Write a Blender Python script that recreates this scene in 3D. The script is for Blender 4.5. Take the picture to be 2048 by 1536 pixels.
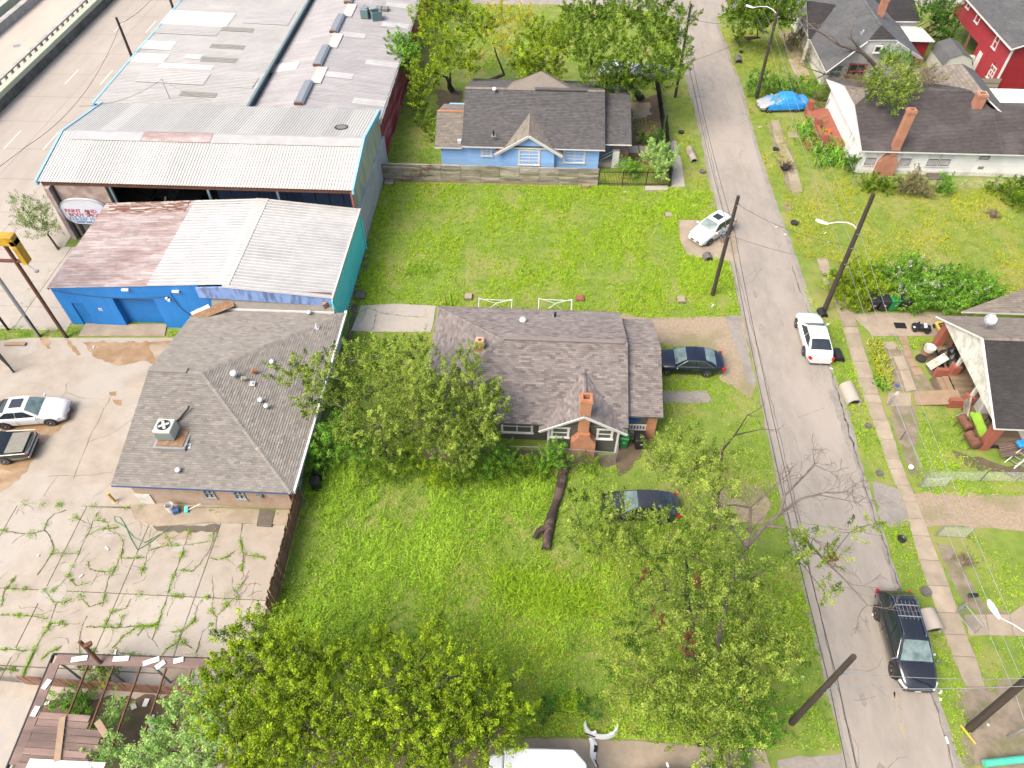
import bpy,bmesh,math,random
import numpy as np
from mathutils import Vector,Matrix
R=math.radians
for o in list(bpy.data.objects):bpy.data.objects.remove(o,do_unlink=True)
S=bpy.context.scene
COL=S.collection
rng=np.random.default_rng(11)
random.seed(7)
# camera, sky, sun, exposure
CAM_H=37.5;PITCH=R(49.1);YAW=R(2.8);FPX=1440.0
cam=bpy.data.cameras.new('camera');cam_o=bpy.data.objects.new('camera',cam);COL.objects.link(cam_o)
cam_o.location=(0,0,CAM_H);cam_o.rotation_euler=(R(90)-PITCH,0,YAW)
cam.lens=36.0*FPX/2048.0;cam.sensor_width=36.0;cam.clip_start=0.5;cam.clip_end=3000
S.camera=cam_o
SUN_EL,SUN_AZ=R(52),R(232)
w=bpy.data.worlds.new('World');S.world=w;w.use_nodes=True
nt=w.node_tree;bg=nt.nodes['Background']
sky=nt.nodes.new('ShaderNodeTexSky');sky.sky_type='NISHITA';sky.sun_disc=False
sky.sun_elevation=SUN_EL;sky.sun_rotation=SUN_AZ;sky.air_density=1.0;sky.dust_density=6.0;sky.ozone_density=0.0
nt.links.new(sky.outputs[0],bg.inputs[0]);bg.inputs[1].default_value=0.15
sun=bpy.data.lights.new('sun','SUN');sun.energy=1.3;sun.angle=R(38);sun.color=(1,.96,.89)
sun_o=bpy.data.objects.new('sun',sun);COL.objects.link(sun_o);sun_o.location=(0,0,80)
sd=Vector((math.sin(SUN_AZ)*math.cos(SUN_EL),math.cos(SUN_AZ)*math.cos(SUN_EL),math.sin(SUN_EL)))
sun_o.rotation_euler=sd.to_track_quat('Z','Y').to_euler()
S.view_settings.view_transform='Standard';S.view_settings.look='None'
S.view_settings.exposure=1.2;S.view_settings.gamma=1.0;S.view_settings.use_curve_mapping=False
S.render.resolution_x=1024;S.render.resolution_y=768
# survey helper: point of the photograph -> point of the place at height z
_fw=np.array([-math.sin(YAW)*math.cos(PITCH),math.cos(YAW)*math.cos(PITCH),-math.sin(PITCH)])
_rt=np.array([math.cos(YAW),math.sin(YAW),0.0]);_up=np.cross(_rt,_fw)
def G(px,py,z=0.0):
 d=_fw*FPX+_rt*(px-1024)+_up*(768-py)
 t=(CAM_H-z)/-d[2]
 return(float(d[0]*t),float(d[1]*t),z)
def GY(px,py,Y):
 d=_fw*FPX+_rt*(px-1024)+_up*(768-py);t=Y/d[1]
 return(float(d[0]*t),Y,float(CAM_H+d[2]*t))
def GX(px,py,X):
 d=_fw*FPX+_rt*(px-1024)+_up*(768-py);t=X/d[0]
 return(X,float(d[1]*t),float(CAM_H+d[2]*t))
def GP(pts,z=0.0):return[G(p[0],p[1],z)for p in pts]
# object helpers
def tag(o,label=None,cat=None,group=None,kind=None):
 if label:o['label']=label
 if cat:o['category']=cat
 if group:o['group']=group
 if kind:o['kind']=kind
 return o
def thing(name,label,cat,loc=(0,0,0),rz=0.0,group=None):
 o=bpy.data.objects.new(name,None);COL.objects.link(o)
 o.location=loc;o.rotation_euler=(0,0,rz);o.empty_display_size=.3
 return tag(o,label,cat,group)
def wloc(o):
 v=Vector((0,0,0))
 while o is not None:v+=o.location;o=o.parent
 return v
def link(name,me,parent=None,local=False):
 o=bpy.data.objects.new(name,me);COL.objects.link(o)
 if parent is not None:
  o.parent=parent
  if not local:o.location=-wloc(parent)
 return o
def kids(o):return[c for c in o.children]
def copy_tree(o,parent=None):
 c=o.copy();COL.objects.link(c);c.parent=parent
 for ch in kids(o):copy_tree(ch,c)
 return c
class MB:
 def __init__(s):s.v=[];s.f=[];s.m=[];s.t=[];s.mi=0;s.tint=0.5
 def add(s,vs,fs):
  b=len(s.v);s.v+=[tuple(map(float,q))for q in vs]
  for f in fs:s.f.append(tuple(b+i for i in f));s.m.append(s.mi);s.t.append(s.tint)
  return s
 def face(s,*vs):return s.add(vs,[tuple(range(len(vs)))])
 def box(s,x0,x1,y0,y1,z0,z1):
  v=[(x,y,z)for z in(z0,z1)for y in(y0,y1)for x in(x0,x1)]
  return s.add(v,[(0,2,3,1),(4,5,7,6),(0,1,5,4),(2,6,7,3),(0,4,6,2),(1,3,7,5)])
 def obox(s,c,sx,sy,sz,rz=0,rx=0,ry=0):
  m=Matrix.Rotation(rz,3,'Z')@Matrix.Rotation(ry,3,'Y')@Matrix.Rotation(rx,3,'X')
  v=[tuple(Vector(c)+m@Vector((x*sx/2,y*sy/2,z*sz/2)))for z in(-1,1)for y in(-1,1)for x in(-1,1)]
  return s.add(v,[(0,2,3,1),(4,5,7,6),(0,1,5,4),(2,6,7,3),(0,4,6,2),(1,3,7,5)])
 def beam(s,a,b,w,h,up=(0,0,1)):
  a,b=Vector(a),Vector(b);d=(b-a).normalized();u=Vector(up)
  if abs(d.dot(u))>.98:u=Vector((1,0,0))
  sd_=d.cross(u).normalized();u=sd_.cross(d).normalized()
  v=[tuple(p+sd_*(i*w/2)+u*(j*h/2))for p in(a,b)for j in(-1,1)for i in(-1,1)]
  return s.add(v,[(0,1,3,2),(4,6,7,5),(0,4,5,1),(2,3,7,6),(0,2,6,4),(1,5,7,3)])
 def prism(s,poly,z0,z1):
  n=len(poly);a=sum(poly[i][0]*poly[(i+1)%n][1]-poly[(i+1)%n][0]*poly[i][1]for i in range(n))
  if a<0:poly=poly[::-1]
  v=[(p[0],p[1],z0)for p in poly]+[(p[0],p[1],z1)for p in poly]
  return s.add(v,[tuple(range(n))[::-1],tuple(range(n,2*n))]+[(i,(i+1)%n,n+(i+1)%n,n+i)for i in range(n)])
 def tube(s,pts,r,n=6,cap=True):
  pts=[Vector(p)for p in pts];k=len(pts)
  rs=r if isinstance(r,(list,tuple))else[r]*k
  vs=[];u=None
  for i,p in enumerate(pts):
   d=(pts[min(i+1,k-1)]-pts[max(i-1,0)])
   d=d.normalized()if d.length>1e-9 else Vector((0,0,1))
   if u is None:u=d.cross(Vector((0,0,1))if abs(d.z)<.95 else Vector((1,0,0))).normalized()
   u=(u-d*u.dot(d));u=u.normalized()if u.length>1e-6 else d.orthogonal().normalized()
   w_=d.cross(u)
   vs+=[tuple(p+(u*math.cos(a)+w_*math.sin(a))*rs[i])for a in(2*math.pi*j/n for j in range(n))]
  fs=[(i*n+j,i*n+(j+1)%n,(i+1)*n+(j+1)%n,(i+1)*n+j)for i in range(k-1)for j in range(n)]
  if cap:fs+=[tuple(range(n))[::-1],tuple(range((k-1)*n,k*n))]
  return s.add(vs,fs)
 def lathe(s,c,prof,n=14,axis='Z'):
  vs=[]
  for r,h in prof:
   for j in range(n):
    a=2*math.pi*j/n;x,y=r*math.cos(a),r*math.sin(a)
    q=(x,y,h)if axis=='Z' else((x,h,y)if axis=='Y' else(h,x,y))
    vs.append((c[0]+q[0],c[1]+q[1],c[2]+q[2]))
  k=len(prof)
  fs=[(i*n+j,i*n+(j+1)%n,(i+1)*n+(j+1)%n,(i+1)*n+j)for i in range(k-1)for j in range(n)]
  fs+=[tuple(range(n))[::-1],tuple(range((k-1)*n,k*n))]
  return s.add(vs,fs)
 def mesh(s,name,mats,smooth=False,bevel=0):
  me=bpy.data.meshes.new(name);me.from_pydata(s.v,[],s.f)
  mats=mats if isinstance(mats,(list,tuple))else[mats]
  for m in mats:me.materials.append(MAT[m]if isinstance(m,str)else m)
  if any(s.m):me.polygons.foreach_set('material_index',s.m)
  at=me.attributes.new('tint','FLOAT','FACE');at.data.foreach_set('value',np.array(s.t,dtype=np.float32))
  bm=bmesh.new();bm.from_mesh(me)
  if bevel:
   bmesh.ops.bevel(bm,geom=[e for e in bm.edges if e.calc_face_angle(0)>.6],offset=bevel,segments=1,affect='EDGES',profile=.5)
  bmesh.ops.recalc_face_normals(bm,faces=bm.faces);bm.to_mesh(me);bm.free()
  if smooth:me.polygons.foreach_set('use_smooth',[True]*len(me.polygons))
  return me
 def build(s,name,mats,parent=None,local=False,smooth=False,bevel=0,**kw):
  o=link(name,s.mesh(name,mats,smooth,bevel),parent,local)
  return tag(o,**kw)
def np_mesh(name,verts,faces_n,mat_,tint=None,mids=None,mats=None):
 """verts (N,k,3) array: N separate k-gons"""
 N,k=verts.shape[:2]
 me=bpy.data.meshes.new(name);me.vertices.add(N*k);me.vertices.foreach_set('co',verts.reshape(-1).astype(np.float32))
 me.loops.add(N*k);me.loops.foreach_set('vertex_index',np.arange(N*k,dtype=np.int32))
 me.polygons.add(N);me.polygons.foreach_set('loop_start',np.arange(0,N*k,k,dtype=np.int32));me.polygons.foreach_set('loop_total',np.full(N,k,dtype=np.int32))
 for m in(mats or[mat_]):me.materials.append(MAT[m])
 if mids is not None:me.polygons.foreach_set('material_index',mids.astype(np.int32))
 if tint is not None:
  at=me.attributes.new('tint','FLOAT','FACE');at.data.foreach_set('value',tint.astype(np.float32))
 me.update(calc_edges=True)
 return me
def lerp(a,b,t):return a+(b-a)*t
def catenary(a,b,sag,n=14):
 a,b=Vector(a),Vector(b)
 return[tuple(a.lerp(b,t)-Vector((0,0,sag*4*t*(1-t))))for t in(i/n for i in range(n+1))]
# materials (all procedural)
MAT={}
KA=.70
def M(name,c1,c2=None,scale=3.0,rough=.8,bump=0.0,bscale=40.0,metal=0.0,tint=None,detail=6,dist=0.0,c3=None,scale3=.4,f3=.5,
 spec=None,rough2=None,trans=0.0,coat=0.0,stretch=None,lo=.35,hi=.65,emit=0.0):
 """noise mix of c1/c2, a broad patchiness towards c3, per-face tint (attribute 'tint'), fine relief"""
 c1=tuple(v*KA for v in c1);c2=tuple(v*KA for v in c2)if c2 else None;c3=tuple(v*KA for v in c3)if c3 else None
 m=bpy.data.materials.new(name);m.use_nodes=True;n=m.node_tree.nodes;l=m.node_tree.links
 b=n['Principled BSDF'];tc=n.new('ShaderNodeTexCoord');vec=tc.outputs['Object']
 if stretch:
  mp=n.new('ShaderNodeMapping');mp.inputs['Scale'].default_value=stretch;l.new(vec,mp.inputs[0]);vec=mp.outputs[0]
 c2=c2 or tuple(v*.8 for v in c1)
 nz=n.new('ShaderNodeTexNoise');nz.inputs['Scale'].default_value=scale;nz.inputs['Detail'].default_value=detail;nz.inputs['Distortion'].default_value=dist
 nz.inputs['Roughness'].default_value=.65
 l.new(vec,nz.inputs['Vector'])
 mr=n.new('ShaderNodeMapRange');mr.inputs[1].default_value=lo;mr.inputs[2].default_value=hi;l.new(nz.outputs[0],mr.inputs[0])
 mx=n.new('ShaderNodeMix');mx.data_type='RGBA';mx.inputs[6].default_value=(*c1,1);mx.inputs[7].default_value=(*c2,1)
 l.new(mr.outputs[0],mx.inputs[0]);out=mx.outputs[2]
 if c3:
  n3=n.new('ShaderNodeTexNoise');n3.inputs['Scale'].default_value=scale3;n3.inputs['Detail'].default_value=5;l.new(vec,n3.inputs['Vector'])
  r3=n.new('ShaderNodeMapRange');r3.inputs[1].default_value=.48;r3.inputs[2].default_value=.62;r3.inputs[4].default_value=f3;l.new(n3.outputs[0],r3.inputs[0])
  m3=n.new('ShaderNodeMix');m3.data_type='RGBA';m3.inputs[7].default_value=(*c3,1);l.new(r3.outputs[0],m3.inputs[0]);l.new(out,m3.inputs[6]);out=m3.outputs[2]
  if rough2 is not None:
   rr=n.new('ShaderNodeMapRange');rr.inputs[3].default_value=rough;rr.inputs[4].default_value=rough2;l.new(r3.outputs[0],rr.inputs[0]);rr.inputs[2].default_value=f3
   l.new(rr.outputs[0],b.inputs['Roughness'])
 if tint:
  at=n.new('ShaderNodeAttribute');at.attribute_name='tint'
  tr=n.new('ShaderNodeMapRange');tr.inputs[3].default_value=1-tint;tr.inputs[4].default_value=1+tint;l.new(at.outputs['Fac'],tr.inputs[0])
  tm=n.new('ShaderNodeVectorMath');tm.operation='SCALE';l.new(out,tm.inputs[0]);l.new(tr.outputs[0],tm.inputs['Scale']);out=tm.outputs[0]
 l.new(out,b.inputs['Base Color'])
 if rough2 is None or not c3:b.inputs['Roughness'].default_value=rough
 b.inputs['Metallic'].default_value=metal
 if spec is not None:b.inputs['Specular IOR Level'].default_value=spec
 if coat:b.inputs['Coat Weight'].default_value=coat;b.inputs['Coat Roughness'].default_value=.04
 if trans:b.inputs['Transmission Weight'].default_value=trans
 if bump:
  nb=n.new('ShaderNodeTexNoise');nb.inputs['Scale'].default_value=bscale;nb.inputs['Detail'].default_value=4;l.new(vec,nb.inputs['Vector'])
  bp=n.new('ShaderNodeBump');bp.inputs['Strength'].default_value=bump;bp.inputs['Distance'].default_value=.02;l.new(nb.outputs[0],bp.inputs['Height']);l.new(bp.outputs[0],b.inputs['Normal'])
 MAT[name]=m;return m
def BRICK(name,c1,c2,mortar,bw=.22,bh=.075,ms=.012,rough=.85,stain=None):
 c1,c2,mortar,stain=[tuple(v*KA for v in c)if c else None for c in(c1,c2,mortar,stain)]
 m=bpy.data.materials.new(name);m.use_nodes=True;n=m.node_tree.nodes;l=m.node_tree.links;b=n['Principled BSDF']
 tc=n.new('ShaderNodeTexCoord');sx=n.new('ShaderNodeSeparateXYZ');l.new(tc.outputs['Object'],sx.inputs[0])
 ad=n.new('ShaderNodeMath');l.new(sx.outputs[0],ad.inputs[0]);l.new(sx.outputs[1],ad.inputs[1])
 cb=n.new('ShaderNodeCombineXYZ');l.new(ad.outputs[0],cb.inputs[0]);l.new(sx.outputs[2],cb.inputs[1])
 br=n.new('ShaderNodeTexBrick');br.inputs['Color1'].default_value=(*c1,1);br.inputs['Color2'].default_value=(*c2,1);br.inputs['Mortar'].default_value=(*mortar,1)
 br.inputs['Scale'].default_value=1;br.inputs['Mortar Size'].default_value=ms;br.inputs['Brick Width'].default_value=bw;br.inputs['Row Height'].default_value=bh;br.inputs['Bias'].default_value=-.1
 l.new(cb.outputs[0],br.inputs['Vector']);out=br.outputs[0]
 nz=n.new('ShaderNodeTexNoise');nz.inputs['Scale'].default_value=1.3;nz.inputs['Detail'].default_value=7;l.new(tc.outputs['Object'],nz.inputs['Vector'])
 mr=n.new('ShaderNodeMapRange');mr.inputs[1].default_value=.4;mr.inputs[2].default_value=.7;mr.inputs[4].default_value=.65;l.new(nz.outputs[0],mr.inputs[0])
 mx=n.new('ShaderNodeMix');mx.data_type='RGBA';mx.inputs[7].default_value=(*(stain or tuple(v*.5 for v in c1)),1);l.new(mr.outputs[0],mx.inputs[0]);l.new(out,mx.inputs[6])
 l.new(mx.outputs[2],b.inputs['Base Color']);b.inputs['Roughness'].default_value=rough
 bp=n.new('ShaderNodeBump');bp.inputs['Strength'].default_value=.6;bp.inputs['Distance'].default_value=.012;bp.invert=True;l.new(br.outputs['Fac'],bp.inputs['Height']);l.new(bp.outputs[0],b.inputs['Normal'])
 MAT[name]=m;return m
M('grass_ground',(.14,.215,.025),(.21,.285,.04),1.2,.95,.6,25,c3=(.30,.285,.09),scale3=.3,f3=.7)
M('grass_yellow',(.15,.17,.025),(.20,.20,.04),1.0,.95,.6,25,c3=(.10,.13,.02),scale3=.3,f3=.6)
M('soil',(.16,.115,.075),(.10,.075,.05),1.6,.95,.5,30,c3=(.09,.10,.035),scale3=.8,f3=.6)
M('mud',(.30,.245,.18),(.20,.16,.115),1.8,.9,.4,30,c3=(.16,.17,.06),scale3=.9,f3=.6)
M('gravel',(.42,.33,.23),(.30,.23,.16),6,.95,.7,60,c3=(.20,.20,.08),scale3=.5,f3=.6)
M('asphalt',(.36,.322,.276),(.30,.268,.23),1.6,.92,.6,70,c3=(.42,.37,.32),scale3=.25,f3=.6,stretch=(1,.35,1))
M('asphalt_worn',(.27,.245,.215),(.34,.31,.27),4,.95,.8,60,c3=(.21,.195,.175),scale3=.8)
M('tar',(.10,.094,.085),(.17,.158,.142),3,.85,.4,40)
M('frontage_concrete',(.42,.375,.325),(.37,.33,.285),.8,.85,.25,40,c3=(.47,.425,.37),scale3=.12,f3=.7,stretch=(1,.3,1))
M('concrete',(.42,.35,.26),(.33,.27,.20),1.3,.85,.35,50,c3=(.27,.22,.16),scale3=.55,f3=.6,tint=.12)
M('lot_concrete',(.43,.375,.305),(.345,.295,.235),.9,.62,.2,50,c3=(.47,.43,.37),scale3=.22,f3=.7,rough2=.25,tint=.08)
M('lot_wet_shade',(.30,.19,.10),(.38,.26,.15),1.2,.16,.05,40,c3=(.46,.34,.22),scale3=.6,f3=.6)  # wet concrete; also colours the painted car shade and post reflections
M('lot_grey',(.38,.36,.33),(.46,.40,.33),1.6,.8,.2,40)
M('dark_slab',(.10,.085,.06),(.15,.13,.10),2,.6)
M('crack',(.10,.085,.05),(.16,.13,.07),3,.95)
M('paint_white',(.75,.74,.70),(.62,.60,.56),6,.7)
M('paint_yellow',(.40,.32,.17),(.36,.31,.25),4,.8,lo=.3,hi=.6)
M('hw_concrete',(.50,.49,.44),(.36,.36,.33),1.0,.85,.2,30,c3=(.24,.24,.23),scale3=.6,f3=.5)
M('hw_wall',(.10,.10,.095),(.20,.195,.18),1.2,.9,.3,20,c3=(.05,.05,.05),scale3=.5)
M('hw_beam',(.42,.47,.3),(.50,.53,.48),1.5,.7)
M('hw_deck',(.56,.47,.40),(.50,.42,.35),.6,.85,stretch=(1,.25,1))
def SH(nm,c1,c2,t=.22,c3=None,f3=.4,rough=.9):M(nm,c1,c2,2.2,rough,.5,130,tint=t,c3=c3,scale3=.35,f3=f3)
SH('shingle_taupe',(.24,.208,.193),(.20,.174,.162),.40,(.24,.215,.20))
SH('shingle_office',(.28,.258,.228),(.235,.218,.192),.24,(.28,.255,.23),.5)
SH('shingle_charcoal',(.115,.11,.11),(.092,.089,.09),.28,(.13,.122,.118))
SH('shingle_tan',(.24,.21,.175),(.20,.175,.145),.25,(.28,.24,.20))
SH('shingle_umber',(.088,.076,.074),(.068,.059,.058),.2,(.135,.118,.115),.6)
SH('shingle_slate',(.115,.118,.122),(.095,.098,.101),.15,(.17,.17,.17))
SH('shingle_dark',(.045,.041,.040),(.034,.031,.031),.25,(.07,.064,.06))
M('metal_white',(.58,.57,.53),(.53,.515,.48),1.5,.42,.05,20,tint=.22,c3=(.60,.585,.55),scale3=.5,f3=.35,stretch=(3,1,1))
M('metal_white2',(.48,.48,.475),(.40,.398,.39),1.2,.28,.05,20,tint=.12,c3=(.48,.47,.45),scale3=.7,f3=.45)
M('metal_grey',(.385,.38,.368),(.345,.34,.33),1.5,.45,.05,20,tint=.14,c3=(.42,.415,.40),scale3=.4,f3=.5)
M('metal_streak',(.42,.405,.405),(.30,.29,.295),1.1,.5,.05,20,tint=.15,c3=(.33,.32,.325),scale3=.5,f3=.6,stretch=(.35,2.5,1))
M('metal_rust',(.47,.41,.40),(.35,.265,.25),2.2,.7,.05,20,tint=.30,c3=(.20,.09,.065),scale3=.9,f3=.42,stretch=(.35,1.2,1),lo=.42,hi=.6)
M('metal_rustbad',(.17,.068,.045),(.52,.47,.44),2.0,.75,.05,20,tint=.2,stretch=(.5,2.5,1),lo=.46,hi=.6)
M('metal_darkpatch',(.19,.185,.165),(.24,.235,.21),3,.6,tint=.1)
M('teal',(.17,.95,.95),(.15,.86,.87),.8,.45,tint=.1)
M('skyblue',(.32,.60,.78),(.26,.52,.70),1.5,.5)
M('blue_paint',(.012,.22,.66),(.010,.195,.60),.8,.55,.1,12,c3=(.03,.26,.66),scale3=.9,f3=.45,stretch=(3,3,.5))
M('blue_door',(.009,.17,.52),(.012,.20,.60),1,.5)
M('blue_pale',(.22,.36,.70),(.28,.42,.76),1,.5,c3=(.09,.12,.21),scale3=1.2,f3=.7,stretch=(2,1,.6))
M('navy',(.03,.055,.12),(.04,.07,.14),1,.6)
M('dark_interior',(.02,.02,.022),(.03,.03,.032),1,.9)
M('floor_dark',(.12,.115,.11),(.18,.165,.15),1,.7)
M('red_metal',(.36,.02,.04),(.27,.015,.03),1.5,.5,tint=.1,c3=(.58,.26,.29),scale3=.6,f3=.75,stretch=(1,.35,3))
M('gable_metal',(.62,.60,.52),(.52,.53,.3),1.6,.55,tint=.1,c3=(.22,.32,.48),scale3=.55,f3=.7,stretch=(1,1.2,.4))
M('grey_stucco',(.50,.50,.50),(.40,.40,.41),1.2,.85,.15,30,c3=(.56,.55,.52),scale3=.5)
M('rust',(.20,.085,.045),(.12,.05,.03),3,.85,.2,30)
BRICK('brick_weathered',(.30,.155,.115),(.42,.27,.225),(.55,.48,.3),stain=(.50,.42,.36))
BRICK('brick_gate',(.25,.12,.085),(.36,.22,.18),(.42,.36,.32),stain=(.62,.57,.54))
BRICK('brick_red',(.46,.155,.06),(.56,.22,.095),(.60,.42,.30),ms=.010,stain=(.33,.12,.055))
BRICK('brick_red2',(.44,.17,.095),(.52,.23,.14),(.50,.33,.24),ms=.008,stain=(.36,.15,.09))
M('brick_paint',(.36,.115,.075),(.29,.09,.06),2,.75,.2,20)
M('siding_blue',(.33,.57,.98),(.30,.54,.93),1,.6,tint=.06)
M('siding_olive',(.098,.098,.086),(.085,.085,.075),1,.65,tint=.06)
M('siding_white',(.95,.96,.95),(.85,.86,.85),1,.65,tint=.05,c3=(.55,.55,.50),scale3=.6,f3=.3)
M('siding_red',(.42,.045,.06),(.36,.035,.05),1,.6,tint=.06)
M('siding_red_dark',(.30,.012,.022),(.26,.01,.02),1,.55,tint=.05)
M('white_trim',(.80,.80,.78),(.70,.70,.68),2,.55)
M('white_peel',(.74,.73,.69),(.45,.43,.38),5,.75,lo=.5,hi=.7,c3=(.36,.38,.28),scale3=1.6,f3=.5)
M('blue_trim',(.03,.11,.33),(.025,.09,.28),2,.5)
M('glass',(.045,.065,.075),(.06,.085,.09),1.5,.06,spec=.7)
M('glass_pale',(.34,.40,.40),(.20,.26,.27),3,.08,spec=.7)
M('blind',(.55,.58,.55),(.40,.45,.44),8,.6)
M('wood_grey',(.46,.41,.335),(.26,.23,.18),2.2,.9,.3,30,tint=.3,c3=(.085,.07,.05),scale3=.9,f3=.6,stretch=(.5,1,3))
M('wood_brown',(.30,.16,.105),(.23,.12,.08),2.5,.85,.3,30,tint=.3)
M('wood_old',(.27,.185,.155),(.19,.125,.105),1.6,.85,.3,30,tint=.3,c3=(.10,.075,.07),scale3=.7,stretch=(.4,2,1))
M('wood_tan',(.36,.255,.165),(.28,.195,.125),2.0,.8,.2,30,tint=.2)
M('wood_deck',(.25,.185,.115),(.20,.145,.09),2.0,.8,.2,30,tint=.25)
M('pole_wood',(.042,.030,.024),(.062,.045,.036),2,.85,.4,20,stretch=(4,4,.4))
M('osb',(.30,.17,.085),(.20,.105,.05),5,.8,c3=(.45,.38,.30),scale3=1.5)
M('chair_blue',(.02,.22,.62),None,2,.5)
M('galv',(.50,.52,.52),(.42,.44,.45),3,.4,metal=.6)
M('chrome',(.75,.75,.76),(.7,.7,.7),2,.12,metal=1)
M('iron',(.012,.012,.013),(.02,.02,.02),2,.5)
M('black_plastic',(.014,.014,.015),(.022,.022,.024),2,.45)
M('rubber',(.018,.018,.019),(.028,.027,.026),5,.8)
M('green_bin',(.012,.23,.055),(.010,.19,.045),2,.45)
M('white_plastic',(.80,.80,.80),(.72,.72,.72),2,.4)
M('tarp_white',(.80,.83,.87),(.70,.75,.80),.8,.5,.1,8)
M('tarp_blue',(.02,.24,.72),(.03,.32,.80),2.5,.38,.8,7)
M('yellow_sign',(.62,.38,.01),(.50,.28,.01),2,.6,c3=(.30,.15,.03),scale3=1.5)
M('yellow_paint',(.72,.50,.10),None,2,.5)
M('orange',(.75,.16,.03),None,2,.5)
M('red_lamp',(.55,.01,.012),None,2,.2)
M('headlamp',(.72,.74,.76),(.5,.52,.55),6,.1)
M('red_print',(.55,.015,.06),None,2,.6)
M('blue_print',(.03,.30,.60),None,2,.6)
M('sign_face',(.70,.72,.76),(.62,.64,.70),1.2,.4)
M('ac_cream',(.60,.61,.54),(.52,.55,.50),2,.5)
M('ac_teal',(.12,.20,.21),(.16,.25,.26),2,.5)
M('copper',(.40,.18,.07),(.28,.12,.05),3,.6)
M('lime',(.36,.62,.07),None,2,.5)
M('mint',(.10,.62,.45),None,2,.4)
M('bark',(.085,.062,.045),(.045,.034,.026),4,.95,.6,15,stretch=(3,3,.8))
M('bark_grey',(.20,.165,.14),(.12,.095,.08),4,.95,.6,15)
M('deadwood',(.23,.175,.125),(.14,.10,.075),4,.9,.4,15)
M('log',(.055,.036,.027),(.02,.016,.014),2.2,.9,.8,9,c3=(.15,.10,.075),scale3=1.6,f3=.7)
M('skin',(.42,.24,.17),None,3,.6)
M('hair',(.05,.035,.025),None,3,.8)
M('shirt_teal',(.03,.30,.33),None,3,.8)
M('shorts_blue',(.05,.12,.33),None,3,.8)
M('shoe',(.55,.53,.50),None,3,.7)
def PAINT(nm,c,rough=.25,coat=.6,metal=0.0):M(nm,c,tuple(v*.93 for v in c),1.5,rough,coat=coat,metal=metal)
PAINT('car_white',(.80,.81,.82));PAINT('car_black',(.012,.013,.018),.14,1.0);PAINT('car_navy',(.008,.012,.028),.2)
PAINT('car_dkgreen',(.02,.034,.026),.25);PAINT('car_charcoal',(.035,.037,.042),.25);PAINT('car_dull',(.20,.215,.17),.6,0);PAINT('car_primer',(.06,.065,.06),.6,0);PAINT('car_silver',(.42,.44,.46))
M('vinyl_grey',(.27,.26,.21),(.22,.21,.17),3,.5,.2,20)
M('car_glass',(.02,.028,.032),(.03,.04,.045),1.5,.05,spec=.8)
M('windscreen',(.22,.30,.29),(.10,.15,.15),2.0,.05,spec=.8)
def LEAF(name,dark,light,trans=.22,rough=.7):
 m=bpy.data.materials.new(name);m.use_nodes=True;n=m.node_tree.nodes;l=m.node_tree.links;b=n['Principled BSDF']
 at=n.new('ShaderNodeAttribute');at.attribute_name='tint'
 mx=n.new('ShaderNodeMix');mx.data_type='RGBA';mx.inputs[6].default_value=(*dark,1);mx.inputs[7].default_value=(*light,1);l.new(at.outputs['Fac'],mx.inputs[0])
 l.new(mx.outputs[2],b.inputs['Base Color']);b.inputs['Roughness'].default_value=rough;b.inputs['Specular IOR Level'].default_value=.12
 tr=n.new('ShaderNodeBsdfTranslucent');l.new(mx.outputs[2],tr.inputs[0]);ms=n.new('ShaderNodeMixShader');ms.inputs[0].default_value=trans
 l.new(b.outputs[0],ms.inputs[1]);l.new(tr.outputs[0],ms.inputs[2]);l.new(ms.outputs[0],n['Material Output'].inputs[0])
 MAT[name]=m
LEAF('blade_green',(.07,.16,.007),(.37,.55,.03),.22);LEAF('blade_yellow',(.17,.22,.012),(.44,.46,.05),.22);LEAF('blade_weed',(.055,.15,.009),(.36,.55,.05),.22)
LEAF('leaf_green',(.018,.055,.004),(.22,.35,.03),.22);LEAF('leaf_yellow',(.022,.062,.003),(.38,.52,.026),.22);LEAF('leaf_olive',(.025,.068,.006),(.36,.46,.075),.22)
LEAF('leaf_bright',(.025,.095,.008),(.25,.48,.055),.22);LEAF('leaf_deep',(.020,.065,.010),(.11,.23,.035));LEAF('leaf_gold',(.18,.17,.008),(.52,.46,.03));LEAF('leaf_brown',(.09,.04,.02),(.20,.10,.05),.2)
LEAF('leaf_dry',(.10,.095,.045),(.26,.22,.11),.2);LEAF('leaf_pale',(.12,.25,.05),(.44,.60,.19),.22);LEAF('flower',(.30,.28,.27),(.55,.47,.50),.22)
# the ground, street, pavements
def rough_poly(poly,step=.8,jit=.08,seed=1,closed=True):
 r=random.Random(seed);out=[];n=len(poly)
 for i in range(n if closed else n-1):
  a=Vector(poly[i][:2]);b=Vector(poly[(i+1)%n][:2]);k=max(1,int((b-a).length/step))
  nrm=Vector((-(b-a).y,(b-a).x)).normalized()if(b-a).length>0 else Vector((0,0))
  for j in range(k):
   p=a.lerp(b,j/k)+nrm*r.uniform(-jit,jit)*(0 if j==0 else 1);out.append((p.x,p.y))
 if not closed:out.append(tuple(poly[-1][:2]))
 return out
def sheet(name,poly,z,mat_,step=.8,jit=.08,seed=1,parent=None,kind='structure',px=True,label=None):
 p=GP(poly)if px else poly
 mb=MB();q=rough_poly(p,step,jit,seed);mb.add([(a,b,z)for a,b in q],[tuple(range(len(q)))])
 o=mb.build(name,mat_,parent);me=o.data
 bm=bmesh.new();bm.from_mesh(me);bmesh.ops.triangulate(bm,faces=bm.faces[:])
 for f in bm.faces:
  if f.normal.z<0:f.normal_flip()
 bm.to_mesh(me);bm.free()
 if parent is None:tag(o,kind=kind,label=label)
 return o
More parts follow.
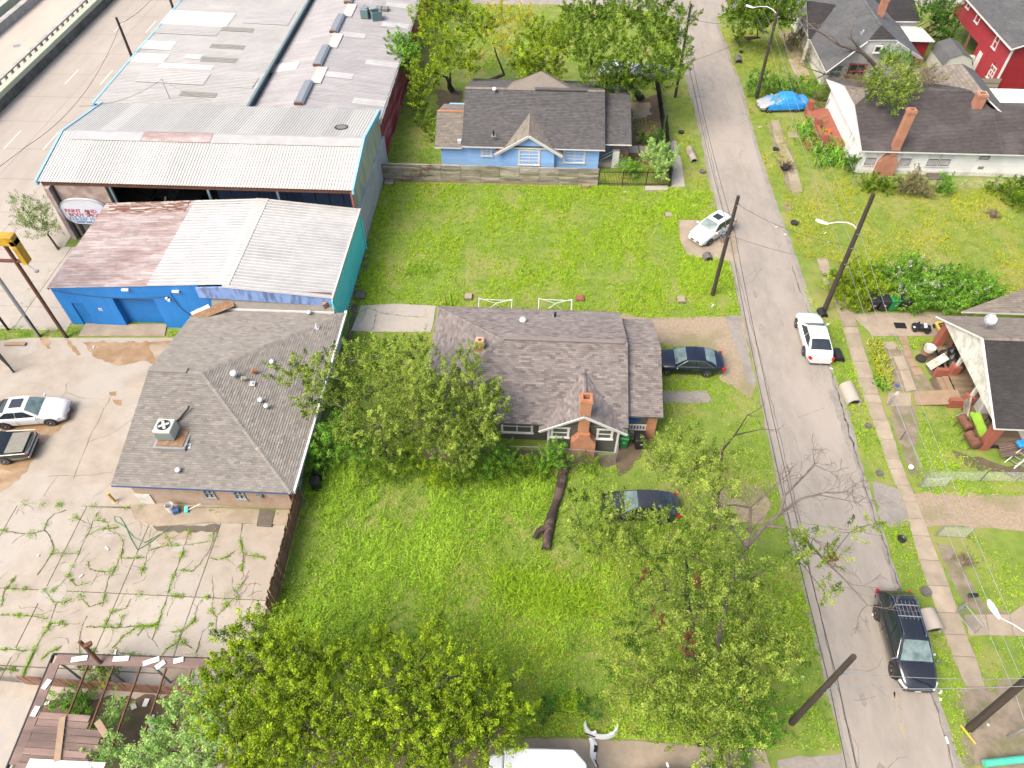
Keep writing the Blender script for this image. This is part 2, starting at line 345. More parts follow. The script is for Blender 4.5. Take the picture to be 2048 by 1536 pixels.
def slab(name,poly,z0,z1,mat_,parent=None,px=False,tint=.5,bevel=.012,jit=0,**kw):
 p=[(a[0],a[1])for a in(GP(poly)if px else poly)]
 if jit:p=rough_poly(p,.5,jit,hash(name+str(p[0]))%999)
 mb=MB();mb.tint=tint;mb.prism(p,z0,z1);return mb.build(name,mat_,parent,bevel=bevel,**kw)
mb=MB();mb.face((-1500,-400,0),(1500,-400,0),(1500,2500,0),(-1500,2500,0));mb.build('ground','grass_ground',kind='structure')
def street_poly(x0,x1,y0,y1,j,seed):
 r=random.Random(seed);L=[];Rr=[];y=y0
 while y<=y1:
  L.append((x0+r.uniform(-j,j)+.12*math.sin(y*.21),y));Rr.append((x1+r.uniform(-j,j)+.15*math.sin(y*.17+1),y));y+=.7
 return L+Rr[::-1]
def strip(name,poly,z,mat_,parent=None):
 n=len(poly)//2;mb=MB();L=poly[:n];Rr=poly[n:][::-1]
 for i in range(n-1):mb.face((*L[i],z),(*Rr[i],z),(*Rr[i+1],z),(*L[i+1],z))
 o=mb.build(name,mat_,parent)
 if parent is None:tag(o,kind='structure')
 return o
st=strip('street',street_poly(15.48,20.42,-30,97,.06,3),.024,'asphalt')
strip('street_shoulder',street_poly(15.2,20.78,-30,96.5,.07,4),.012,'asphalt_worn')
sheet('cross_street',[(-14,95.6),(60,98.5),(60,106),(-14,104)],.02,'asphalt',px=False,jit=.1)
sheet('street_apron',[(19.5,92),(24,96.8),(24,100),(10,100),(10,95.7),(16,93)],.028,'asphalt',px=False,jit=.1)
def ribbon(pts,wd,z,mb,seed=0,vary=.4,close=False):
 r=random.Random(seed);q=[Vector(p[:2])for p in pts]
 for i in range(len(q)-1):
  d=q[i+1]-q[i]
  if d.length<1e-6:continue
  nn=Vector((-d.y,d.x)).normalized()
  w0=wd*(1+r.uniform(-vary,vary))/2;w1=wd*(1+r.uniform(-vary,vary))/2
  mb.face((*(q[i]-nn*w0),z),(*(q[i+1]-nn*w1),z),(*(q[i+1]+nn*w1),z),(*(q[i]+nn*w0),z))
mb=MB()
ribbon(rough_poly([(15.95,-5),(15.8,14),(16.0,30),(15.75,48),(15.9,64),(15.6,90)],.6,.05,5,closed=False),.045,.029,mb,1)
ribbon(rough_poly([(20.3,4),(20.55,18),(20.45,24),(20.6,34),(20.25,46)],.5,.10,6,closed=False),.06,.029,mb,2,.9)
ribbon(rough_poly([(15.6,22.5),(18,22.2),(20.5,21.8)],.4,.08,8,closed=False),.03,.029,mb,3)
mb.build('tar_seam','tar',st)
mb=MB();r=random.Random(31)
for k in range(46):
 x,y=r.uniform(15.7,20.2),r.uniform(4,90);a=r.choice([0,1.57,1.4,.3])+r.gauss(0,.25);L_=r.uniform(.8,3.2);pts=[(x,y)]
 for j in range(5):a+=r.gauss(0,.25);x=min(20.3,max(15.6,x+math.cos(a)*L_/5));y+=math.sin(a)*L_/5;pts.append((x,y))
 ribbon(pts,.018,.0285,mb,k,.8)
mb.build('street_crack','tar',st)
for k in range(9):x,y,s=r.uniform(16.2,19.6),r.uniform(6,70),r.uniform(.25,.6);sheet('oil_stain',[(x+s*.6*math.cos(t),y+s*1.6*math.sin(t))for t in(0,.8,1.6,2.4,3.1,3.9,4.7,5.5)],.0275+.0001*k,'asphalt_worn',.3,.1,k,parent=st,px=False)
sheet('street_patch',[(1376,176),(1408,178),(1411,197),(1380,195)],.029,'asphalt_worn',.4,.04,parent=st)
sheet('street_patch',[(1655,780),(1690,782),(1716,900),(1700,905)],.029,'asphalt_worn',.4,.1,3,parent=st)
sheet('street_patch',[(1792,1180),(1800,1175),(1856,1350),(1846,1362)],.029,'tar',.4,.08,4,parent=st)
mb=MB()
ribbon(rough_poly(GP([(1788,1386),(1793,1408),(1800,1440)]),.25,.03,4,closed=False),.10,.031,mb,3,.6)
ribbon(rough_poly(GP([(1783,1402),(1788,1384),(1797,1400)]),.25,.02,4,closed=False),.09,.031,mb,5,.6)
ribbon(rough_poly(GP([(1801,1446),(1805,1462),(1810,1476)]),.2,.06,4,closed=False),.16,.031,mb,6,.7)
mb.build('faded_arrow','paint_yellow',st)
sheet('driveway_gravel',[(1240,628),(1330,636),(1480,630),(1500,700),(1512,770),(1500,800),(1440,760),(1400,690),(1325,690),(1245,660)],.006,'gravel',.6,.2,2)
sheet('driveway_apron',[(1448,632),(1478,630),(1512,765),(1498,770)],.016,'asphalt_worn',.4,.08,7)
sheet('driveway_track',[(1325,782),(1415,782),(1425,806),(1328,808)],.010,'asphalt_worn',.4,.08,9)
sheet('dirt_patch',[(1238,880),(1270,880),(1285,905),(1265,935),(1235,955),(1228,920)],.006,'soil',.4,.12,5)
sheet('dirt_patch',[(1410,985),(1520,970),(1545,1010),(1530,1045),(1440,1045)],.006,'gravel',.5,.25,6)
sheet('dirt_patch',[(940,895),(1232,908),(1240,930),(1130,945),(950,925)],.005,'soil',.4,.2,8)
sheet('dirt_patch',[(845,900),(885,890),(900,925),(850,930)],.007,'mud',.4,.15,9)
sheet('dirt_patch',[(1265,200),(1320,190),(1330,290),(1310,330),(1240,330),(1250,300)],.005,'soil',.5,.25,10)
sheet('dirt_patch',[(1262,205),(1300,205),(1302,230),(1264,240)],.009,'gravel',.3,.2,11)
sheet('dirt_patch',[(870,180),(925,180),(925,225),(880,228)],.006,'soil',.4,.2,12)
sheet('sand_patch',[(1535,245),(1562,250),(1590,330),(1600,390),(1575,385),(1555,320)],.006,'mud',.3,.2,13)
sheet('dirt_patch',[(1565,405),(1580,402),(1585,420),(1570,425)],.005,'mud',.3,.1,14)
sheet('gravel_drive',[(1790,1000),(1840,985),(2060,990),(2200,985),(2200,1065),(2060,1060),(1870,1052),(1800,1052)],.006,'gravel',.5,.12,15)
sheet('gravel_drive_apron',[(1745,962),(1790,975),(1830,1000),(1820,1045),(1780,1055),(1762,1040)],.015,'asphalt_worn',.4,.15,16)
sheet('dirt_patch',[(1780,815),(1830,812),(1838,850),(1828,900),(1838,945),(1822,950),(1790,860)],.006,'mud',.3,.12,17)
sheet('dirt_patch',[(1765,690),(1800,690),(1870,780),(1790,785),(1775,740)],.006,'mud',.3,.1,18)
sheet('dirt_patch',[(1840,690),(1890,680),(1940,790),(1870,780)],.005,'soil',.3,.2,19)
sheet('dirt_patch',[(1915,1380),(2060,1360),(2100,1540),(1930,1540)],.006,'mud',.4,.2,20)
sheet('dirt_patch',[(1900,900),(1990,925),(2060,935),(2060,960),(1940,935)],.006,'soil',.3,.2,21)
sheet('dirt_patch',[(1870,1085),(1900,1090),(1960,1200),(2040,1240),(2010,1260),(1930,1210)],.005,'mud',.4,.12,22)
sheet('dirt_patch',[(725,500),(735,480),(742,505),(722,590),(705,680),(690,690)],.006,'soil',.3,.12,23)
slab('driveway_pad',[(1357,440),(1440,441),(1470,462),(1478,527),(1440,520),(1375,512),(1360,480)],-.05,.035,'concrete',px=True,kind='structure',jit=.03)
back_slab=[(722,612),(790,608),(872,612),(868,640),(862,664),(745,664),(702,662)]
po=slab('back_slab',back_slab,-.05,.04,'lot_grey',px=True,kind='structure',jit=.02)
for a in([(708,636),(720,628),(738,610)],):pass
# parking lot west: large smooth upper field and cracked lower slabs
lot=sheet('lot_upper',[(-260,700),(60,676),(380,676),(480,676),(560,900),(620,1015),(-260,1011)],.02,'lot_concrete',.7,.01,30)
fence_x=-13.95
def yj(px,py):return G(px,py)[1]
Y1=yj(300,1018);Y2=yj(300,1190);Y3=yj(300,1345);Y4=5.5
low=thing('lot_lower',None,None);tag(low,kind='structure');del_keys=None
xs=[-40,-35.2,-30.8,-26.6,-22.4,-18.2,-14.05]
for(ya,yb)in((Y2+.02,Y1-.03),(Y3,Y2-.02),(Y4,Y3-.05)):
 for i in range(len(xs)-1):
  a,b=xs[i]+.02,xs[i+1]-.02
  mbx=MB();mbx.tint=random.uniform(.2,.8);mbx.prism([(a,ya),(b,ya),(b,yb),(a,yb)],-.08,.02+random.uniform(-.004,.006));mbx.build('slab','lot_concrete',low,bevel=.012)
sheet('joint_soil',[(-40.5,Y4-.5),(-13.9,Y4-.5),(-13.9,Y1+.05),(-40.5,Y1+.05)],.004,'crack',px=False,jit=0)
def Z1(l):return[(a/4,768+b/4)for a,b in l]
def Z2(l):return[(a/4,1152+b/4)for a,b in l]
CR=[Z1(l)for l in([(530,1010),(440,1040),(385,1090),(355,1170),(400,1220),(430,1300),(425,1350),(380,1410),(300,1530)],[(425,1355),(520,1360),(630,1355)],
 [(780,1030),(735,1130),(680,1250),(640,1340),(600,1430),(550,1536)],[(355,1175),(250,1200),(130,1195),(0,1170)],[(680,1220),(760,1180),(830,1160),(960,1150)],
 [(760,1090),(860,1110),(870,1170),(940,1200),(990,1270),(980,1350),(940,1440),(890,1536)],[(985,1320),(960,1390),(1060,1395),(1160,1390)],[(1210,1160),(1200,1240),(1190,1340),(1160,1440),(1130,1536)],
 [(1190,1340),(1280,1310),(1370,1290),(1470,1290),(1560,1280),(1680,1260)],[(1530,1150),(1490,1270),(1440,1400),(1400,1536)],[(1720,1160),(1700,1260),(1660,1360),(1600,1440),(1545,1500)],
 [(1310,1180),(1360,1270),(1380,1300)],[(1940,1120),(1920,1230),(1950,1360),(1930,1500)],[(1950,1370),(2040,1380),(2120,1400)],[(1890,1330),(1810,1390),(1740,1410),(1680,1390)],
 [(710,1420),(720,1480),(800,1500),(890,1500)],[(1430,1490),(1545,1500)],[(600,1075),(680,1110),(740,1130)])]
CR+=[Z2(l)for l in([(370,130),(430,210),(520,215),(580,180)],[(450,220),(400,380),(320,520),(240,680),(180,820)],[(0,315),(150,320),(390,340)],[(130,0),(40,120),(10,250)],
 [(700,320),(650,440),(640,560),(640,680)],[(400,385),(640,385)],[(690,410),(960,410),(1240,400)],[(980,330),(960,400)],[(1390,0),(1340,155),(1290,310),(1240,450),(1220,510)],
 [(1240,400),(1120,400),(1000,470),(900,580)],[(1700,0),(1710,150),(1690,280),(1740,330),(1730,440)],[(1850,200),(1740,310)],[(1690,390),(1620,450),(1590,570),(1540,690)],
 [(1620,190),(1570,270),(1550,370),(1480,430),(1380,450)],[(1440,470),(1420,540),(1340,580),(1280,660)],[(1540,580),(1470,530)],[(1990,0),(1900,110),(1870,160)],[(0,590),(220,600)],[(0,750),(150,760)],
 [(880,0),(840,130),(820,250)],[(550,0),(440,110)],[(640,150),(720,250),(860,200)],[(500,560),(400,610),(330,670)],[(900,600),(1100,640),(1260,670)],[(1100,480),(1150,420),(1260,380)],
 [(550,20),(620,80),(700,60)],[(860,330),(850,410)],[(1050,180),(1010,260),(900,290)])]
FINE=[Z1(l)for l in([(530,0),(525,70),(450,170)],[(525,70),(640,110),(740,120)],[(880,110),(800,280),(740,380),(700,480),(640,620),(590,760)],[(1060,280),(900,400),(700,470)],[(890,790),(820,860),(740,910)],
 [(380,740),(600,740),(900,710)],[(350,900),(400,820),(460,740)])]
CRW=[rough_poly(GP(c),.25,.05,i,closed=False)for i,c in enumerate(CR)]
mb=MB()
for i,c in enumerate(CRW):ribbon(c,.032 if i%3 else .05,.031,mb,i,.85)
r=random.Random(77)
for k in range(60):
 x,y=r.uniform(-31,-14.6),r.uniform(Y3+.3,Y1-.4);a=r.uniform(0,6.28);pts=[(x,y)]
 for j in range(r.randint(3,7)):a+=r.gauss(0,.45);x=min(-14.3,x+.28*math.cos(a));y=min(Y1-.1,y+.28*math.sin(a));pts.append((x,y))
 ribbon(pts,.016,.0312,mb,k,.8)
mb.build('crack_line','crack',low)
for k in range(14):
 x,y,s=r.uniform(-30,-15.5),r.uniform(Y3,Y1-1),r.uniform(.4,1.0);sheet('stain_shade_patch',[(x+s*math.cos(t)*r.uniform(.6,1.2),y+s*math.sin(t)*r.uniform(.4,1))for t in(0,.7,1.4,2.1,2.8,3.5,4.2,4.9,5.6)],.0285+.0001*k,r.choice(['lot_grey','lot_grey','concrete']),.25,.1,k,parent=low,px=False)
mb=MB()
for i,c in enumerate(FINE):ribbon(rough_poly(GP(c),.4,.06,i,closed=False),.022,.026,mb,i,.6)
mb.build('crack_line','crack',lot)
for i,(pl,m_)in enumerate(([[(165,684),(350,684),(330,738),(290,722),(240,732),(185,712)],'lot_wet_shade'],[[(300,690),(372,684),(345,730),(318,742)],'concrete'],[[(20,690),(60,684),(75,700),(40,716)],'lot_grey'],[[(60,850),(135,815),(150,822),(120,860),(90,885),(40,960),(0,985),(-30,960),(0,930),(75,890)],'lot_wet_shade'],  # last outline paints the parked cars' shade onto the concrete
 [[(0,850),(100,848),(75,868),(0,880)],'lot_wet_shade'],[[(218,785),(232,783),(233,792),(220,792)],'lot_wet_shade'],[[(225,800),(243,800),(243,812),(228,806)],'lot_wet_shade'],  # first outline paints the shade along the white sedan's near side
 [[(122,817),(146,815),(147,821),(126,824)],'lot_wet_shade'],[[(80,676),(96,676),(103,698),(95,698)],'lot_wet_shade'],[[(130,678),(145,690),(162,710),(155,712)],'lot_wet_shade'],  # second and third outlines paint the sign posts' reflections on the lot
 [[(60,1022),(108,1024),(100,1040),(64,1034)],'lot_grey'],[[(305,1052),(440,1050),(435,1066),(315,1062)],'dark_slab'])):
 sheet('stain_shade_patch',pl,.026+.0005*i,m_,.3,.12,50+i,parent=lot)
slab('back_walk',[(262,1012),(588,1022),(582,1052),(520,1048),(420,1046),(315,1054),(270,1040)],-.05,.10,'concrete',px=True,kind='structure',jit=.02)
slab('shop_apron',[(172,648),(335,650),(330,673),(158,673)],-.05,.09,'concrete',px=True,kind='structure',jit=.02)
sheet('verge',[(-80,660),(60,655),(140,650),(160,676),(60,690),(-80,700)],.012,'grass_ground',.5,.08,31)
acs=thing('frontage_walk',None,None,(-38,42,0));tag(acs,kind='structure')
for k_,(y_a,y_b)in enumerate(((36.0,38.4),(38.43,41.2),(41.23,43.6),(43.63,45.6))):
 slab('slab',[(-41.2,y_a),(-38.6,y_a),(-38.6,y_b),(-41.2,y_b)],-.05,.03,'lot_grey',acs,tint=.3+.15*k_);slab('slab',[(-38.57,y_a),(-34.6,y_a),(-34.6,y_b),(-38.57,y_b)],-.05,.034,'frontage_concrete',acs,tint=.5)
slab('slab',[(-41.2,45.63),(-39.2,45.63),(-39.2,58),(-41.2,58)],-.05,.03,'frontage_concrete',acs)
sheet('lot_side',[(-100,1400),(60,1395),(80,1420),(20,1545),(-100,1545)],.03,'lot_grey',.4,.05,33)
fr=strip('frontage_road',[(-55.6,y)for y in range(-20,170,5)]+[(-41.2,y)for y in range(165,-25,-5)],.02,'frontage_concrete')
mb=MB()
for x,ph in((-51.8,59.9),(-47.95,59.9)):
 for k in range(-3,9):
  y=ph+12.9*k;mb.face((x-.06,y,.025),(x+.06,y,.025),(x+.06,y+3.3,.025),(x-.06,y+3.3,.025))
mb.build('lane_dash','paint_white',fr)
mb=MB()
for y in range(-15,165,5):ribbon([(-55.5,y),(-41.3,y)],.03,.024,mb,y,.3)
for x in(-49.9,-45.3):ribbon([(x,-20),(x,165)],.025,.0245,mb,3,.3)
mb.build('road_joint','crack',fr)
hw=thing('highway',None,None,(-58,80,0));tag(hw,kind='structure')
MB().box(-56.25,-55.75,-20,170,0,.95).build('retaining_wall','hw_wall',hw)
MB().box(-56.35,-55.62,-20,170,.954,1.45).build('parapet_beam','hw_beam',hw,bevel=.03)
MB().box(-57.1,-56.25,-20,170,.0,.9).build('parapet_base','hw_concrete',hw)
mb=MB()
for i in range(74):mb.box(-56.95,-56.7,40+i*1.3,40.28+i*1.3,.9,1.55)
mb.build('baluster','hw_concrete',hw)
MB().box(-57.05,-56.62,-20,170,1.554,1.72).build('parapet_rail','hw_concrete',hw,bevel=.02)
MB().face((-64.3,-20,.42),(-57.1,-20,.42),(-57.1,170,.42),(-64.3,170,.42)).build('deck','hw_deck',hw)
MB().box(-65.1,-64.3,-20,170,0,1.35).build('median_wall','hw_concrete',hw,bevel=.03)
MB().face((-66.4,-20,.3),(-65.1,-20,.3),(-65.1,170,.3),(-66.4,170,.3)).build('median_soil','soil',hw)
MB().box(-67.0,-66.4,-20,170,0,1.5).build('median_wall','hw_beam',hw,bevel=.03)
MB().face((-82,-20,.42),(-67,-20,.42),(-67,170,.42),(-82,170,.42)).build('deck','hw_concrete',hw)
q=G(42,92,.42);MB().lathe((q[0]-.5,q[1],.425),[(.42,0),(.42,.006)],16).build('manhole_cover','galv',hw)
# pavement on the east side of the street, slab by slab
SWP=[(560,1655,1682),(640,1680,1712),(694,1696,1726),(769,1717,1752),(815,1732,1765),(872,1757,1787),(926,1773,1802),(960,1785,1817),(985,1800,1824),(1010,1811,1836),(1055,1822,1854),(1080,1826,1861),(1135,1842,1885),(1152,1847,1891),(1200,1866,1908),(1270,1888,1933),(1330,1911,1956),(1384,1937,1974)]
pav=thing('pavement',None,None,(23.5,25,0));tag(pav,kind='structure')
wl=[(G(a,y),G(b,y))for y,a,b in SWP]
ys=[w_[0][1]for w_ in wl]
def sw(y,k):
 return float(np.interp(-y,[-v for v in ys],[w_[k][0]for w_ in wl]))
y=max(ys);r=random.Random(5)
while y>min(ys)+.4:
 L_=r.choice([1.15,1.5,1.55,1.2,.75]);y2=max(y-L_+.025,min(ys))
 mbx=MB();mbx.tint=r.random();jj=[r.uniform(-.03,.03)for _ in range(4)]
 mbx.prism([(sw(y2,0)+jj[0],y2),(sw(y2,1)+jj[1],y2+r.uniform(-.02,.02)),(sw(y,1)+jj[2],y),(sw(y,0)+jj[3],y+r.uniform(-.02,.02))],-.06,.04+r.uniform(-.008,.012));mbx.build('slab','concrete',pav,bevel=.01);y-=L_
for pl in([(1634,517),(1655,517),(1668,570),(1649,570)],[(1542,240),(1558,240),(1568,285),(1552,288)],[(1553,290),(1570,288),(1592,330),(1574,333)],[(1574,335),(1592,332),(1606,384),(1584,386)],[(1575,265),(1610,265),(1610,275),(1578,276)],
 [(1555,60),(1580,60),(1600,110),(1575,115)],[(1576,118),(1600,112),(1620,150),(1592,155)]):
 slab('slab',pl,-.05,.03,'concrete',pav,px=True,tint=random.random())
pw=thing('front_walk',None,None,(*G(1800,720)[:2],0));tag(pw,kind='structure')
slab('pad',[(1700,628),(1885,625),(1900,672),(1748,673)],-.05,.045,'concrete',pw,px=True,tint=.4)
slab('slab',[(1776,786),(1822,786),(1822,812),(1772,813)],-.05,.04,'concrete',pw,px=True,tint=.55)
for k,pl in enumerate(([(1755,686),(1786,683),(1795,692),(1790,700),(1762,697)],[(1797,672),(1814,671),(1818,688),(1803,690)],[(1803,691),(1818,689),(1825,716),(1811,717)],[(1812,718),(1826,717),(1838,733),(1822,735)],[(1822,736),(1838,734),(1848,749),(1829,751)],
 [(1786,714),(1806,712),(1818,740),(1798,741)],[(1799,742),(1818,741),(1833,780),(1812,784)])):
 slab('slab',pl,-.05,.04+.004*k,'wood_tan' if k in(1,2,3,4)else 'concrete',pw,px=True,tint=.3+.1*k)
fw2=thing('side_walk',None,None,(*G(1970,1250)[:2],0));tag(fw2,kind='structure')
for k,pl in enumerate(([(1928,1230),(1970,1229),(1978,1270),(1938,1272)],[(1971,1229),(2018,1229),(2027,1272),(1979,1271)],[(2019,1229),(2060,1200),(2100,1272),(2028,1272)])):
 slab('slab',pl,-.05,.04,'concrete',fw2,px=True,tint=.3+.2*k)
for k,pl in enumerate(([(1334,282),(1352,282),(1364,330),(1370,374),(1344,374),(1342,330)],)):
 slab('curb_slab',pl,-.05,.05,'lot_grey',px=True,kind='structure')
wk=thing('path_slabs',None,None,(*G(1290,300)[:2],0));tag(wk,kind='structure')
for pl in([(1256,292),(1276,292),(1278,306),(1258,306)],[(1278,292),(1303,293),(1305,306),(1280,306)]):slab('slab',pl,-.05,.04,'lot_grey',wk,px=True)
slab('repair_pad',[(1050,1478),(1200,1478),(1530,1500),(1560,1600),(1000,1600)],-.05,.05,'concrete',px=True,kind='structure',jit=.05,tint=.2)
sheet('side_lane',[(1555,1520),(1705,1500),(1720,1580),(1540,1600)],.018,'asphalt_worn',.5,.1,44)
sheet('ruin_floor',[(70,1395),(390,1392),(400,1480),(330,1545),(20,1545)],.026,'soil',.4,.2,45)
# building helpers
def fmap(face,plane):
 return{'S':lambda u,d,z:(u,plane-d,z),'N':lambda u,d,z:(u,plane+d,z),'W':lambda u,d,z:(plane-d,u,z),'E':lambda u,d,z:(plane+d,u,z)}[face]
def fbox(mb,f,u0,u1,d0,d1,z0,z1):
 v=[f(u,d,z)for z in(z0,z1)for d in(d0,d1)for u in(u0,u1)]
 return mb.add(v,[(0,2,3,1),(4,5,7,6),(0,1,5,4),(2,6,7,3),(0,4,6,2),(1,3,7,5)])
def spans(u0,u1,z,ops):
 cut=sorted((a,b)for a,b,za,zb in ops if za<z<zb);out=[];c=u0
 for a,b in cut:
  if a>c:out.append((c,a))
  c=max(c,b)
 if c<u1:out.append((c,u1))
 return out
def wall(mb,f,u0,u1,z0,z1,th,ops=()):
 zs=sorted({z0,z1,*[min(max(q,z0),z1)for o in ops for q in o[2:4]]})
 for a,b in zip(zs[:-1],zs[1:]):
  for s,e in spans(u0,u1,(a+b)/2,ops):fbox(mb,f,s,e,-th,0,a,b)
 return mb
def siding(mb,f,u0,u1,z0,z1,ops=(),h=.17,top=None,out=.018):
 """lap boards; top(u)-> limits a gable: top=(uc, zc, slope)"""
 z=z0
 while z<z1-.02:
  zt=min(z+h,z1);a0,b0=u0,u1
  if top:
   uc,zc,sl=top;half=(zc-zt)/sl
   if half<=.05:break
   a0,b0=max(u0,uc-half),min(u1,uc+half)
  for s,e in spans(a0,b0,(z+zt)/2,ops):
   mb.tint=random.random()
   mb.face(f(s,out,z),f(e,out,z),f(e,.003,zt),f(s,.003,zt));mb.face(f(s,.002,z),f(e,.002,z),f(e,out,z),f(s,out,z))
  z=zt
 return mb
def window(parent,f,u0,u1,z0,z1,cols=1,rows=2,trim='white_trim',glass='glass',tw=.11,bars=None,sill=True,deep=.03,name='window'):
 w_=MB()
 for a,b,c,d in((u0-tw,u0,z0,z1),(u1,u1+tw,z0,z1),(u0-tw-.03,u1+tw+.03,z1,z1+tw)):fbox(w_,f,a,b,-.02,deep+.02,c,d)
 wo=w_.build(name,trim,parent)
 if sill:m2=MB();fbox(m2,f,u0-tw-.05,u1+tw+.05,-.02,deep+.07,z0-.09,z0);m2.build('sill',trim,wo)
 pw_=(u1-u0)/cols;ph=(z1-z0)/rows;m3=MB();t=.035
 for i in range(cols+1):
  x=u0+i*pw_;fbox(m3,f,max(u0,x-t),min(u1,x+t),-.05,deep,z0,z1)
 for j in range(rows+1):
  z=z0+j*ph
  for i in range(cols):fbox(m3,f,u0+i*pw_+t,u0+(i+1)*pw_-t,-.05,deep-.006,max(z0,z-t),min(z1,z+t))
 m3.build('sash',trim,wo)
 for i in range(cols):
  for j in range(rows):
   m4=MB();fbox(m4,f,u0+i*pw_+t*.8,u0+(i+1)*pw_-t*.8,-.06,-.03,z0+j*ph+t*.8,z0+(j+1)*ph-t*.8);m4.build('pane',glass,wo)
 if bars:
  m5=MB();n=max(3,int((u1-u0)/.13))
  for i in range(n+1):u=lerp(u0,u1,i/n);fbox(m5,f,u-.012,u+.012,deep+.03,deep+.055,z0,z0+(z1-z0)*bars)
  for z in(z0+.03,z0+(z1-z0)*bars):fbox(m5,f,u0,u1,deep+.03,deep+.055,z-.015,z+.015)
  m5.build('window_guard','iron',wo)
 return wo
def clip(poly,ax,val,keep_less):
 out=[];n=len(poly)
 for i in range(n):
  a,b=poly[i],poly[(i+1)%n];ia=(a[ax]<=val)==keep_less or a[ax]==val;ib=(b[ax]<=val)==keep_less or b[ax]==val
  if ia:out.append(a)
  if ia!=ib:
   t=(val-a[ax])/(b[ax]-a[ax]);out.append((a[0]+(b[0]-a[0])*t,a[1]+(b[1]-a[1])*t))
 return out
def roof_plane(parent,pts,mat_,tab=.31,course=.15,th=.12,deck='white_trim',seed=0,name='roof',holes=False):
 """pts: coplanar outline, the first two points are the eave. Deck slab + separate shingle tabs laid in courses"""
 P_=[Vector(p)for p in pts];u=(P_[1]-P_[0]).normalized();n=(P_[1]-P_[0]).cross(P_[2]-P_[0]).normalized()
 if n.z<0:n=-n
 v=n.cross(u)
 if v.z<0:v=-v
 q=[((p-P_[0]).dot(u),(p-P_[0]).dot(v))for p in P_]
 d=MB();k=len(pts);d.add([tuple(p)for p in P_]+[tuple(p-Vector((0,0,th)))for p in P_],[tuple(range(k)),tuple(range(k,2*k))[::-1]]+[(i,(i+1)%k,k+(i+1)%k,k+i)for i in range(k)])
 d.m[0]=1;d.t[0]=.15;ro=d.build(name,[deck,mat_],parent)
 r=random.Random(seed+int(abs(P_[0].x*10)));mb=MB();O=P_[0]
 v0=min(a[1]for a in q);v1=max(a[1]for a in q);j=0;z=v0-.02
 while z<v1:
  zt=z+course
  st_=clip(clip(q,1,max(z,v0),False),1,min(zt,v1),True)
  if len(st_)>=3:
   ua=min(a[0]for a in st_);ub=max(a[0]for a in st_);c=math.floor(ua/tab)*tab-(tab/2 if j%2 else 0)+r.uniform(-.02,.02);row=r.uniform(-.06,.06)
   while c<ub:
    tp=clip(clip(st_,0,c+.003,False),0,c+tab-.003,True)
    if len(tp)>=3:
     mb.tint=min(1,max(0,r.gauss(.5,.22)+row));lift=r.uniform(0,.006);vs=[]
     for a in tp:
      t=(a[1]-z)/course;vs.append(tuple(O+u*a[0]+v*a[1]+n*(lerp(.034+lift,.006,t))))
     mb.add(vs,[tuple(range(len(vs)))])
     lo=sorted([a for a in tp if abs(a[1]-max(z,v0))<1e-6])
     if len(lo)>=2:
      a,b=lo[0],lo[-1];mb.tint*=.2;hh=.034+lift  # butt edge tinted dark: the course shadow line is put into the colour
      mb.face(tuple(O+u*a[0]+v*a[1]+n*.001),tuple(O+u*b[0]+v*b[1]+n*.001),tuple(O+u*b[0]+v*b[1]+n*hh),tuple(O+u*a[0]+v*a[1]+n*hh))
    c+=tab
  z=zt;j+=1
 me=bpy.data.meshes.new('shingles');me.from_pydata(mb.v,[],mb.f);me.materials.append(MAT[mat_])
 at=me.attributes.new('tint','FLOAT','FACE');at.data.foreach_set('value',np.array(mb.t,dtype=np.float32))
 so=link('shingles',me,ro);so['kind']='stuff'
 return ro
def ridge_cap(parent,a,b,mat_,w_=.15,name='ridge_cap',drop=.05):
 a,b=Vector(a),Vector(b);n=max(2,int((b-a).length/.22));d=(b-a).normalized();s_=d.cross(Vector((0,0,1))).normalized();mb=MB();up=Vector((0,0,.045))
 for i in range(n):
  mb.tint=random.gauss(.5,.2);p=a.lerp(b,i/n);q=a.lerp(b,(i+.98)/n);l1=Vector((0,0,.012))
  mb.face(tuple(p+up),tuple(q+up+l1),tuple(q+s_*w_-Vector((0,0,drop))+up+l1),tuple(p+s_*w_-Vector((0,0,drop))+up))
  mb.face(tuple(p+up),tuple(q+up+l1),tuple(q-s_*w_-Vector((0,0,drop))+up+l1),tuple(p-s_*w_-Vector((0,0,drop))+up))
 return mb.build(name,mat_,parent)
def corr(a0,a1,b0,b1,pitch,dep,rows=1,sheetw=5,seed=0,mb=None):
 """ribbed sheet: ribs run from line a0-a1 to line b0-b1"""
 r=random.Random(seed);mb=mb or MB();a0,a1,b0,b1=map(Vector,(a0,a1,b0,b1));n=max(2,int((a1-a0).length/pitch));nrm=(a1-a0).cross(b0-a0).normalized()
 if nrm.z<-.01:nrm=-nrm
 prof=[(0,0),(.55,0),(.65,1),(.9,1),(1,0)]
 for row in range(rows):
  t0,t1=row/rows,(row+1)/rows;tint=.5
  for i in range(n):
   if i%sheetw==0:tint=min(1,max(0,r.gauss(.5,.18)))
   mb.tint=tint;pts=[]
   for fx,h in prof:
    t=(i+fx)/n;p=a0.lerp(a1,t);q=b0.lerp(b1,t);o=nrm*(h*dep-row*.004+.004*rows)
    pts.append((tuple(p.lerp(q,t0)+o),tuple(p.lerp(q,t1)+o)))
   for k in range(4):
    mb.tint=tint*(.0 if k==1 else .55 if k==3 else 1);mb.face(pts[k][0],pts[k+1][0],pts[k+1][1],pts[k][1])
 return mb
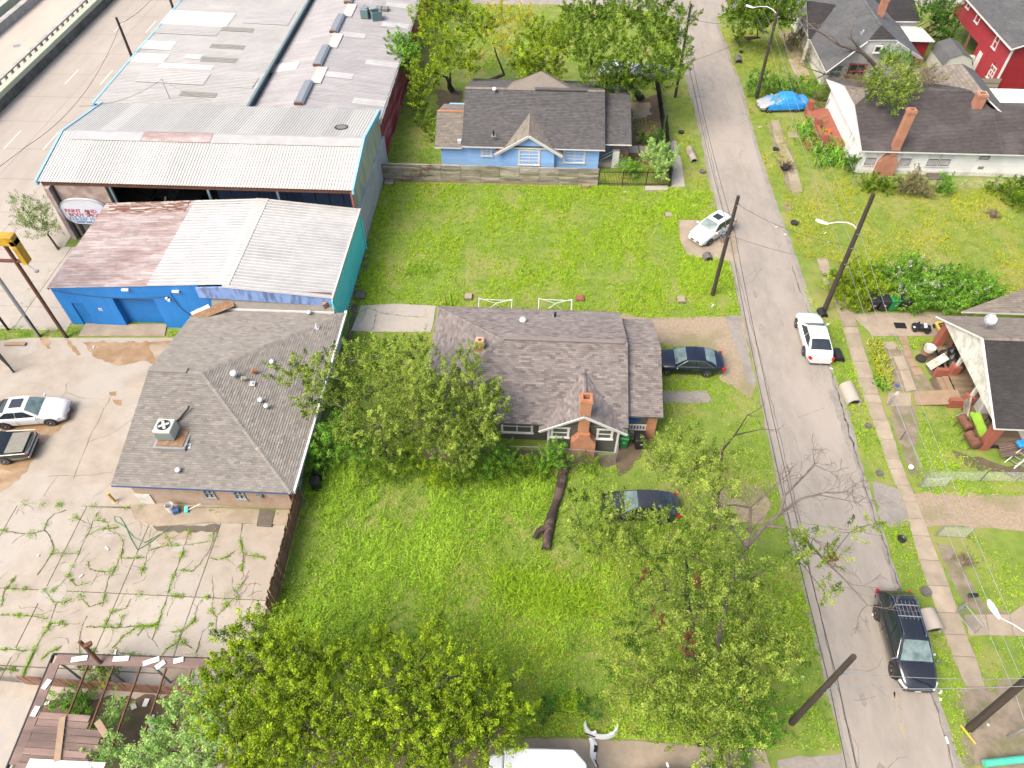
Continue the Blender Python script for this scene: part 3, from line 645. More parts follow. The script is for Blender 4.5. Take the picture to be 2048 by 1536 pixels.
def panel(parent,quad,zfun,mat_,name,lift=.05,pitch=.25,tint=.5,along='x'):
 p=[Vector(q)for q in quad];x0=min(v.x for v in p);x1=max(v.x for v in p);y0=min(v.y for v in p);y1=max(v.y for v in p)
 x0=(p[0].x+p[3].x)/2;x1=(p[1].x+p[2].x)/2;y1=(p[0].y+p[1].y)/2;y0=(p[2].y+p[3].y)/2
 m=corr((x0,y0,zfun(x0)+lift),(x0,y1,zfun(x0)+lift),(x1,y0,zfun(x1)+lift),(x1,y1,zfun(x1)+lift),pitch,.03);m.t=[tint]*len(m.t)
 return m.build(name,mat_,parent)
def chimney(parent,cx,cy,z0,z1,sx,sy,mat_='brick_red',cap=True,name='chimney'):
 mb=MB();t=.13
 for a,b,c,d in((cx-sx/2,cx+sx/2,cy-sy/2,cy-sy/2+t),(cx-sx/2,cx+sx/2,cy+sy/2-t,cy+sy/2),(cx-sx/2,cx-sx/2+t,cy-sy/2+t,cy+sy/2-t),(cx+sx/2-t,cx+sx/2,cy-sy/2+t,cy+sy/2-t)):mb.box(a,b,c,d,z0,z1)
 o=mb.build(name,mat_,parent)
 MB().box(cx-sx/2+t,cx+sx/2-t,cy-sy/2+t,cy+sy/2-t,z0+.05,z1-.5).build('flue','dark_interior',o)
 if cap:
  m=MB();e=.05
  for a,b,c,d in((cx-sx/2-e,cx+sx/2+e,cy-sy/2-e,cy-sy/2+t-.01),(cx-sx/2-e,cx+sx/2+e,cy+sy/2-t+.01,cy+sy/2+e),(cx-sx/2-e,cx-sx/2+t-.01,cy-sy/2+t,cy+sy/2-t),(cx+sx/2-t+.01,cx+sx/2+e,cy-sy/2+t,cy+sy/2-t)):m.box(a,b,c,d,z1-.28,z1-.08)
  m.build('corbel',mat_,o)
 return o
def turbine(parent,x,y,z,s=1.0,name='roof_vent',ball='white_plastic'):
 o=MB().lathe((x,y,z-.1),[(.13*s,0),(.13*s,.3*s),(.16*s,.32*s)],12).build(name,'galv',parent,smooth=False)
 MB().lathe((x,y,z+.2*s-.06),[(.14*s,0),(.24*s,.08*s),(.27*s,.18*s),(.24*s,.30*s),(.12*s,.38*s),(.02,.40*s)],14).build('turbine_head',ball,o,smooth=True)
 return o
def pipe_vent(parent,x,y,z,h=.45,r_=.06,mat_='white_plastic',name='vent_pipe',flange=True):
 o=MB().lathe((x,y,z-.15),[(r_,0),(r_,h+.15)],10).build(name,mat_,parent)
 if flange:MB().obox((x,y,z+.03),.34,.34,.02,0,R(14)).build('flashing','galv',o)
 return o
# warehouse row (far left)
WA=thing('warehouse','long warehouse with patched grey corrugated roof beside the frontage road','warehouse',(-33.5,78,0))
zA=lambda x:lerp(5.35,4.95,(x+40.2)/13.4)
w_=MB();w_.box(-40.05,-27.0,59.3,120,0,4.85);w_.build('wall','grey_stucco',WA)
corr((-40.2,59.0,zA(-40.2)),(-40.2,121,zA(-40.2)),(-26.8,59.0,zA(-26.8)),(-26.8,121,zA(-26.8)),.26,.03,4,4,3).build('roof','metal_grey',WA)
MB().box(-40.42,-40.2,59.0,121,4.9,5.42).build('fascia','skyblue',WA)
mb=MB();mb.box(-26.86,-26.62,59.2,121,4.80,4.97);mb.build('gutter','ac_teal',WA)
AP=[([(290,84),(352,88),(343,105),(280,101)],'metal_white2',.5),([(272,108),(337,114),(325,132),(262,126)],'metal_white',.35),([(325,125),(427,134),(421,143),(320,135)],'metal_white2',.6),([(374,109),(404,112),(400,121),(370,118)],'metal_white2',.5),
 ([(425,87),(489,92),(484,101),(420,95)],'metal_darkpatch',.5),([(407,113),(473,118),(468,128),(402,121)],'metal_darkpatch',.5),([(365,181),(433,187),(429,196),(360,191)],'metal_darkpatch',.7),([(447,53),(507,58),(504,66),(443,60)],'metal_darkpatch',.9),
 ([(342,25),(470,28),(455,55),(322,52)],'metal_white',.4),([(500,20),(590,22),(575,48),(485,46)],'metal_streak',.5),([(310,60),(440,62),(434,74),(302,70)],'metal_grey',.2),([(290,140),(420,150),(405,172),(275,165)],'metal_grey',.7),([(455,150),(515,152),(505,175),(445,172)],'metal_grey',.35),
 ([(350,2),(600,6),(597,12),(345,9)],'copper',.5)]
for i,(pl,m_,t_)in enumerate(AP[:-1]):panel(WA,[G(a,b,5.15)for a,b in pl],zA,m_,'roof_panel',.034+.0015*i,.26,t_)
WB=thing('warehouse','lower warehouse with white streaked roof, ridge vents and dark red side wall','warehouse',(-20.8,78,0))
rB=-22.1
zB=lambda x:(lerp(4.35,5.05,(x+26.6)/(rB+26.6))if x<rB else lerp(5.05,4.35,(x-rB)/(-14.65-rB)))
MB().box(-26.6,-15.0,59.6,112,0,4.25).build('wall','grey_stucco',WB)
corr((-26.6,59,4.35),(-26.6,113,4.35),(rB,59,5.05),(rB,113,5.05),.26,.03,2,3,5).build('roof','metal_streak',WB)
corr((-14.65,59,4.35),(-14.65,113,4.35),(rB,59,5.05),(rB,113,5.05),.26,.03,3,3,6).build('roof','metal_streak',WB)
corr((-14.82,59.0,.05),(-14.82,112,.05),(-14.82,59.0,4.3),(-14.82,112,4.3),.3,.03,1,4,7).build('side_wall','red_metal',WB)
mb=MB();mb.box(-14.72,-14.55,58.8,113,4.14,4.3);mb.build('gutter','metal_white',WB)
mb=MB()
for i in range(28):mb.box(-14.60,-14.50,59.5+i*1.9,59.58+i*1.9,4.0,4.31)
mb.build('gutter_bracket','iron',WB,kind='stuff')
for i,(pl,t_)in enumerate((([(667,65),(732,71),(728,80),(663,74)],.5),([(635,145),(707,150),(703,160),(628,156)],.6),([(734,115),(797,121),(794,131),(731,124)],.6),([(765,40),(817,44),(816,53),(763,49)],.6),([(709,191),(770,197),(767,208),(704,203)],.6),([(774,2),(815,5),(813,13),(771,10)],.4),([(540,120),(600,124),(592,140),(530,137)],.3))):
 panel(WB,[G(a,b,4.75)for a,b in pl],zB,'metal_white2','roof_panel',.034+.0015*i,.26,t_)
for k in range(5):
 y0=60.2+k*7.4;v_=MB();pr=[(-.42,0),(-.46,.22),(-.28,.40),(.28,.40),(.46,.22),(.42,0)]
 vs=[(rB+a,y,5.02+b)for y in(y0,y0+4.0)for a,b in pr];v_.add(vs,[(i,i+1,7+i,6+i)for i in range(5)]+[(0,1,2,3,4,5),(6,7,8,9,10,11)])
 vo=v_.build('ridge_vent','galv',WB);MB().box(rB-.38,rB+.38,y0-.03,y0,5.06,5.3).build('end_louvre','rust',vo)
 MB().box(rB-.475,rB-.45,y0+.1,y0+3.9,5.1,5.22).build('side_louvre','rust',vo)
 MB().obox((rB+.55,y0+5.7,5.09),1.0,3.2,.03,0,0,R(5)).build('ridge_flashing','metal_white',WB)
acu=thing('rooftop_condenser','round-topped grey condenser unit on the streaked warehouse roof','condenser',(-19.6,79.4,4.85))
MB().box(-20.05,-19.2,79.0,79.85,4.87,5.85).build('case','ac_teal',acu,bevel=.06);MB().lathe((-19.62,79.42,5.86),[(.36,0),(.36,.05),(.15,.06)],14).build('fan_guard','galv',acu)
mb=MB();mb.tube([(-19.7,79.9,5.3),(-19.9,81.2,4.95),(-20.3,82.5,4.95)],.05);mb.build('refrigerant_pipe','galv',acu)
acu=thing('rooftop_cooler','open square dark cooler box next to the grey rooftop condenser','cooler',(-18.4,79.4,4.75))
mb=MB();c_=(-18.45,79.4,5.15)
for dx,dy,sx,sy in((-.5,0,.08,1.1),(.5,0,.08,1.1),(0,-.5,1.0,.08),(0,.5,1.0,.08)):
 p=Matrix.Rotation(.5,2)@Vector((dx,dy));mb.obox((c_[0]+p.x,c_[1]+p.y,c_[2]),sx,sy,.9,.5)
mb.build('case','ac_teal',acu);MB().obox((c_[0],c_[1],4.9),.9,.9,.06,.5).build('tray','iron',acu)
acu=thing('roof_hatch','dark flat double hatch on the streaked warehouse roof near trees','hatch',(-18.2,81.8,4.7))
MB().box(-18.9,-18.25,81.4,82.2,4.7,5.05).build('lid','metal_darkpatch',acu,bevel=.03);MB().box(-18.2,-17.55,81.4,82.2,4.7,5.02).build('lid','metal_darkpatch',acu,bevel=.03)
# white gable-roofed body shop (C)
BC=thing('body_shop','open-fronted body shop with white ribbed gable roof and sky blue fascia','workshop',(-27,53,0))
x0,x1=-39.35,-14.6;yf,yr,yb=46.75,52.4,59.0;ze,zr=5.45,6.5
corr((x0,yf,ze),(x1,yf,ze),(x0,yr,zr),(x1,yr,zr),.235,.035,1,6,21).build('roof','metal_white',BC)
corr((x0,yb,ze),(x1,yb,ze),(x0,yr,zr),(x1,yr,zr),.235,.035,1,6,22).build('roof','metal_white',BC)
for a,b,m_ in((x0+.9,-32.6,'metal_white2'),(-32.55,-26.9,'metal_rust'),(-26.85,x1,'metal_white2')):
 mb=MB();mb.tint=.6;mb.face((a,yr-1.0,zr-.11),(b,yr-1.0,zr-.11),(b,yr,zr+.06),(a,yr,zr+.06));mb.face((a,yr+.3,zr),(b,yr+.3,zr),(b,yr,zr+.062),(a,yr,zr+.062));mb.build('ridge_cap',m_,BC)
for xx in(x0-.14,x1-.02):
 mb=MB()
 for ya,za,yb_,zb_ in((yf-.05,ze,yr,zr),(yr,zr,yb,ze)):
  mb.add([(xx+dx,yy,zz+dz)for(yy,zz)in((ya,za),(yb_,zb_))for dz in(-.32,.1)for dx in(0,.17)],[(0,1,3,2),(4,6,7,5),(0,4,5,1),(2,3,7,6),(0,2,6,4),(1,5,7,3)])
 mb.build('fascia','skyblue',BC)
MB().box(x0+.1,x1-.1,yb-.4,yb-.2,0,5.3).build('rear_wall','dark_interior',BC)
corr((x1-.1,yf+.2,2.85),(x1-.1,yb-.2,2.85),(x1-.1,yf+.2,5.3),(x1-.1,yb-.2,5.3),.3,.03,1,5,9).build('gable_sheet','gable_metal',BC)
mb=MB();mb.add([(x1-.1+dx,y,z)for dx in(0,.03)for y,z in((yf+.2,5.3),(yb-.2,5.3),(yr,zr-.05))],[(0,1,2),(3,5,4),(0,3,4,1),(1,4,5,2),(2,5,3,0)]);mb.build('gable_sheet','gable_metal',BC)
MB().box(x1-.3,x1+.12,yf+.1,yb+.1,0,2.85).build('side_wall','grey_stucco',BC,bevel=.02)
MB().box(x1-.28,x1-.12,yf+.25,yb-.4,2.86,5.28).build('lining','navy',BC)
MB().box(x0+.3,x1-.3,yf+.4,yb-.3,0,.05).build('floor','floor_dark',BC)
mb=MB()
for i in range(10):mb.box(-26.0+i*1.13,-24.92+i*1.13,48.2,48.26+.02*(i%2),.06,5.2)
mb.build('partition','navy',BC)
for x in(-33.9,-26.1,-20.6):MB().box(x-.09,x+.09,47.0,47.18,0,5.3).build('post','ac_teal',BC)
MB().box(x0+.2,x1-.1,46.98,47.14,5.0,5.34).build('eave_beam','rust',BC)
MB().box(x1-.22,x1-.06,46.9,47.1,0,5.2).build('corner_post','brick_paint',BC)
MB().box(-38.95,-34.3,47.02,47.35,0,5.2).build('brick_front','brick_gate',BC)
MB().box(-38.98,-38.6,46.6,47.02,0,4.95).build('brick_pier','brick_gate',BC);MB().lathe((-38.45,46.95,0),[(.06,0),(.06,5.0)],8).build('downpipe','iron',BC)
MB().box(x0+.05,x0+.3,yf+.3,yb-.2,0,5.2).build('end_wall','brick_gate',BC)
q=G(683,255,6.13);mb=MB()
for i in range(24):
 a=2*math.pi*i/24;b=2*math.pi*(i+1)/24
 zf=lambda yy:lerp(zr,ze,(yy-yr)/(yb-yr))+.05
 P4=[(q[0]+r_*math.cos(t),q[1]+r_*math.sin(t))for r_,t in((.42,a),(.58,a),(.58,b),(.42,b))];mb.face(*[(x,y,zf(y))for x,y in P4])
mb.build('roof_ring','iron',BC);mb=MB();mb.face(*[(q[0]+.42*math.cos(2*math.pi*i/20),q[1]+.42*math.sin(2*math.pi*i/20),zf(q[1]+.42*math.sin(2*math.pi*i/20))-.002)for i in range(20)]);mb.build('roof_opening','metal_darkpatch',BC)
SG=thing('shop_sign','white oval sign reading PAINT AND BODY SHOP in front of the brick wall','sign',(-36.4,46.75,0))
sc=(-36.7,46.8,2.6);pts=[]
for i in range(40):
 a=2*math.pi*i/40;x=1.95*math.copysign(abs(math.cos(a))**.85,math.cos(a));z=1.25*math.copysign(abs(math.sin(a))**.8,math.sin(a))+.1
 pts.append((sc[0]+x,max(z,-1.0)+sc[2]))
n=len(pts);mb=MB();mb.add([(x,sc[1]-.12,z)for x,z in pts]+[(x,sc[1]+.1,z)for x,z in pts],[tuple(range(n)),tuple(range(n,2*n))[::-1]]+[(i,(i+1)%n,n+(i+1)%n,n+i)for i in range(n)]);mb.build('panel','sign_face',SG)
mb=MB();mb.tube([(x,sc[1]-.12,z)for x,z in pts+pts[:1]],.04,6);mb.build('rim','galv',SG)
for dx in(-1.1,.2):MB().box(sc[0]+dx-.12,sc[0]+dx+.12,sc[1]-.08,sc[1]+.08,0,sc[2]-.85).build('leg','iron',SG)
mb=MB()
for i in range(9):mb.box(sc[0]-.9+i*.12,sc[0]-.86+i*.12,sc[1]-.02,sc[1]+.02,0,1.4)
mb.build('grille','galv',SG)
def text(parent,body,size,loc,mat_,name,shear=0,sx=1.0,rot=(R(90),0,0),align='LEFT'):
 cu=bpy.data.curves.new(name,'FONT');cu.body=body;cu.size=size;cu.extrude=.008;cu.offset=.004*size;cu.shear=shear;cu.align_x=align
 t=bpy.data.objects.new('tmp',cu);COL.objects.link(t);dg=bpy.context.evaluated_depsgraph_get();me=bpy.data.meshes.new_from_object(t.evaluated_get(dg));bpy.data.objects.remove(t)
 me.materials.clear();me.materials.append(MAT[mat_]);o=link(name,me,parent);o.location=Vector(loc)-wloc(parent);o.rotation_euler=rot;o.scale=(sx,1,1);return o
text(SG,'PAINT  AND',.46,(sc[0]-1.62,sc[1]-.135,sc[2]+.10),'red_print','lettering',0,1.02)
text(SG,'BODY SHOP',.46,(sc[0]-1.45,sc[1]-.135,sc[2]-.30),'red_print','lettering',0,1.0)
text(SG,'713-227 15',.42,(sc[0]-1.62,sc[1]-.135,sc[2]-.66),'blue_print','lettering',0,1.1)
text(SG,'WRECKER',.27,(sc[0]-1.15,sc[1]-.135,sc[2]-.92),'blue_print','lettering',0,1.1)
# blue and teal workshop (D)
BD=thing('paint_shop','blue fronted workshop with rust-patched low gable roof and teal side','workshop',(-24.4,41.6,0))
dx0,dx1,dy0,dy1,rx=-34.42,-14.35,36.72,46.5,-21.75;zl,zrD,zrt=3.6,4.5,3.8
f=fmap('S',dy0);ops=[(-33.55,-32.7,0,2.15),(-30.3,-27.28,0,2.8)]
wall(MB(),f,dx0,dx1,0,3.45,.25,ops).build('front_wall','blue_paint',BD)
mb=MB();mb.add([(x,y,z)for y in(dy0-.03,dy0+.22)for x,z in((dx0,3.455),(-23.6,3.455),(-23.6,4.3),(dx0,3.56))],[(0,1,2,3),(7,6,5,4),(0,4,5,1),(1,5,6,2),(2,6,7,3),(3,7,4,0)]);mb.build('front_gable','blue_paint',BD)
mb=MB();mb.add([(x,y,z)for y in(dy0-.35,dy0-.2)for x,z in((-23.65,3.45),(dx1+.03,3.05),(dx1+.03,3.74),(rx,4.44),(-23.65,4.3))],[(0,1,2,3,4),(9,8,7,6,5)]+[(i,(i+1)%5,5+(i+1)%5,5+i)for i in range(5)]);mb.build('fascia','blue_pale',BD)
MB().box(dx0,dx0+.25,dy0+.25,dy1,0,3.5).build('side_wall','blue_paint',BD);MB().box(dx0+.25,dx1-.2,dy1-.2,dy1,0,3.5).build('rear_wall','navy',BD)
corr((dx1,dy0-.35,.08),(dx1,dy1,.08),(dx1,dy0-.35,3.72),(dx1,dy1,3.72),.33,.04,1,3,31).build('teal_wall','teal',BD)
for y in(dy0-.40,dy1+.06):MB().lathe((dx1+.1,y,0),[(.07,0),(.07,3.6)],8).build('downpipe','teal',BD)
zD=lambda x:(lerp(zl,zrD,(x-dx0)/(rx-dx0))if x<rx else lerp(zrD,zrt,(x-rx)/(dx1-rx)))
xm=-27.2
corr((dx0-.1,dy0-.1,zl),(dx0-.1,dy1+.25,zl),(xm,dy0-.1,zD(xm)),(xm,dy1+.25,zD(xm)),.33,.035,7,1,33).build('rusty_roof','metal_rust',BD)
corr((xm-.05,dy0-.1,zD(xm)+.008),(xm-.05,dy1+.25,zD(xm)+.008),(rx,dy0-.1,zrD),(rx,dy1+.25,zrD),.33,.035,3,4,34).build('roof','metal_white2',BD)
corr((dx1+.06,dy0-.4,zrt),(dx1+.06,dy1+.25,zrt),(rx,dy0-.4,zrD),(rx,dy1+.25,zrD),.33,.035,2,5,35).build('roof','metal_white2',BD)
for i in range(3):panel(BD,[(-34.3+i*.2,46.7-i*.5,0),(-27.6,46.7-i*.5,0),(-27.6,46.25-i*.5,0),(-34.3+i*.2,46.25-i*.5,0)],zD,'metal_rustbad','roof_panel',.045+.004*i,.22,.5)
mb=MB();mb.tint=.5;mb.face((rx-.55,dy0-.12,zD(rx-.55)+.05),(rx+.45,dy0-.12,zD(rx+.45)+.05),(rx+.45,dy1+.25,zD(rx+.45)+.05),(rx-.55,dy1+.25,zD(rx-.55)+.05));mb.build('ridge_cap','metal_white',BD)
MB().box(dx1+.06,dx1+.2,dy0-.4,dy1+.25,3.66,3.84).build('gutter','metal_white',BD)
mb=MB();mb.box(dx0-.16,dx0-.1,dy0-.1,dy1+.25,3.45,3.64);mb.build('edge_trim','metal_rust',BD)
d_=MB();fbox(d_,f,-33.53,-32.72,-.12,-.07,.02,2.13);do=d_.build('door','blue_door',BD);m=MB();m.lathe((-32.85,dy0+.03,1.0),[(.03,-.02),(.03,.05)],8,'Y');m.build('door_knob','galv',do)
ro=thing('x',None,None);bpy.data.objects.remove(ro)
rd=MB()
for i in range(16):fbox(rd,f,-30.28,-27.3,-.5-(.02 if i%2 else 0),-.44,.03+i*.173,.03+(i+1)*.173-.012)
rd.build('roller_door','blue_door',BD)
MB().box(-30.3,-27.28,dy0+.5,dy0+.56,0,2.8).build('door_backing','blue_door',BD)
for a in(-30.3,-27.28):MB().box(a-.01,a+.01,dy0+.25,dy0+.5,0,2.8).build('door_reveal','blue_paint',BD)
m=MB();fbox(m,f,-31.75,-31.5,0,.02,1.5,1.75);m.build('notice','white_plastic',BD);m=MB();fbox(m,f,-31.7,-31.55,.02,.024,1.56,1.66);m.build('notice_print','brick_paint',BD)
m=MB();m.lathe((-26.2,dy0-.12,2.95),[(.08,0),(.10,.16)],8,'Z');m.obox((-26.05,dy0-.16,2.92),.16,.2,.14,.3);m.build('flood_lamp','white_plastic',BD)
m=MB();m.tube(catenary((-34.3,dy0-.06,3.4),(-26.0,dy0-.06,3.2),.45),.02,5);m.build('wall_cable','iron',BD)
m=MB();m.tube([(-25.8,dy0-.05,3.45),(-25.6,dy0-.05,2.2),(-24.6,dy0-.05,.5)],.018,5);m.build('wall_cable','iron',BD)
for x in(-28.9,-25.3):MB().box(x-.25,x+.25,dy0-.2,dy0-.04,3.66,3.8).build('gutter_stub','white_plastic',BD)
MB().box(-23.6,dx1,dy0-.01,dy0+.02,3.46,4.0).build('soffit_board','wood_old',BD)
m=MB();m.obox((-14.75,36.4,3.0),.35,.3,.9,.4,.1,-.3);m.build('rotten_board','osb',BD)
# brick office with big shingle roof (E)
BE=thing('brick_office','low brick office with broad tan shingle hip roof and rooftop cooling unit','office building',(-19,29,0))
ex0,ex1,ey0,ey1=-24.0,-13.55,21.4,36.15;eyr=28.85;exr=-20.7;zE,zP=2.6,4.2
f=fmap('S',21.9);ops=[(-19.2,-18.5,.9,1.85),(-17.4,-16.7,.9,1.85)]
wall(MB(),f,-23.4,-14.1,0,2.5,.25,ops).build('front_wall','brick_weathered',BE)
MB().box(-23.4,-23.15,22.15,35.9,0,2.6).build('side_wall','brick_weathered',BE);MB().box(-14.35,-14.1,22.15,35.9,0,2.48).build('side_wall','white_peel',BE)
mb=MB();mb.add([(x,y,z)for x in(-23.4,-23.15)for y,z in((22,2.6),(35.8,2.6),(eyr,3.95))],[(0,1,2),(3,5,4),(0,3,4,1),(1,4,5,2),(2,5,3,0)]);mb.build('gable_wall','brick_weathered',BE)
roof_plane(BE,[(ex0,ey0,zE),(ex1,ey0,zE),(exr,eyr,zP),(ex0-.05,eyr,zP)],'shingle_office',.33,.15,.14,'blue_trim',1)
roof_plane(BE,[(ex1,ey1,zE),(ex0,ey1,zE),(ex0-.05,eyr,zP),(exr,eyr,zP)],'shingle_office',.33,.15,.14,'white_trim',2)
roof_plane(BE,[(ex1,ey0,zE),(ex1,ey1,zE),(exr,eyr,zP)],'shingle_office',.33,.15,.14,'white_trim',3)
for b in((ex1,ey0,zE),(ex1,ey1,zE)):ridge_cap(BE,(exr,eyr,zP),b,'shingle_office',.16)
ridge_cap(BE,(exr,eyr,zP),(ex0,eyr,zP),'shingle_office',.2)
MB().box(-24.02,-21.6,eyr-.18,eyr+.22,zP+.05,zP+.12).build('ridge_vent','shingle_office',BE)
for u in(ops[0],ops[1]):window(BE,f,u[0]+.08,u[1]-.08,u[2]+.05,u[3]-.02,2,2,'galv','glass',.06)
MB().box(ex1-.02,ex1+.16,ey0+.1,ey1+.3,2.42,2.6).build('gutter','white_trim',BE)
mb=MB();mb.tint=.4;mb.face((-22.9,36.1,2.72),(-14.2,36.1,2.72),(-14.2,36.6,3.35),(-22.9,36.6,3.35));mb.build('upstand','shingle_office',BE)
MB().box(-22.9,-14.2,36.02,36.08,2.66,2.8).build('flashing','white_trim',BE)
m=MB();m.obox((-22.6,35.6,2.95),2.9,.75,.05,.55,.12,-.1);tag(m.build('loose_board','osb'),'rusty brown board lying across the office roof edge below blue wall','board')
m=MB();m.obox((-23.5,35.7,2.84),1.3,.5,.03,.75,.1);tag(m.build('loose_sheet','white_plastic'),'white sheet under the rusty board on the office roof','sheet')
for px_,py_,z,s in((470,752,3.9,.85),):turbine(BE,*G(px_,py_,z)[:2],z,s)
for px_,py_,z in((358,943,2.85),(522,803,3.4),(534,815,3.35),(619,628,2.75),(545,727,3.3)):turbine(BE,*G(px_,py_,z)[:2],z,.62,'roof_vent')
for px_,py_,z,h_,m_ in((634,656,2.95,.4,'white_plastic'),(505,768,3.6,.18,'white_plastic'),(376,893,3.15,.25,'galv'),(460,612,2.72,.15,'galv')):pipe_vent(BE,*G(px_,py_,z)[:2],z,h_,.05,m_)
for px_,py_,z,m_ in((510,745,3.65,'copper'),(489,760,3.75,'wood_grey')):
 q=G(px_,py_,z);m=MB();m.obox((q[0],q[1],z+.15),.28,.22,.22,.5,.3,.4);m.tube([(q[0],q[1],z-.1),(q[0],q[1],z+.1)],.08);m.build('vent_stub',m_,BE)
AC=thing('rooftop_air_conditioner','cream air conditioner with round fan on the brick office roof','air conditioner',(-21.3,24.6,3.2))
q=(-21.2,24.45);zz=3.32
MB().box(q[0]-.95,q[0]+.95,q[1]-.85,q[1]+.85,zz-.45,zz+.02).build('curb','galv',AC);MB().box(q[0]-.8,q[0]+.8,q[1]-.7,q[1]+.7,zz+.024,zz+.07).build('platform','osb',AC)
case=MB();bx,by=q[0]-.3,q[1]+.15
case.box(bx-.52,bx+.52,by-.5,by+.5,zz+.1,zz+.95);co=case.build('case','ac_cream',AC,bevel=.04)
mb=MB()
for i in range(12):mb.box(bx-.46+i*.08,bx-.43+i*.08,by-.515,by-.503,zz+.15,zz+.8);mb.box(bx+.503,bx+.515,by-.44+i*.075,by-.41+i*.075,zz+.15,zz+.8)
mb.build('louvre','ac_teal',co);MB().lathe((bx,by,zz+.952),[(.38,0),(.38,.012)],20).build('fan_well','iron',co)
mb=MB()
for k in range(4):mb.obox((bx+.17*math.cos(k*1.57+.5),by+.17*math.sin(k*1.57+.5),zz+.975),.3,.16,.012,k*1.57+.5)
mb.lathe((bx,by,zz+.97),[(.09,0),(.09,.03)],10);mb.build('fan','ac_cream',co)
mb=MB();mb.tube([(bx+.1,by+.5,zz+.3),(bx+.3,by+.9,3.6),(bx+.75,by+1.6,3.85),(bx+.78,by+1.75,3.95)],.06,7);mb.build('pipe_insulation','rubber',AC)
mb=MB()
for i,(a,b,c)in enumerate(((-23.5,21.55,.9),)):mb.box(-23.42,-22.55,21.84,21.9,.03,1.0)
mb.build('torn_lining','white_peel',BE)
MB().box(-15.95,-15.65,21.72,21.9,1.3,1.6).build('meter_box','galv',BE)
tag(slab('door_mat',[(514,1053),(520,1020),(552,1022),(544,1055)],.03,.14,'dark_slab',px=True),'dark square plate on concrete beside the brick office wall','plate')
q=G(345,1022);bk=thing('bucket','white cylindrical bucket with blue cloth beside brick wall','bucket',(*q[:2],.1));MB().lathe((q[0],q[1],.1),[(.2,0),(.24,.55),(.22,.55),(.18,.1)],14).build('pail','white_plastic',bk);MB().obox((q[0]+.35,q[1]-.12,.25),.35,.3,.3,.4).build('cloth','shorts_blue',bk)
q=G(375,1023);br_=thing('broom','teal push broom with white handle lying by brick wall','broom',(*q[:2],.12));MB().obox((q[0],q[1],.2),.18,.4,.16,.3).build('head','teal',br_);m=MB();m.tube([(q[0]+.1,q[1],.2),(*G(407,1017)[:2],.55)],.022);m.build('handle','white_plastic',br_)
m=MB();pts=GP([(365,1030),(340,1055),(300,1085),(275,1100),(262,1078),(250,1050),(240,1035),(228,1032),(230,1042),(248,1052),(268,1075),(290,1085),(320,1068)],.05);m.tube(pts,.022,5);tag(m.build('garden_hose','green_bin'),'thin green hose looping over cracked concrete lot','hose')
q=G(231,1004);bo=thing('bollard','short yellow bollard leaning beside the brick office corner','bollard',(*q[:2],0));m=MB();m.tube([(q[0],q[1],0),(q[0]-.08,q[1],.95)],.085,10);m.build('post','yellow_paint',bo);MB().lathe((q[0],q[1],0),[(.22,0),(.2,.06)],10).build('footing','lot_grey',bo)
# taupe-roofed bungalow in the middle (H1)
H1=thing('bungalow','olive bungalow with taupe shingle roof, brick chimneys and front gable bay','house',(0,32,0))
f=fmap('S',27.75);wn=(GY(1004,866,27.72)[0],GY(1064,866,27.72)[0])
wall(MB(),f,-6.6,5.4,0,2.55,.2,[]).build('wall','siding_olive',H1)
MB().box(-6.6,-6.4,27.95,36.7,0,2.55).build('side_wall','siding_olive',H1);MB().box(5.2,5.4,27.95,36.7,0,2.55).build('side_wall','siding_olive',H1);MB().box(-6.4,5.2,36.5,36.7,0,2.55).build('rear_wall','siding_olive',H1)
mb=MB();mb.add([(x,y,z)for x in(5.22,5.4)for y,z in((28.0,2.55),(36.6,2.55),(32.3,4.35))],[(0,1,2),(3,5,4),(0,3,4,1),(1,4,5,2),(2,5,3,0)]);mb.build('gable_wall','siding_olive',H1)
siding(MB(),f,-6.6,.95,.55,2.5).build('siding','siding_olive',H1)
mb=MB();fbox(mb,f,-6.6,.95,0,.05,.5,.6);mb.build('skirt_board','siding_olive',H1)
wo_=window(H1,f,wn[0]+.05,wn[1]-.05,.8,1.98,2,2,deep=.04)
e0,e1,ya,yb_,yr_,z0_,zr_=-7.05,5.78,27.0,37.2,32.2,2.6,4.65
roof_plane(H1,[(e0,ya,z0_),(e1,ya,z0_),(e1,yr_,zr_),(-2.3,yr_,zr_)],'shingle_taupe',.33,.145,.13,'siding_olive',11)
roof_plane(H1,[(e1,yb_,z0_),(e0,yb_,z0_),(-2.3,yr_,zr_),(e1,yr_,zr_)],'shingle_taupe',.33,.145,.13,'siding_olive',12)
roof_plane(H1,[(e0,yb_,z0_),(e0,ya,z0_),(-2.3,yr_,zr_)],'shingle_taupe',.33,.145,.13,'siding_olive',13)
ridge_cap(H1,(-2.3,yr_,zr_),(e1,yr_,zr_),'shingle_taupe',.16);ridge_cap(H1,(-2.3,yr_,zr_),(e0,ya,z0_),'shingle_taupe',.13);ridge_cap(H1,(-2.3,yr_,zr_),(e0,yb_,z0_),'shingle_taupe',.13)
MB().box(-2.1,e1-.2,yr_-.14,yr_+.17,zr_+.05,zr_+.13).build('ridge_vent','shingle_taupe',H1)
pz,pr=2.55,4.1;px0,px1=5.8,7.98
roof_plane(H1,[(px0,27.95,pz),(px1,27.95,pz),(px1,32.35,pr),(px0,32.35,pr)],'shingle_taupe',.33,.145,.13,'siding_olive',14,'porch_roof')
roof_plane(H1,[(px1,36.6,pz),(px0,36.6,pz),(px0,32.35,pr),(px1,32.35,pr)],'shingle_taupe',.33,.145,.13,'siding_olive',15,'porch_roof')
ridge_cap(H1,(px0,32.35,pr),(px1,32.35,pr),'shingle_taupe',.14)
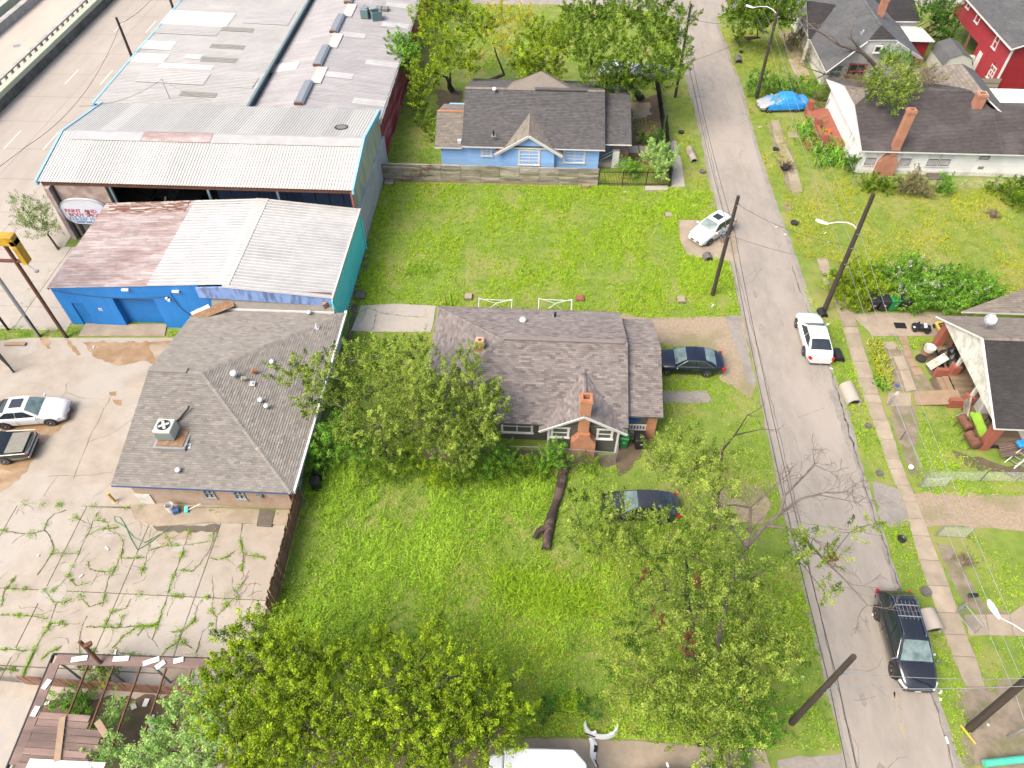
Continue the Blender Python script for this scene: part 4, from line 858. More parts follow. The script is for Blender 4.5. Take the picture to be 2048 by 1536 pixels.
bx0,bx1,bc,bz,bzr=.35,5.72,3.02,2.4,3.98
fb=fmap('S',27.05)
wall(MB(),fb,.95,5.25,0,2.4,.2,[]).build('bay_wall','siding_olive',H1);siding(MB(),fb,.95,5.25,.15,3.9,[],top=(bc,3.92,.59)).build('bay_siding','siding_olive',H1)
mb=MB();mb.add([(x,y,z)for y in(27.06,27.25)for x,z in((.95,2.4),(5.25,2.4),(bc,3.75))],[(0,1,2),(3,5,4),(0,3,4,1),(1,4,5,2),(2,5,3,0)]);mb.build('bay_gable','siding_olive',H1)
for x in(.95,5.25):m=MB();fbox(m,fb,x-.07,x+.07,-.05,.03,0,2.4);m.build('corner_board','white_trim',H1)
MB().box(.95,1.15,27.25,27.75,0,2.4).build('bay_side','siding_olive',H1);MB().box(5.05,5.25,27.25,27.75,0,2.4).build('bay_side','siding_olive',H1)
roof_plane(H1,[(bx0,30.0,bz),(bx0,26.65,bz),(bc,26.65,bzr),(bc,31.2,bzr)][0:0]or[(bx0,27.3,bz),(bx0,26.65,bz),(bc,26.65,bzr),(bc,30.75,bzr)],'shingle_taupe',.33,.145,.1,'white_trim',16,'bay_roof')
roof_plane(H1,[(bx1,26.65,bz),(bx1,27.3,bz),(bc,30.75,bzr),(bc,26.65,bzr)],'shingle_taupe',.33,.145,.1,'white_trim',17,'bay_roof')
ridge_cap(H1,(bc,26.65,bzr),(bc,30.6,bzr),'shingle_taupe',.13)
for s_ in(bx0,bx1):m=MB();m.beam((s_,26.62,bz-.06),(bc,26.62,bzr-.06),.05,.22,(0,-.2,1));m.build('bargeboard','white_trim',H1)
for a,b in((1103,1138),(1195,1226)):xa,xb=GY(a,862,27.03)[0],GY(b,862,27.03)[0];window(H1,fb,xa+.07,xb-.07,1.42,2.28,1,2,deep=.05)
ch=MB();c0=3.12;y0_,y1_=26.55,27.03
sec=[(.76,0),(.76,1.45),(.34,2.05),(.34,2.3)]
for(h0,za),(h1,zb)in zip(sec[:-1],sec[1:]):ch.add([(c0+s_*h,y,z)for h,z in((h0,za),(h1,zb))for y in(y0_,y1_)for s_ in(-1,1)],[(0,1,5,4),(2,6,7,3),(0,4,6,2),(1,3,7,5)]+([(0,2,3,1)]if za==0 else[])+([(4,5,7,6)]if zb==2.3 else[]))
cho=ch.build('chimney_base','brick_red',H1);chimney(H1,c0-.08,27.05,2.3,5.35,.66,.62,'brick_red')
chimney(H1,*G(961,703,3.85)[:2],3.2,4.95,.48,.48,'brick_red')
q=G(1087,642,3.35);turbine(H1,q[0]-1.2,q[1],3.3,.9)if False else turbine(H1,*G(1046,645,3.4)[:2],3.35,.9)
q=G(1110,634,3.1);pipe_vent(H1,q[0],q[1],3.1,.4,.09,'iron');q=G(926,692,3.3);MB().obox((q[0],q[1],3.35),.3,.35,.15,.4,.1,-.3).build('box_vent','galv',H1);q=G(981,672,4.0);pipe_vent(H1,q[0],q[1],4.05,.25,.08)
MB().box(5.4,7.7,28.3,36.2,0,.45).build('porch_floor','wood_grey',H1)
for y in(28.5,35.9):MB().box(7.15,7.75,y-.3,y+.3,0,2.5).build('porch_pier','brick_red',H1,bevel=.01)
m=MB();m.box(5.45,7.15,28.3,28.36,1.2,1.28)
for i in range(9):m.box(5.55+i*.19,5.63+i*.19,28.31,28.35,.8,1.2)
m.box(5.45,7.15,28.3,28.36,.72,.8);m.build('railing','white_trim',H1)
MB().box(5.42,5.46,28.4,36.2,.5,2.45).build('screen','dark_interior',H1)
q=(6.3,29.3,1.15);cr=thing('wall_disc','blue round chair seat on the bungalow porch behind the white railing','chair',(6.3,29.3,.45));MB().lathe((q[0],q[1],1.0),[(.6,0),(.62,.1),(.45,.14),(.1,.08)],16).build('seat','chair_blue',cr,smooth=True)
for a in range(3):MB().box(6.3+.4*math.cos(a*2.1)-.03,6.3+.4*math.cos(a*2.1)+.03,29.3+.4*math.sin(a*2.1)-.03,29.3+.4*math.sin(a*2.1)+.03,.45,1.0).build('leg','white_plastic',cr)
cr.name='round_chair'
# blue house behind the vacant lot (H2)
H2=thing('blue_house','light blue clapboard house with charcoal shingle roof and white-trimmed gable','house',(-1,63,0))
f=fmap('S',58.65);wl_=(GY(966,305,58.6),GY(980,316,58.6))
MB().box(-6.9,5.0,58.67,70.2,0,2.6).build('wall','siding_blue',H2);MB().box(-9.35,-6.9,58.8,66.5,0,2.3).build('wing_wall','siding_blue',H2)
siding(MB(),f,-6.9,5.02,.1,2.55).build('siding','siding_blue',H2);siding(MB(),fmap('S',58.78),-9.37,-6.92,.1,2.3).build('wing_siding','siding_blue',H2)
roof_plane(H2,[(-7.35,58.05,2.7),(5.46,58.05,2.7),(5.46,64.35,4.95),(-7.5,64.35,4.95)],'shingle_charcoal',.36,.17,.14,'white_trim',21)
roof_plane(H2,[(5.46,70.65,2.7),(-7.35,70.65,2.7),(-7.5,64.35,4.95),(5.46,64.35,4.95)],'shingle_charcoal',.36,.3,.14,'white_trim',22)
ridge_cap(H2,(-7.5,64.35,4.95),(5.46,64.35,4.95),'shingle_tan',.2);MB().box(-1.0,3.8,64.1,64.5,5.0,5.09).build('ridge_vent','shingle_charcoal',H2)
roof_plane(H2,[(-9.85,58.3,2.4),(-7.38,58.3,2.4),(-7.38,62.1,3.75),(-9.95,62.1,3.75)],'shingle_tan',.36,.17,.14,'white_trim',23,'wing_roof')
roof_plane(H2,[(-7.38,66.0,2.4),(-9.85,66.0,2.4),(-9.95,62.1,3.75),(-7.38,62.1,3.75)],'shingle_tan',.36,.3,.14,'white_trim',24,'wing_roof')
MB().box(-9.95,-7.4,62.02,62.2,3.77,3.85).build('ridge_tile','brick_red',H2)
roof_plane(H2,[(5.5,59.2,2.6),(7.9,59.2,2.6),(7.95,65.2,4.15),(5.5,65.2,4.15)],'shingle_charcoal',.36,.17,.14,'white_trim',25,'porch_roof')
roof_plane(H2,[(7.9,70,2.6),(5.5,70,2.6),(5.5,65.2,4.15),(7.95,65.2,4.15)],'shingle_charcoal',.36,.3,.14,'white_trim',26,'porch_roof')
gx0,gx1,gc,gz,gr,gy=-4.35,1.7,-1.33,2.15,4.05,57.75
roof_plane(H2,[(gx0,58.6,gz),(gx0,gy,gz),(gc,gy,gr),(gc,61.75,gr)],'shingle_tan',.36,.17,.12,'white_trim',27,'gable_roof')
roof_plane(H2,[(gx1,gy,gz),(gx1,58.6,gz),(gc,61.75,gr),(gc,gy,gr)],'shingle_tan',.36,.17,.12,'white_trim',28,'gable_roof')
for s_ in(gx0,gx1):m=MB();m.beam((s_,gy-.03,gz-.08),(gc,gy-.03,gr-.08),.06,.26,(0,-.2,1));m.build('bargeboard','white_trim',H2)
fg=fmap('S',58.2);mb=MB();mb.add([(x,y,z)for y in(58.22,58.66)for x,z in((-3.65,0),(.98,0),(.98,2.25),(gc,3.8),(-3.65,2.25))],[(0,1,2,3,4),(9,8,7,6,5)]+[(i,(i+1)%5,5+(i+1)%5,5+i)for i in range(5)]);mb.build('gable_wall','siding_blue',H2)
siding(MB(),fg,-3.65,.98,.1,3.9,[],top=(gc,3.95,.63)).build('gable_siding','siding_blue',H2)
window(H2,f,wl_[0][0]-.05,wl_[1][0]+.1,1.45,2.25,2,3,deep=.05,tw=.13)
window(H2,fg,GY(1040,310,58.15)[0],GY(1077,310,58.15)[0],.95,2.3,2,4,glass='glass_pale',deep=.05,tw=.15);window(H2,f,GY(1130,310,58.6)[0],GY(1168,310,58.6)[0],1.0,2.35,2,4,glass='glass_pale',deep=.05,tw=.15)
roof_plane(H2,[(-3.6,69.0,3.2),(2.4,69,3.2),(-.5,66.8,5.5)],'shingle_tan',.36,.3,.1,'white_trim',29,'rear_gable');mb=MB();mb.tint=.5;mb.face((-3.6,64.6,4.9),(2.4,64.6,4.9),(-.5,66.8,5.5));mb.face((-3.6,64.6,4.9),(-3.6,69,3.2),(-.5,66.8,5.5));mb.face((2.4,64.6,4.9),(2.4,69,3.2),(-.5,66.8,5.5));mb.build('rear_gable','shingle_tan',H2)
turbine(H2,*G(989,183,4.9)[:2],4.9,.8);pipe_vent(H2,*G(987,272,3.4)[:2],3.4,.5,.08,'iron');q=G(919,284,2.7);MB().obox((q[0],q[1],2.75),.3,.3,.35,0,.2).build('box_vent','white_plastic',H2)
MB().box(5.0,7.7,59.6,69,0,.4).build('porch_floor','lot_grey',H2)
q=G(1240,350);MB().box(6.35,6.95,59.5,60.1,0,1.6).build('porch_pier','white_trim',H2);MB().box(6.45,6.85,60.2,60.6,1.0,2.5).build('porch_column','brick_red2',H2);MB().box(6.9,7.9,60.6,61.6,0,.9).build('porch_step','brick_red2',H2)
m=MB()
for k in range(3):
 for i in range(2):m.tube([(5.3+k*.12,59.9+i*.45,.5+k*.1),(6.4+k*.1,60.0+i*.45,1.1+k*.1)],.035)
 for i in range(5):t=i/5;m.tube([(5.3+k*.12+t*1.1,59.92,.5+k*.1+t*.6),(5.3+k*.12+t*1.1,60.4,.5+k*.1+t*.6)],.03)
tag(m.build('stacked_ladders','galv'),'grey metal ladders stacked on the blue house porch','ladder')
# white house with tall chimney (H3)
H3=thing('white_house','white clapboard house with dark brown roof and tall orange brick chimney','house',(36,65,0))
f=fmap('S',59.8);wins=[((1733,1754),299,330,.5),((1802,1825),299,331,.5),((1858,1880),300,332,.5),((1882,1904),300,332,.5),((1961,1983),300,319,.55)]
MB().box(28.95,50,59.82,71.5,0,2.55).build('wall','siding_white',H3);siding(MB(),f,28.95,50,.35,2.55).build('siding','siding_white',H3);m=MB();fbox(m,f,28.95,50,0,.03,0,.38);m.build('skirt','white_peel',H3)
for(a,b),t_,bt,br in wins:
 A=GY(a,t_,59.75);B=GY(b,bt,59.75);A0=GY(a,(t_+bt)/2,59.75)[0];B0=GY(b,(t_+bt)/2,59.75)[0];window(H3,f,A0+.05,B0-.05,max(.5,B[2]),min(A[2],2.3),1,2,glass='glass',bars=br,deep=.05)
k_=(5.0-2.6)/6.7;zz=lambda y:2.6+(y-59.2)*k_
roof_plane(H3,[(28.35,59.2,2.6),(40.7,59.2,2.6),(40.7,63.9,zz(63.9)),(39.2,65.9,5),(30.4,65.9,5),(28.35,64.0,zz(64.0))],'shingle_umber',.34,.15,.14,'white_trim',31)
roof_plane(H3,[(40.72,59.2,2.6),(51,59.2,2.6),(51,63.9,zz(63.9)),(40.72,63.9,zz(63.9))],'shingle_umber',.34,.15,.14,'white_trim',32)
roof_plane(H3,[(39.5,72.6,2.6),(28.35,72.6,2.6),(28.35,67.8,zz(64.0)),(30.4,65.9,5),(39.2,65.9,5)],'shingle_umber',.34,.3,.14,'white_trim',33)
roof_plane(H3,[(28.35,67.8,zz(64.0)),(28.35,64.0,zz(64.0)),(30.4,65.9,5)],'shingle_tan',.34,.15,.14,'white_trim',34)
roof_plane(H3,[(51,68.5,2.6),(40.72,68.5,2.6),(40.72,63.9,zz(63.9)),(51,63.9,zz(63.9))],'shingle_umber',.34,.3,.14,'white_trim',35)
roof_plane(H3,[(37.4,74.5,2.9),(37.4,66.2,2.9),(40.3,66.2,4.95),(40.3,71.5,4.95)],'shingle_tan',.34,.3,.14,'white_trim',36,'rear_roof');roof_plane(H3,[(43.6,62.6,2.9),(43.6,74.5,2.9),(40.3,71.5,4.95),(40.3,64.2,4.95)],'shingle_slate',.34,.3,.14,'white_trim',37,'rear_roof')
ridge_cap(H3,(30.4,65.9,5),(39.2,65.9,5),'shingle_umber',.16)
mb=MB();mb.add([(x,y,z)for x in(28.7,28.95)for y,z in((59.9,0),(71.4,0),(71.4,2.7),(67.6,4.1),(64.1,4.1),(60,2.65))],[tuple(range(6)),tuple(range(11,5,-1))]+[(i,(i+1)%6,6+(i+1)%6,6+i)for i in range(6)]);mb.build('gable_wall','siding_white',H3)
fW=fmap('W',28.7)
window(H3,fW,61.3,62.1,1.2,2.4,1,2,glass='glass_pale',deep=.05);window(H3,fW,62.5,63.2,1.2,2.4,1,2,glass='glass_pale',deep=.05);window(H3,fW,65.5,66.2,3.1,3.6,1,1,deep=.05)
m=MB();fbox(m,fW,60.9,61.5,0,.45,.9,1.3);m.build('window_cooler','white_plastic',H3)
m=MB();m.add([(x,y,z)for x,y,z in((28.3,59.25,2.55),(28.3,64,4.25),(28.3,67.8,4.25),(28.3,72.5,2.55))],[(0,1,2,3)]);m.build('pediment','siding_white',H3)
ch=MB();c0=GY(1772,335,59.5)[0]
for(h0,za),(h1,zb)in zip([(.85,0),(.85,1.35),(.36,2.1)][:-1],[(.85,0),(.85,1.35),(.36,2.1)][1:]):ch.add([(c0+s_*h,y,z)for h,z in((h0,za),(h1,zb))for y in(59.35,59.8)for s_ in(-1,1)],[(0,1,5,4),(2,6,7,3),(0,4,6,2),(1,3,7,5),(4,5,7,6)])
ch.build('chimney_base','brick_red2',H3);chimney(H3,c0+.1,59.6,2.1,6.4,.68,.6,'brick_red2');q=G(1948,205,4.8);chimney(H3,39.3,64.2,3.8,5.7,.8,.7,'brick_red2')
MB().box(26.4,28.7,63.6,70.5,0,.55).build('porch_floor','brick_paint',H3)
for y in(63.9,66.8,70.2):MB().box(26.4,26.95,y-.28,y+.28,.55,1.5).build('porch_pier','brick_paint',H3)
MB().box(26.45,26.75,64.2,66.5,.55,.95).build('porch_parapet','brick_paint',H3);MB().box(25.2,26.4,63.4,65.4,0,.3).build('porch_step','brick_paint',H3)
m=MB();m.tube([(27.4,66.0,.6),(27.5,65.4,1.0)],.2,10);tag(m.build('traffic_cone','orange'),'orange plastic object on the porch of the white house','cone')
A=GY(1860,333,59.7);MB().box(A[0],A[0]+1.6,58.9,59.7,0,.25).build('door_step','dark_slab',H3)
m=MB();q=GY(1962,325,59.75);fbox(m,f,q[0],q[0]+.5,.02,.06,.75,1.0);m.build('wall_vent','galv',H3)
# slate-roofed house with fallen tree (H4)
H4=thing('slate_roof_house','white house under grey roof with a fallen tree against its gable','house',(34,84,0))
hw0,hw1,hc,hy=28.6,39.4,34.3,76.4;hz,hr=2.7,5.6
zW=lambda x:hz+(x-hw0)*(hr-hz)/(hc-hw0)
zEa=lambda x:hz+(hw1-x)*(hr-hz)/(hw1-hc)
roof_plane(H4,[(hw0,96,hz),(hw0,hy-2.6,hz),(hc-1.5,hy+.2,zW(hc-1.5)),(hc,hy+1.9,hr),(hc,96,hr)],'shingle_slate',.36,.2,.14,'white_trim',41)
roof_plane(H4,[(hw1,hy+1.0,hz),(hw1,96,hz),(hc,96,hr),(hc,hy+1.9,hr),(hc+1.5,hy+.6,zEa(hc+1.5))],'shingle_slate',.36,.2,.14,'white_trim',42)
roof_plane(H4,[(hc-1.5,hy+.2,4.84),(hc+1.5,hy+.6,4.75),(hc,hy+1.9,5.6)],'shingle_dark',.36,.17,.1,'white_trim',43,'gable_hip')
ridge_cap(H4,(hc,hy+1.9,hr),(hc,96,hr),'shingle_slate',.2)
mb=MB();mb.add([(29.4,76.6,0),(38.7,78.0,0),(38.7,78.0,2.9),(hc+1.5,77.2,4.6),(hc-1.5,76.9,4.6),(29.4,76.6,2.9)]+[(29.4,77.0,0),(38.7,78.4,0),(38.7,78.4,2.9),(hc+1.5,77.6,4.6),(hc-1.5,77.3,4.6),(29.4,77.0,2.9)],[tuple(range(6)),tuple(range(11,5,-1))]+[(i,(i+1)%6,6+(i+1)%6,6+i)for i in range(6)]);mb.build('gable_wall','siding_white',H4)
MB().box(29.4,29.6,77,95,0,2.7).build('side_wall','white_peel',H4);MB().box(38.5,38.7,78.4,95,0,2.7).build('side_wall','siding_white',H4)
for s_,yy in((hw0,hy-2.6),(hw1,hy+1.0)):m=MB();m.beam((s_,yy,hz-.08),(hc+(1.5 if s_>hc else-1.5),hy+.2,4.56),.07,.28,(0,-.3,1));m.build('bargeboard','white_trim',H4)
fg4=fmap('S',76.85);window(H4,fg4,33.9,34.5,3.5,4.1,1,1,deep=.1);window(H4,fmap('S',76.6),30.0,31.2,.8,2.2,2,2,'white_trim','glass_pale',deep=.12);window(H4,fmap('S',76.8),32.0,33.6,.8,2.2,2,2,'brick_paint','glass',deep=.12)
roof_plane(H4,[(28.4,81.4,2.75),(30.8,81.2,2.75),(33.4,86.0,4.4),(28.9,87.0,4.4)],'shingle_dark',.36,.18,.14,'white_trim',44,'porch_roof');MB().box(28.5,28.75,81.7,81.95,0,2.7).build('porch_post','white_peel',H4);MB().box(28.5,28.75,86.4,86.65,0,4.2).build('porch_post','white_peel',H4)
chimney(H4,35.6,82.6,4.4,6.7,.65,.6,'brick_red2')
roof_plane(H4,[(36.6,85.8,3.0),(41.8,86.0,3.0),(41.8,92,4.6),(36.6,92,4.6)],'shingle_dark',.36,.2,.14,'white_trim',45,'rear_roof');MB().box(37,41.5,86.3,92,0,2.9).build('rear_wing','siding_white',H4)
m=MB();m.beam((38.9,83.6,2.6),(42.0,83.6,2.6),4.4,.08,(0,.06,1));m.build('lean_to_roof','white_peel',H4);MB().box(39.3,41.7,81.9,85.6,0,2.4).build('lean_to','siding_red_dark',H4)
q=G(1737,75,4.9);ds=MB();ds.lathe((0,0,0),[(.02,0),(.2,.03),(.36,.10),(.37,.11),(.2,.05)],16);dish_me=ds.mesh('dish','galv')
def dish(parent,loc,rz,tilt):
 a=link('dish',dish_me,parent,True);a.location=Vector(loc)-wloc(parent);a.rotation_euler=(tilt,0,rz)
 m=MB();m.tube([(loc[0],loc[1],loc[2]-.5),loc],.03);ar=Vector(loc)+Vector((.0,-.1,.45));m.tube([loc,tuple(ar)],.02);m.obox(tuple(ar),.12,.12,.1);m.build('dish_mount','white_plastic',parent)
dish(H4,(32.6,78.2,4.7),.4,.5)
# red two-storey house (H5), shed, wooden fence piece
H5=thing('red_house','two-storey red clapboard house with grey roof and white corner trim','house',(52,80,0))
MB().box(47.0,60,75.6,82,0,5.0).build('wall','siding_red_dark',H5);MB().box(47.0,60,82,90,2.4,5.0).build('upper_wall','siding_red',H5)
siding(MB(),fmap('W',47.0),75.6,82,.1,5.0).build('west_siding','siding_red',H5);siding(MB(),fmap('W',46.995),82,90,2.4,5.0).build('west_siding','siding_red',H5);siding(MB(),fmap('S',75.6),47,60,.1,5.0).build('south_siding','siding_red_dark',H5)
roof_plane(H5,[(46.4,91,5.0),(46.4,74.9,5.0),(53,74.9,7.6),(53,91,7.6)],'shingle_slate',.36,.2,.2,'white_trim',51);roof_plane(H5,[(59.6,74.9,5.0),(59.6,91,5.0),(53,91,7.6),(53,74.9,7.6)],'shingle_slate',.36,.4,.2,'white_trim',52)
mb=MB();mb.add([(47,75.6,5),(59,75.6,5),(53,75.6,7.4),(47,75.8,5),(59,75.8,5),(53,75.8,7.4)],[(0,1,2),(3,5,4),(0,3,4,1),(1,4,5,2),(2,5,3,0)]);mb.build('gable','siding_red_dark',H5)
MB().box(46.93,47.1,75.5,75.68,0,5.0).build('corner_board','white_trim',H5)
for y,a,b,w2 in((87.3,4.0,4.6,.35),(84.3,3.7,4.6,.4),(78.9,3.3,4.5,.35)):window(H5,fmap('W',46.98),y-w2,y+w2,a,b,1,1 if y>80 else 2,glass='glass' if y>80 else 'glass_pale',deep=.04)
window(H5,fmap('W',46.98),76.6,77.5,.9,2.1,2,3,deep=.04);m=MB();fbox(m,fmap('W',46.98),80.2,81.0,0,.06,.1,2.1);m.build('door','white_trim',H5)
m=MB();fbox(m,fmap('W',46.98),88.3,89.0,0,.5,4.0,4.6);m.build('window_cooler','white_plastic',H5)
for y in(84.5,88):MB().box(47.0,47.2,y-.1,y+.1,0,2.4).build('post','wood_brown',H5)
m=MB();st2=[(46.2-i*.42,88.8-i*.1,2.3-i*.24)for i in range(9)]
for p in st2:m.obox(p,.3,1.0,.05)
m.beam((46.4,88.3,2.35),(42.6,87.4,.15),.06,.25);m.beam((46.4,89.3,2.35),(42.6,88.4,.15),.06,.25);m.beam((46.4,88.3,3.3),(42.6,87.4,1.1),.06,.08);m.beam((46.4,89.3,3.3),(42.6,88.4,1.1),.06,.08)
for t in(0,.33,.66,1):m.beam((lerp(46.4,42.6,t),lerp(88.3,87.4,t),lerp(2.3,.1,t)),(lerp(46.4,42.6,t),lerp(88.3,87.4,t),lerp(3.3,1.1,t)),.07,.07)
m.build('outside_stair','wood_brown',H5)
m=MB();m.tube([(46.9,77.9,.9),(46.9,77.2,2.6)],.035);m.build('mast_pipe','rust',H5);MB().box(46.3,46.95,81.1,81.7,.7,1.3).build('cooler','ac_cream',H5)
SHD=thing('garden_shed','cream barn-roofed garden shed between grey-roofed and red houses','shed',(43.9,80.2,0))
sx0,sx1,sy0,sy1=42.4,45.6,78.6,82.4;pr=[(0,1.5),(.45,2.3),(1.6,2.75),(2.75,2.3),(3.2,1.5)]
mb=MB();k=len(pr);mb.add([(sx0+a,y,b)for y in(sy0-.1,sy1+.1)for a,b in pr],[(i,i+1,k+i+1,k+i)for i in range(k-1)]);mb.build('roof','shingle_slate',SHD)
mb=MB();pg=[(0.05,0)]+[(min(max(a,.05),3.15),b-.04)for a,b in pr]+[(3.15,0)];n=len(pg);mb.add([(sx0+a,y,b)for y in(sy0,sy1)for a,b in pg],[tuple(range(n)),tuple(range(2*n-1,n-1,-1))]+[(i,(i+1)%n,n+(i+1)%n,n+i)for i in range(n)]);mb.build('body','ac_cream',SHD)
MB().box(43.3,44.75,sy0-.03,sy0-.002,.05,1.75).build('door','ac_cream',SHD)
for x in(43.15,44.9):
 for z in(.5,1.4):MB().box(x-.15,x+.15,sy0-.05,sy0-.032,z-.04,z+.04).build('hinge','iron',SHD)
FN=thing('board_fence','short mossy board fence between the shed and the red house','fence',(46.3,74.5,0))
me_=MB().box(0,.14,0,.03,0,1.8).mesh('board','wood_grey')
for i in range(13):o=link('board',me_,FN,True);o.location=Vector((45.2+i*.155,75.2+(i%2)*.01,0))-wloc(FN)
# porch house on the right (H6)
H6=thing('porch_house','white-gabled porch house with dark south roof slope and tan north slope','house',(34,33,0))
py0,py1,pyr,pz0,pzr,pxw=28.1,38.0,33.45,2.55,4.95,28.15
roof_plane(H6,[(pxw,py0,pz0),(45,py0,pz0),(45,pyr,pzr),(pxw+.1,pyr,pzr)],'shingle_dark',.33,.145,.15,'white_trim',61);roof_plane(H6,[(45,py1,pz0),(pxw-.3,py1,pz0),(pxw+.1,pyr,pzr),(45,pyr,pzr)],'shingle_tan',.33,.145,.15,'white_trim',62)
ridge_cap(H6,(pxw+.1,pyr,pzr),(45,pyr,pzr),'shingle_tan',.16)
wz=lambda y:2.9+(y-38.15)*.36
roof_plane(H6,[(29.5,38.15,2.9),(46,38.15,2.9),(46,43.2,wz(43.2)),(36,40.75,wz(40.75))],'shingle_tan',.33,.145,.15,'white_trim',63,'wing_roof')
mb=MB();mb.add([(pxw+dx,y,z)for dx in(.12,.3)for y,z in((py0+.15,pz0-.1),(py1-.15,pz0-.1),(pyr,pzr-.18))],[(0,1,2),(3,5,4),(0,3,4,1),(1,4,5,2),(2,5,3,0)]);mb.build('pediment','white_peel',H6)
for yy in(py0,py1):m=MB();m.beam((pxw+.03,yy,pz0-.1),(pxw+.05,pyr,pzr-.1),.06,.22,(-1,0,.3));m.build('bargeboard','white_peel',H6)
MB().box(31.2,44,28.6,37.5,0,2.5).build('wall','siding_white',H6);siding(MB(),fmap('W',31.2),28.6,37.5,.5,2.5).build('siding','siding_white',H6);siding(MB(),fmap('S',28.6),31.2,44,.3,2.5).build('siding','siding_white',H6)
m=MB();fbox(m,fmap('W',31.2),32.8,33.7,0,.05,.5,2.4);m.build('door','brick_paint',H6);window(H6,fmap('W',31.2),29.6,30.9,1.1,2.1,2,2)
DK=MB().box(28.6,31.2,28.5,37.4,0,.38).build('porch_base','dark_interior',H6)
bm_=MB();bm_.tint=.5;bm_.box(0,2.75,0,.135,0,.035);me_=[bm_.mesh('deck_board','wood_deck')];b2=MB();b2.tint=.8;b2.box(0,2.75,0,.135,0,.035);me_.append(b2.mesh('deck_board','wood_deck'));b3=MB();b3.tint=.25;b3.box(0,2.75,0,.135,0,.035);me_.append(b3.mesh('deck_board','wood_deck'))
for i in range(62):o=link('deck_board',random.choice(me_),DK,True);o.location=Vector((28.45+random.uniform(-.02,.02),28.5+i*.144,.385))-wloc(DK)
def pier(cx,cy,h,s=.55,mat_='brick_paint',name='porch_pier'):
 return MB().box(cx-s/2,cx+s/2,cy-s/2,cy+s/2,0,h).build(name,mat_,H6,bevel=.015)
pier(28.7,37.4,2.45);pier(28.7,28.55,2.45);pier(28.75,34.6,1.2);pier(28.75,31.9,1.2)
for y in(34.6,31.9):MB().box(28.65,28.85,y-.1,y+.1,1.2,2.45).build('porch_post','white_peel',H6)
MB().box(27.6,28.45,34.45,34.75,0,.75).build('stair_cheek','brick_paint',H6);MB().box(27.6,28.45,31.75,32.05,0,.75).build('stair_cheek','brick_paint',H6)
for i in range(2):MB().box(27.75+i*.33,28.45,32.1,34.4,0,.15+i*.12).build('step','wood_tan',H6)
rp=MB();rp.tint=.5;a_,b_,c_,d_=(25.6,31.85,.06),(25.75,33.05,.06),(28.55,33.0,.5),(28.45,31.75,.5);rp.add([a_,b_,c_,d_]+[(p[0],p[1],p[2]-.05)for p in(a_,b_,c_,d_)],[(0,1,2,3),(7,6,5,4),(0,4,5,1),(1,5,6,2),(2,6,7,3),(3,7,4,0)]);tag(rp.build('plywood_ramp','wood_tan'),'plywood sheet ramp leading up to the cluttered porch steps','ramp')
dish(H6,(29.5,35.4,4.75),-.6,.7)
# vehicles (local frame: front = +x, left = +y)
def shade(o,ang=35):
 me=o.data;me.polygons.foreach_set('use_smooth',[True]*len(me.polygons))
 try:me.set_sharp_from_angle(angle=R(ang))
 except Exception:pass
 return o
SEDAN=dict(L=4.85,W=1.85,H=1.46,wb=2.82,fo=.92,wr=.335,belt=.94,hood=.80,nose=.66,deck=1.0,tail=.92,cowl=.98,rf=.18,rr=-1.02,rb=-1.85,rearz=1.04,rw=.66,nwin=2)
SUV=dict(L=5.1,W=1.98,H=1.74,wb=3.02,fo=.98,wr=.39,belt=1.08,hood=1.02,nose=.76,deck=1.1,tail=1.02,cowl=1.34,rf=.38,rr=-1.85,rb=-2.42,rearz=1.12,rw=.63,nwin=3,tp=.26)
CUV=dict(L=4.30,W=1.78,H=1.58,wb=2.61,fo=.86,wr=.335,belt=1.02,hood=.92,nose=.76,deck=1.05,tail=1.0,cowl=.90,rf=.22,rr=-1.45,rb=-2.0,rearz=1.12,rw=.67,nwin=2)
CLASSIC=dict(L=5.6,W=1.98,H=1.38,wb=3.05,fo=1.05,wr=.35,belt=.92,hood=.90,nose=.80,deck=.92,tail=.84,cowl=.85,rf=.15,rr=-.85,rb=-1.45,rearz=.95,rw=.66,nwin=2)
def sm(t):t=min(1,max(0,t));return t*t*(3-2*t)
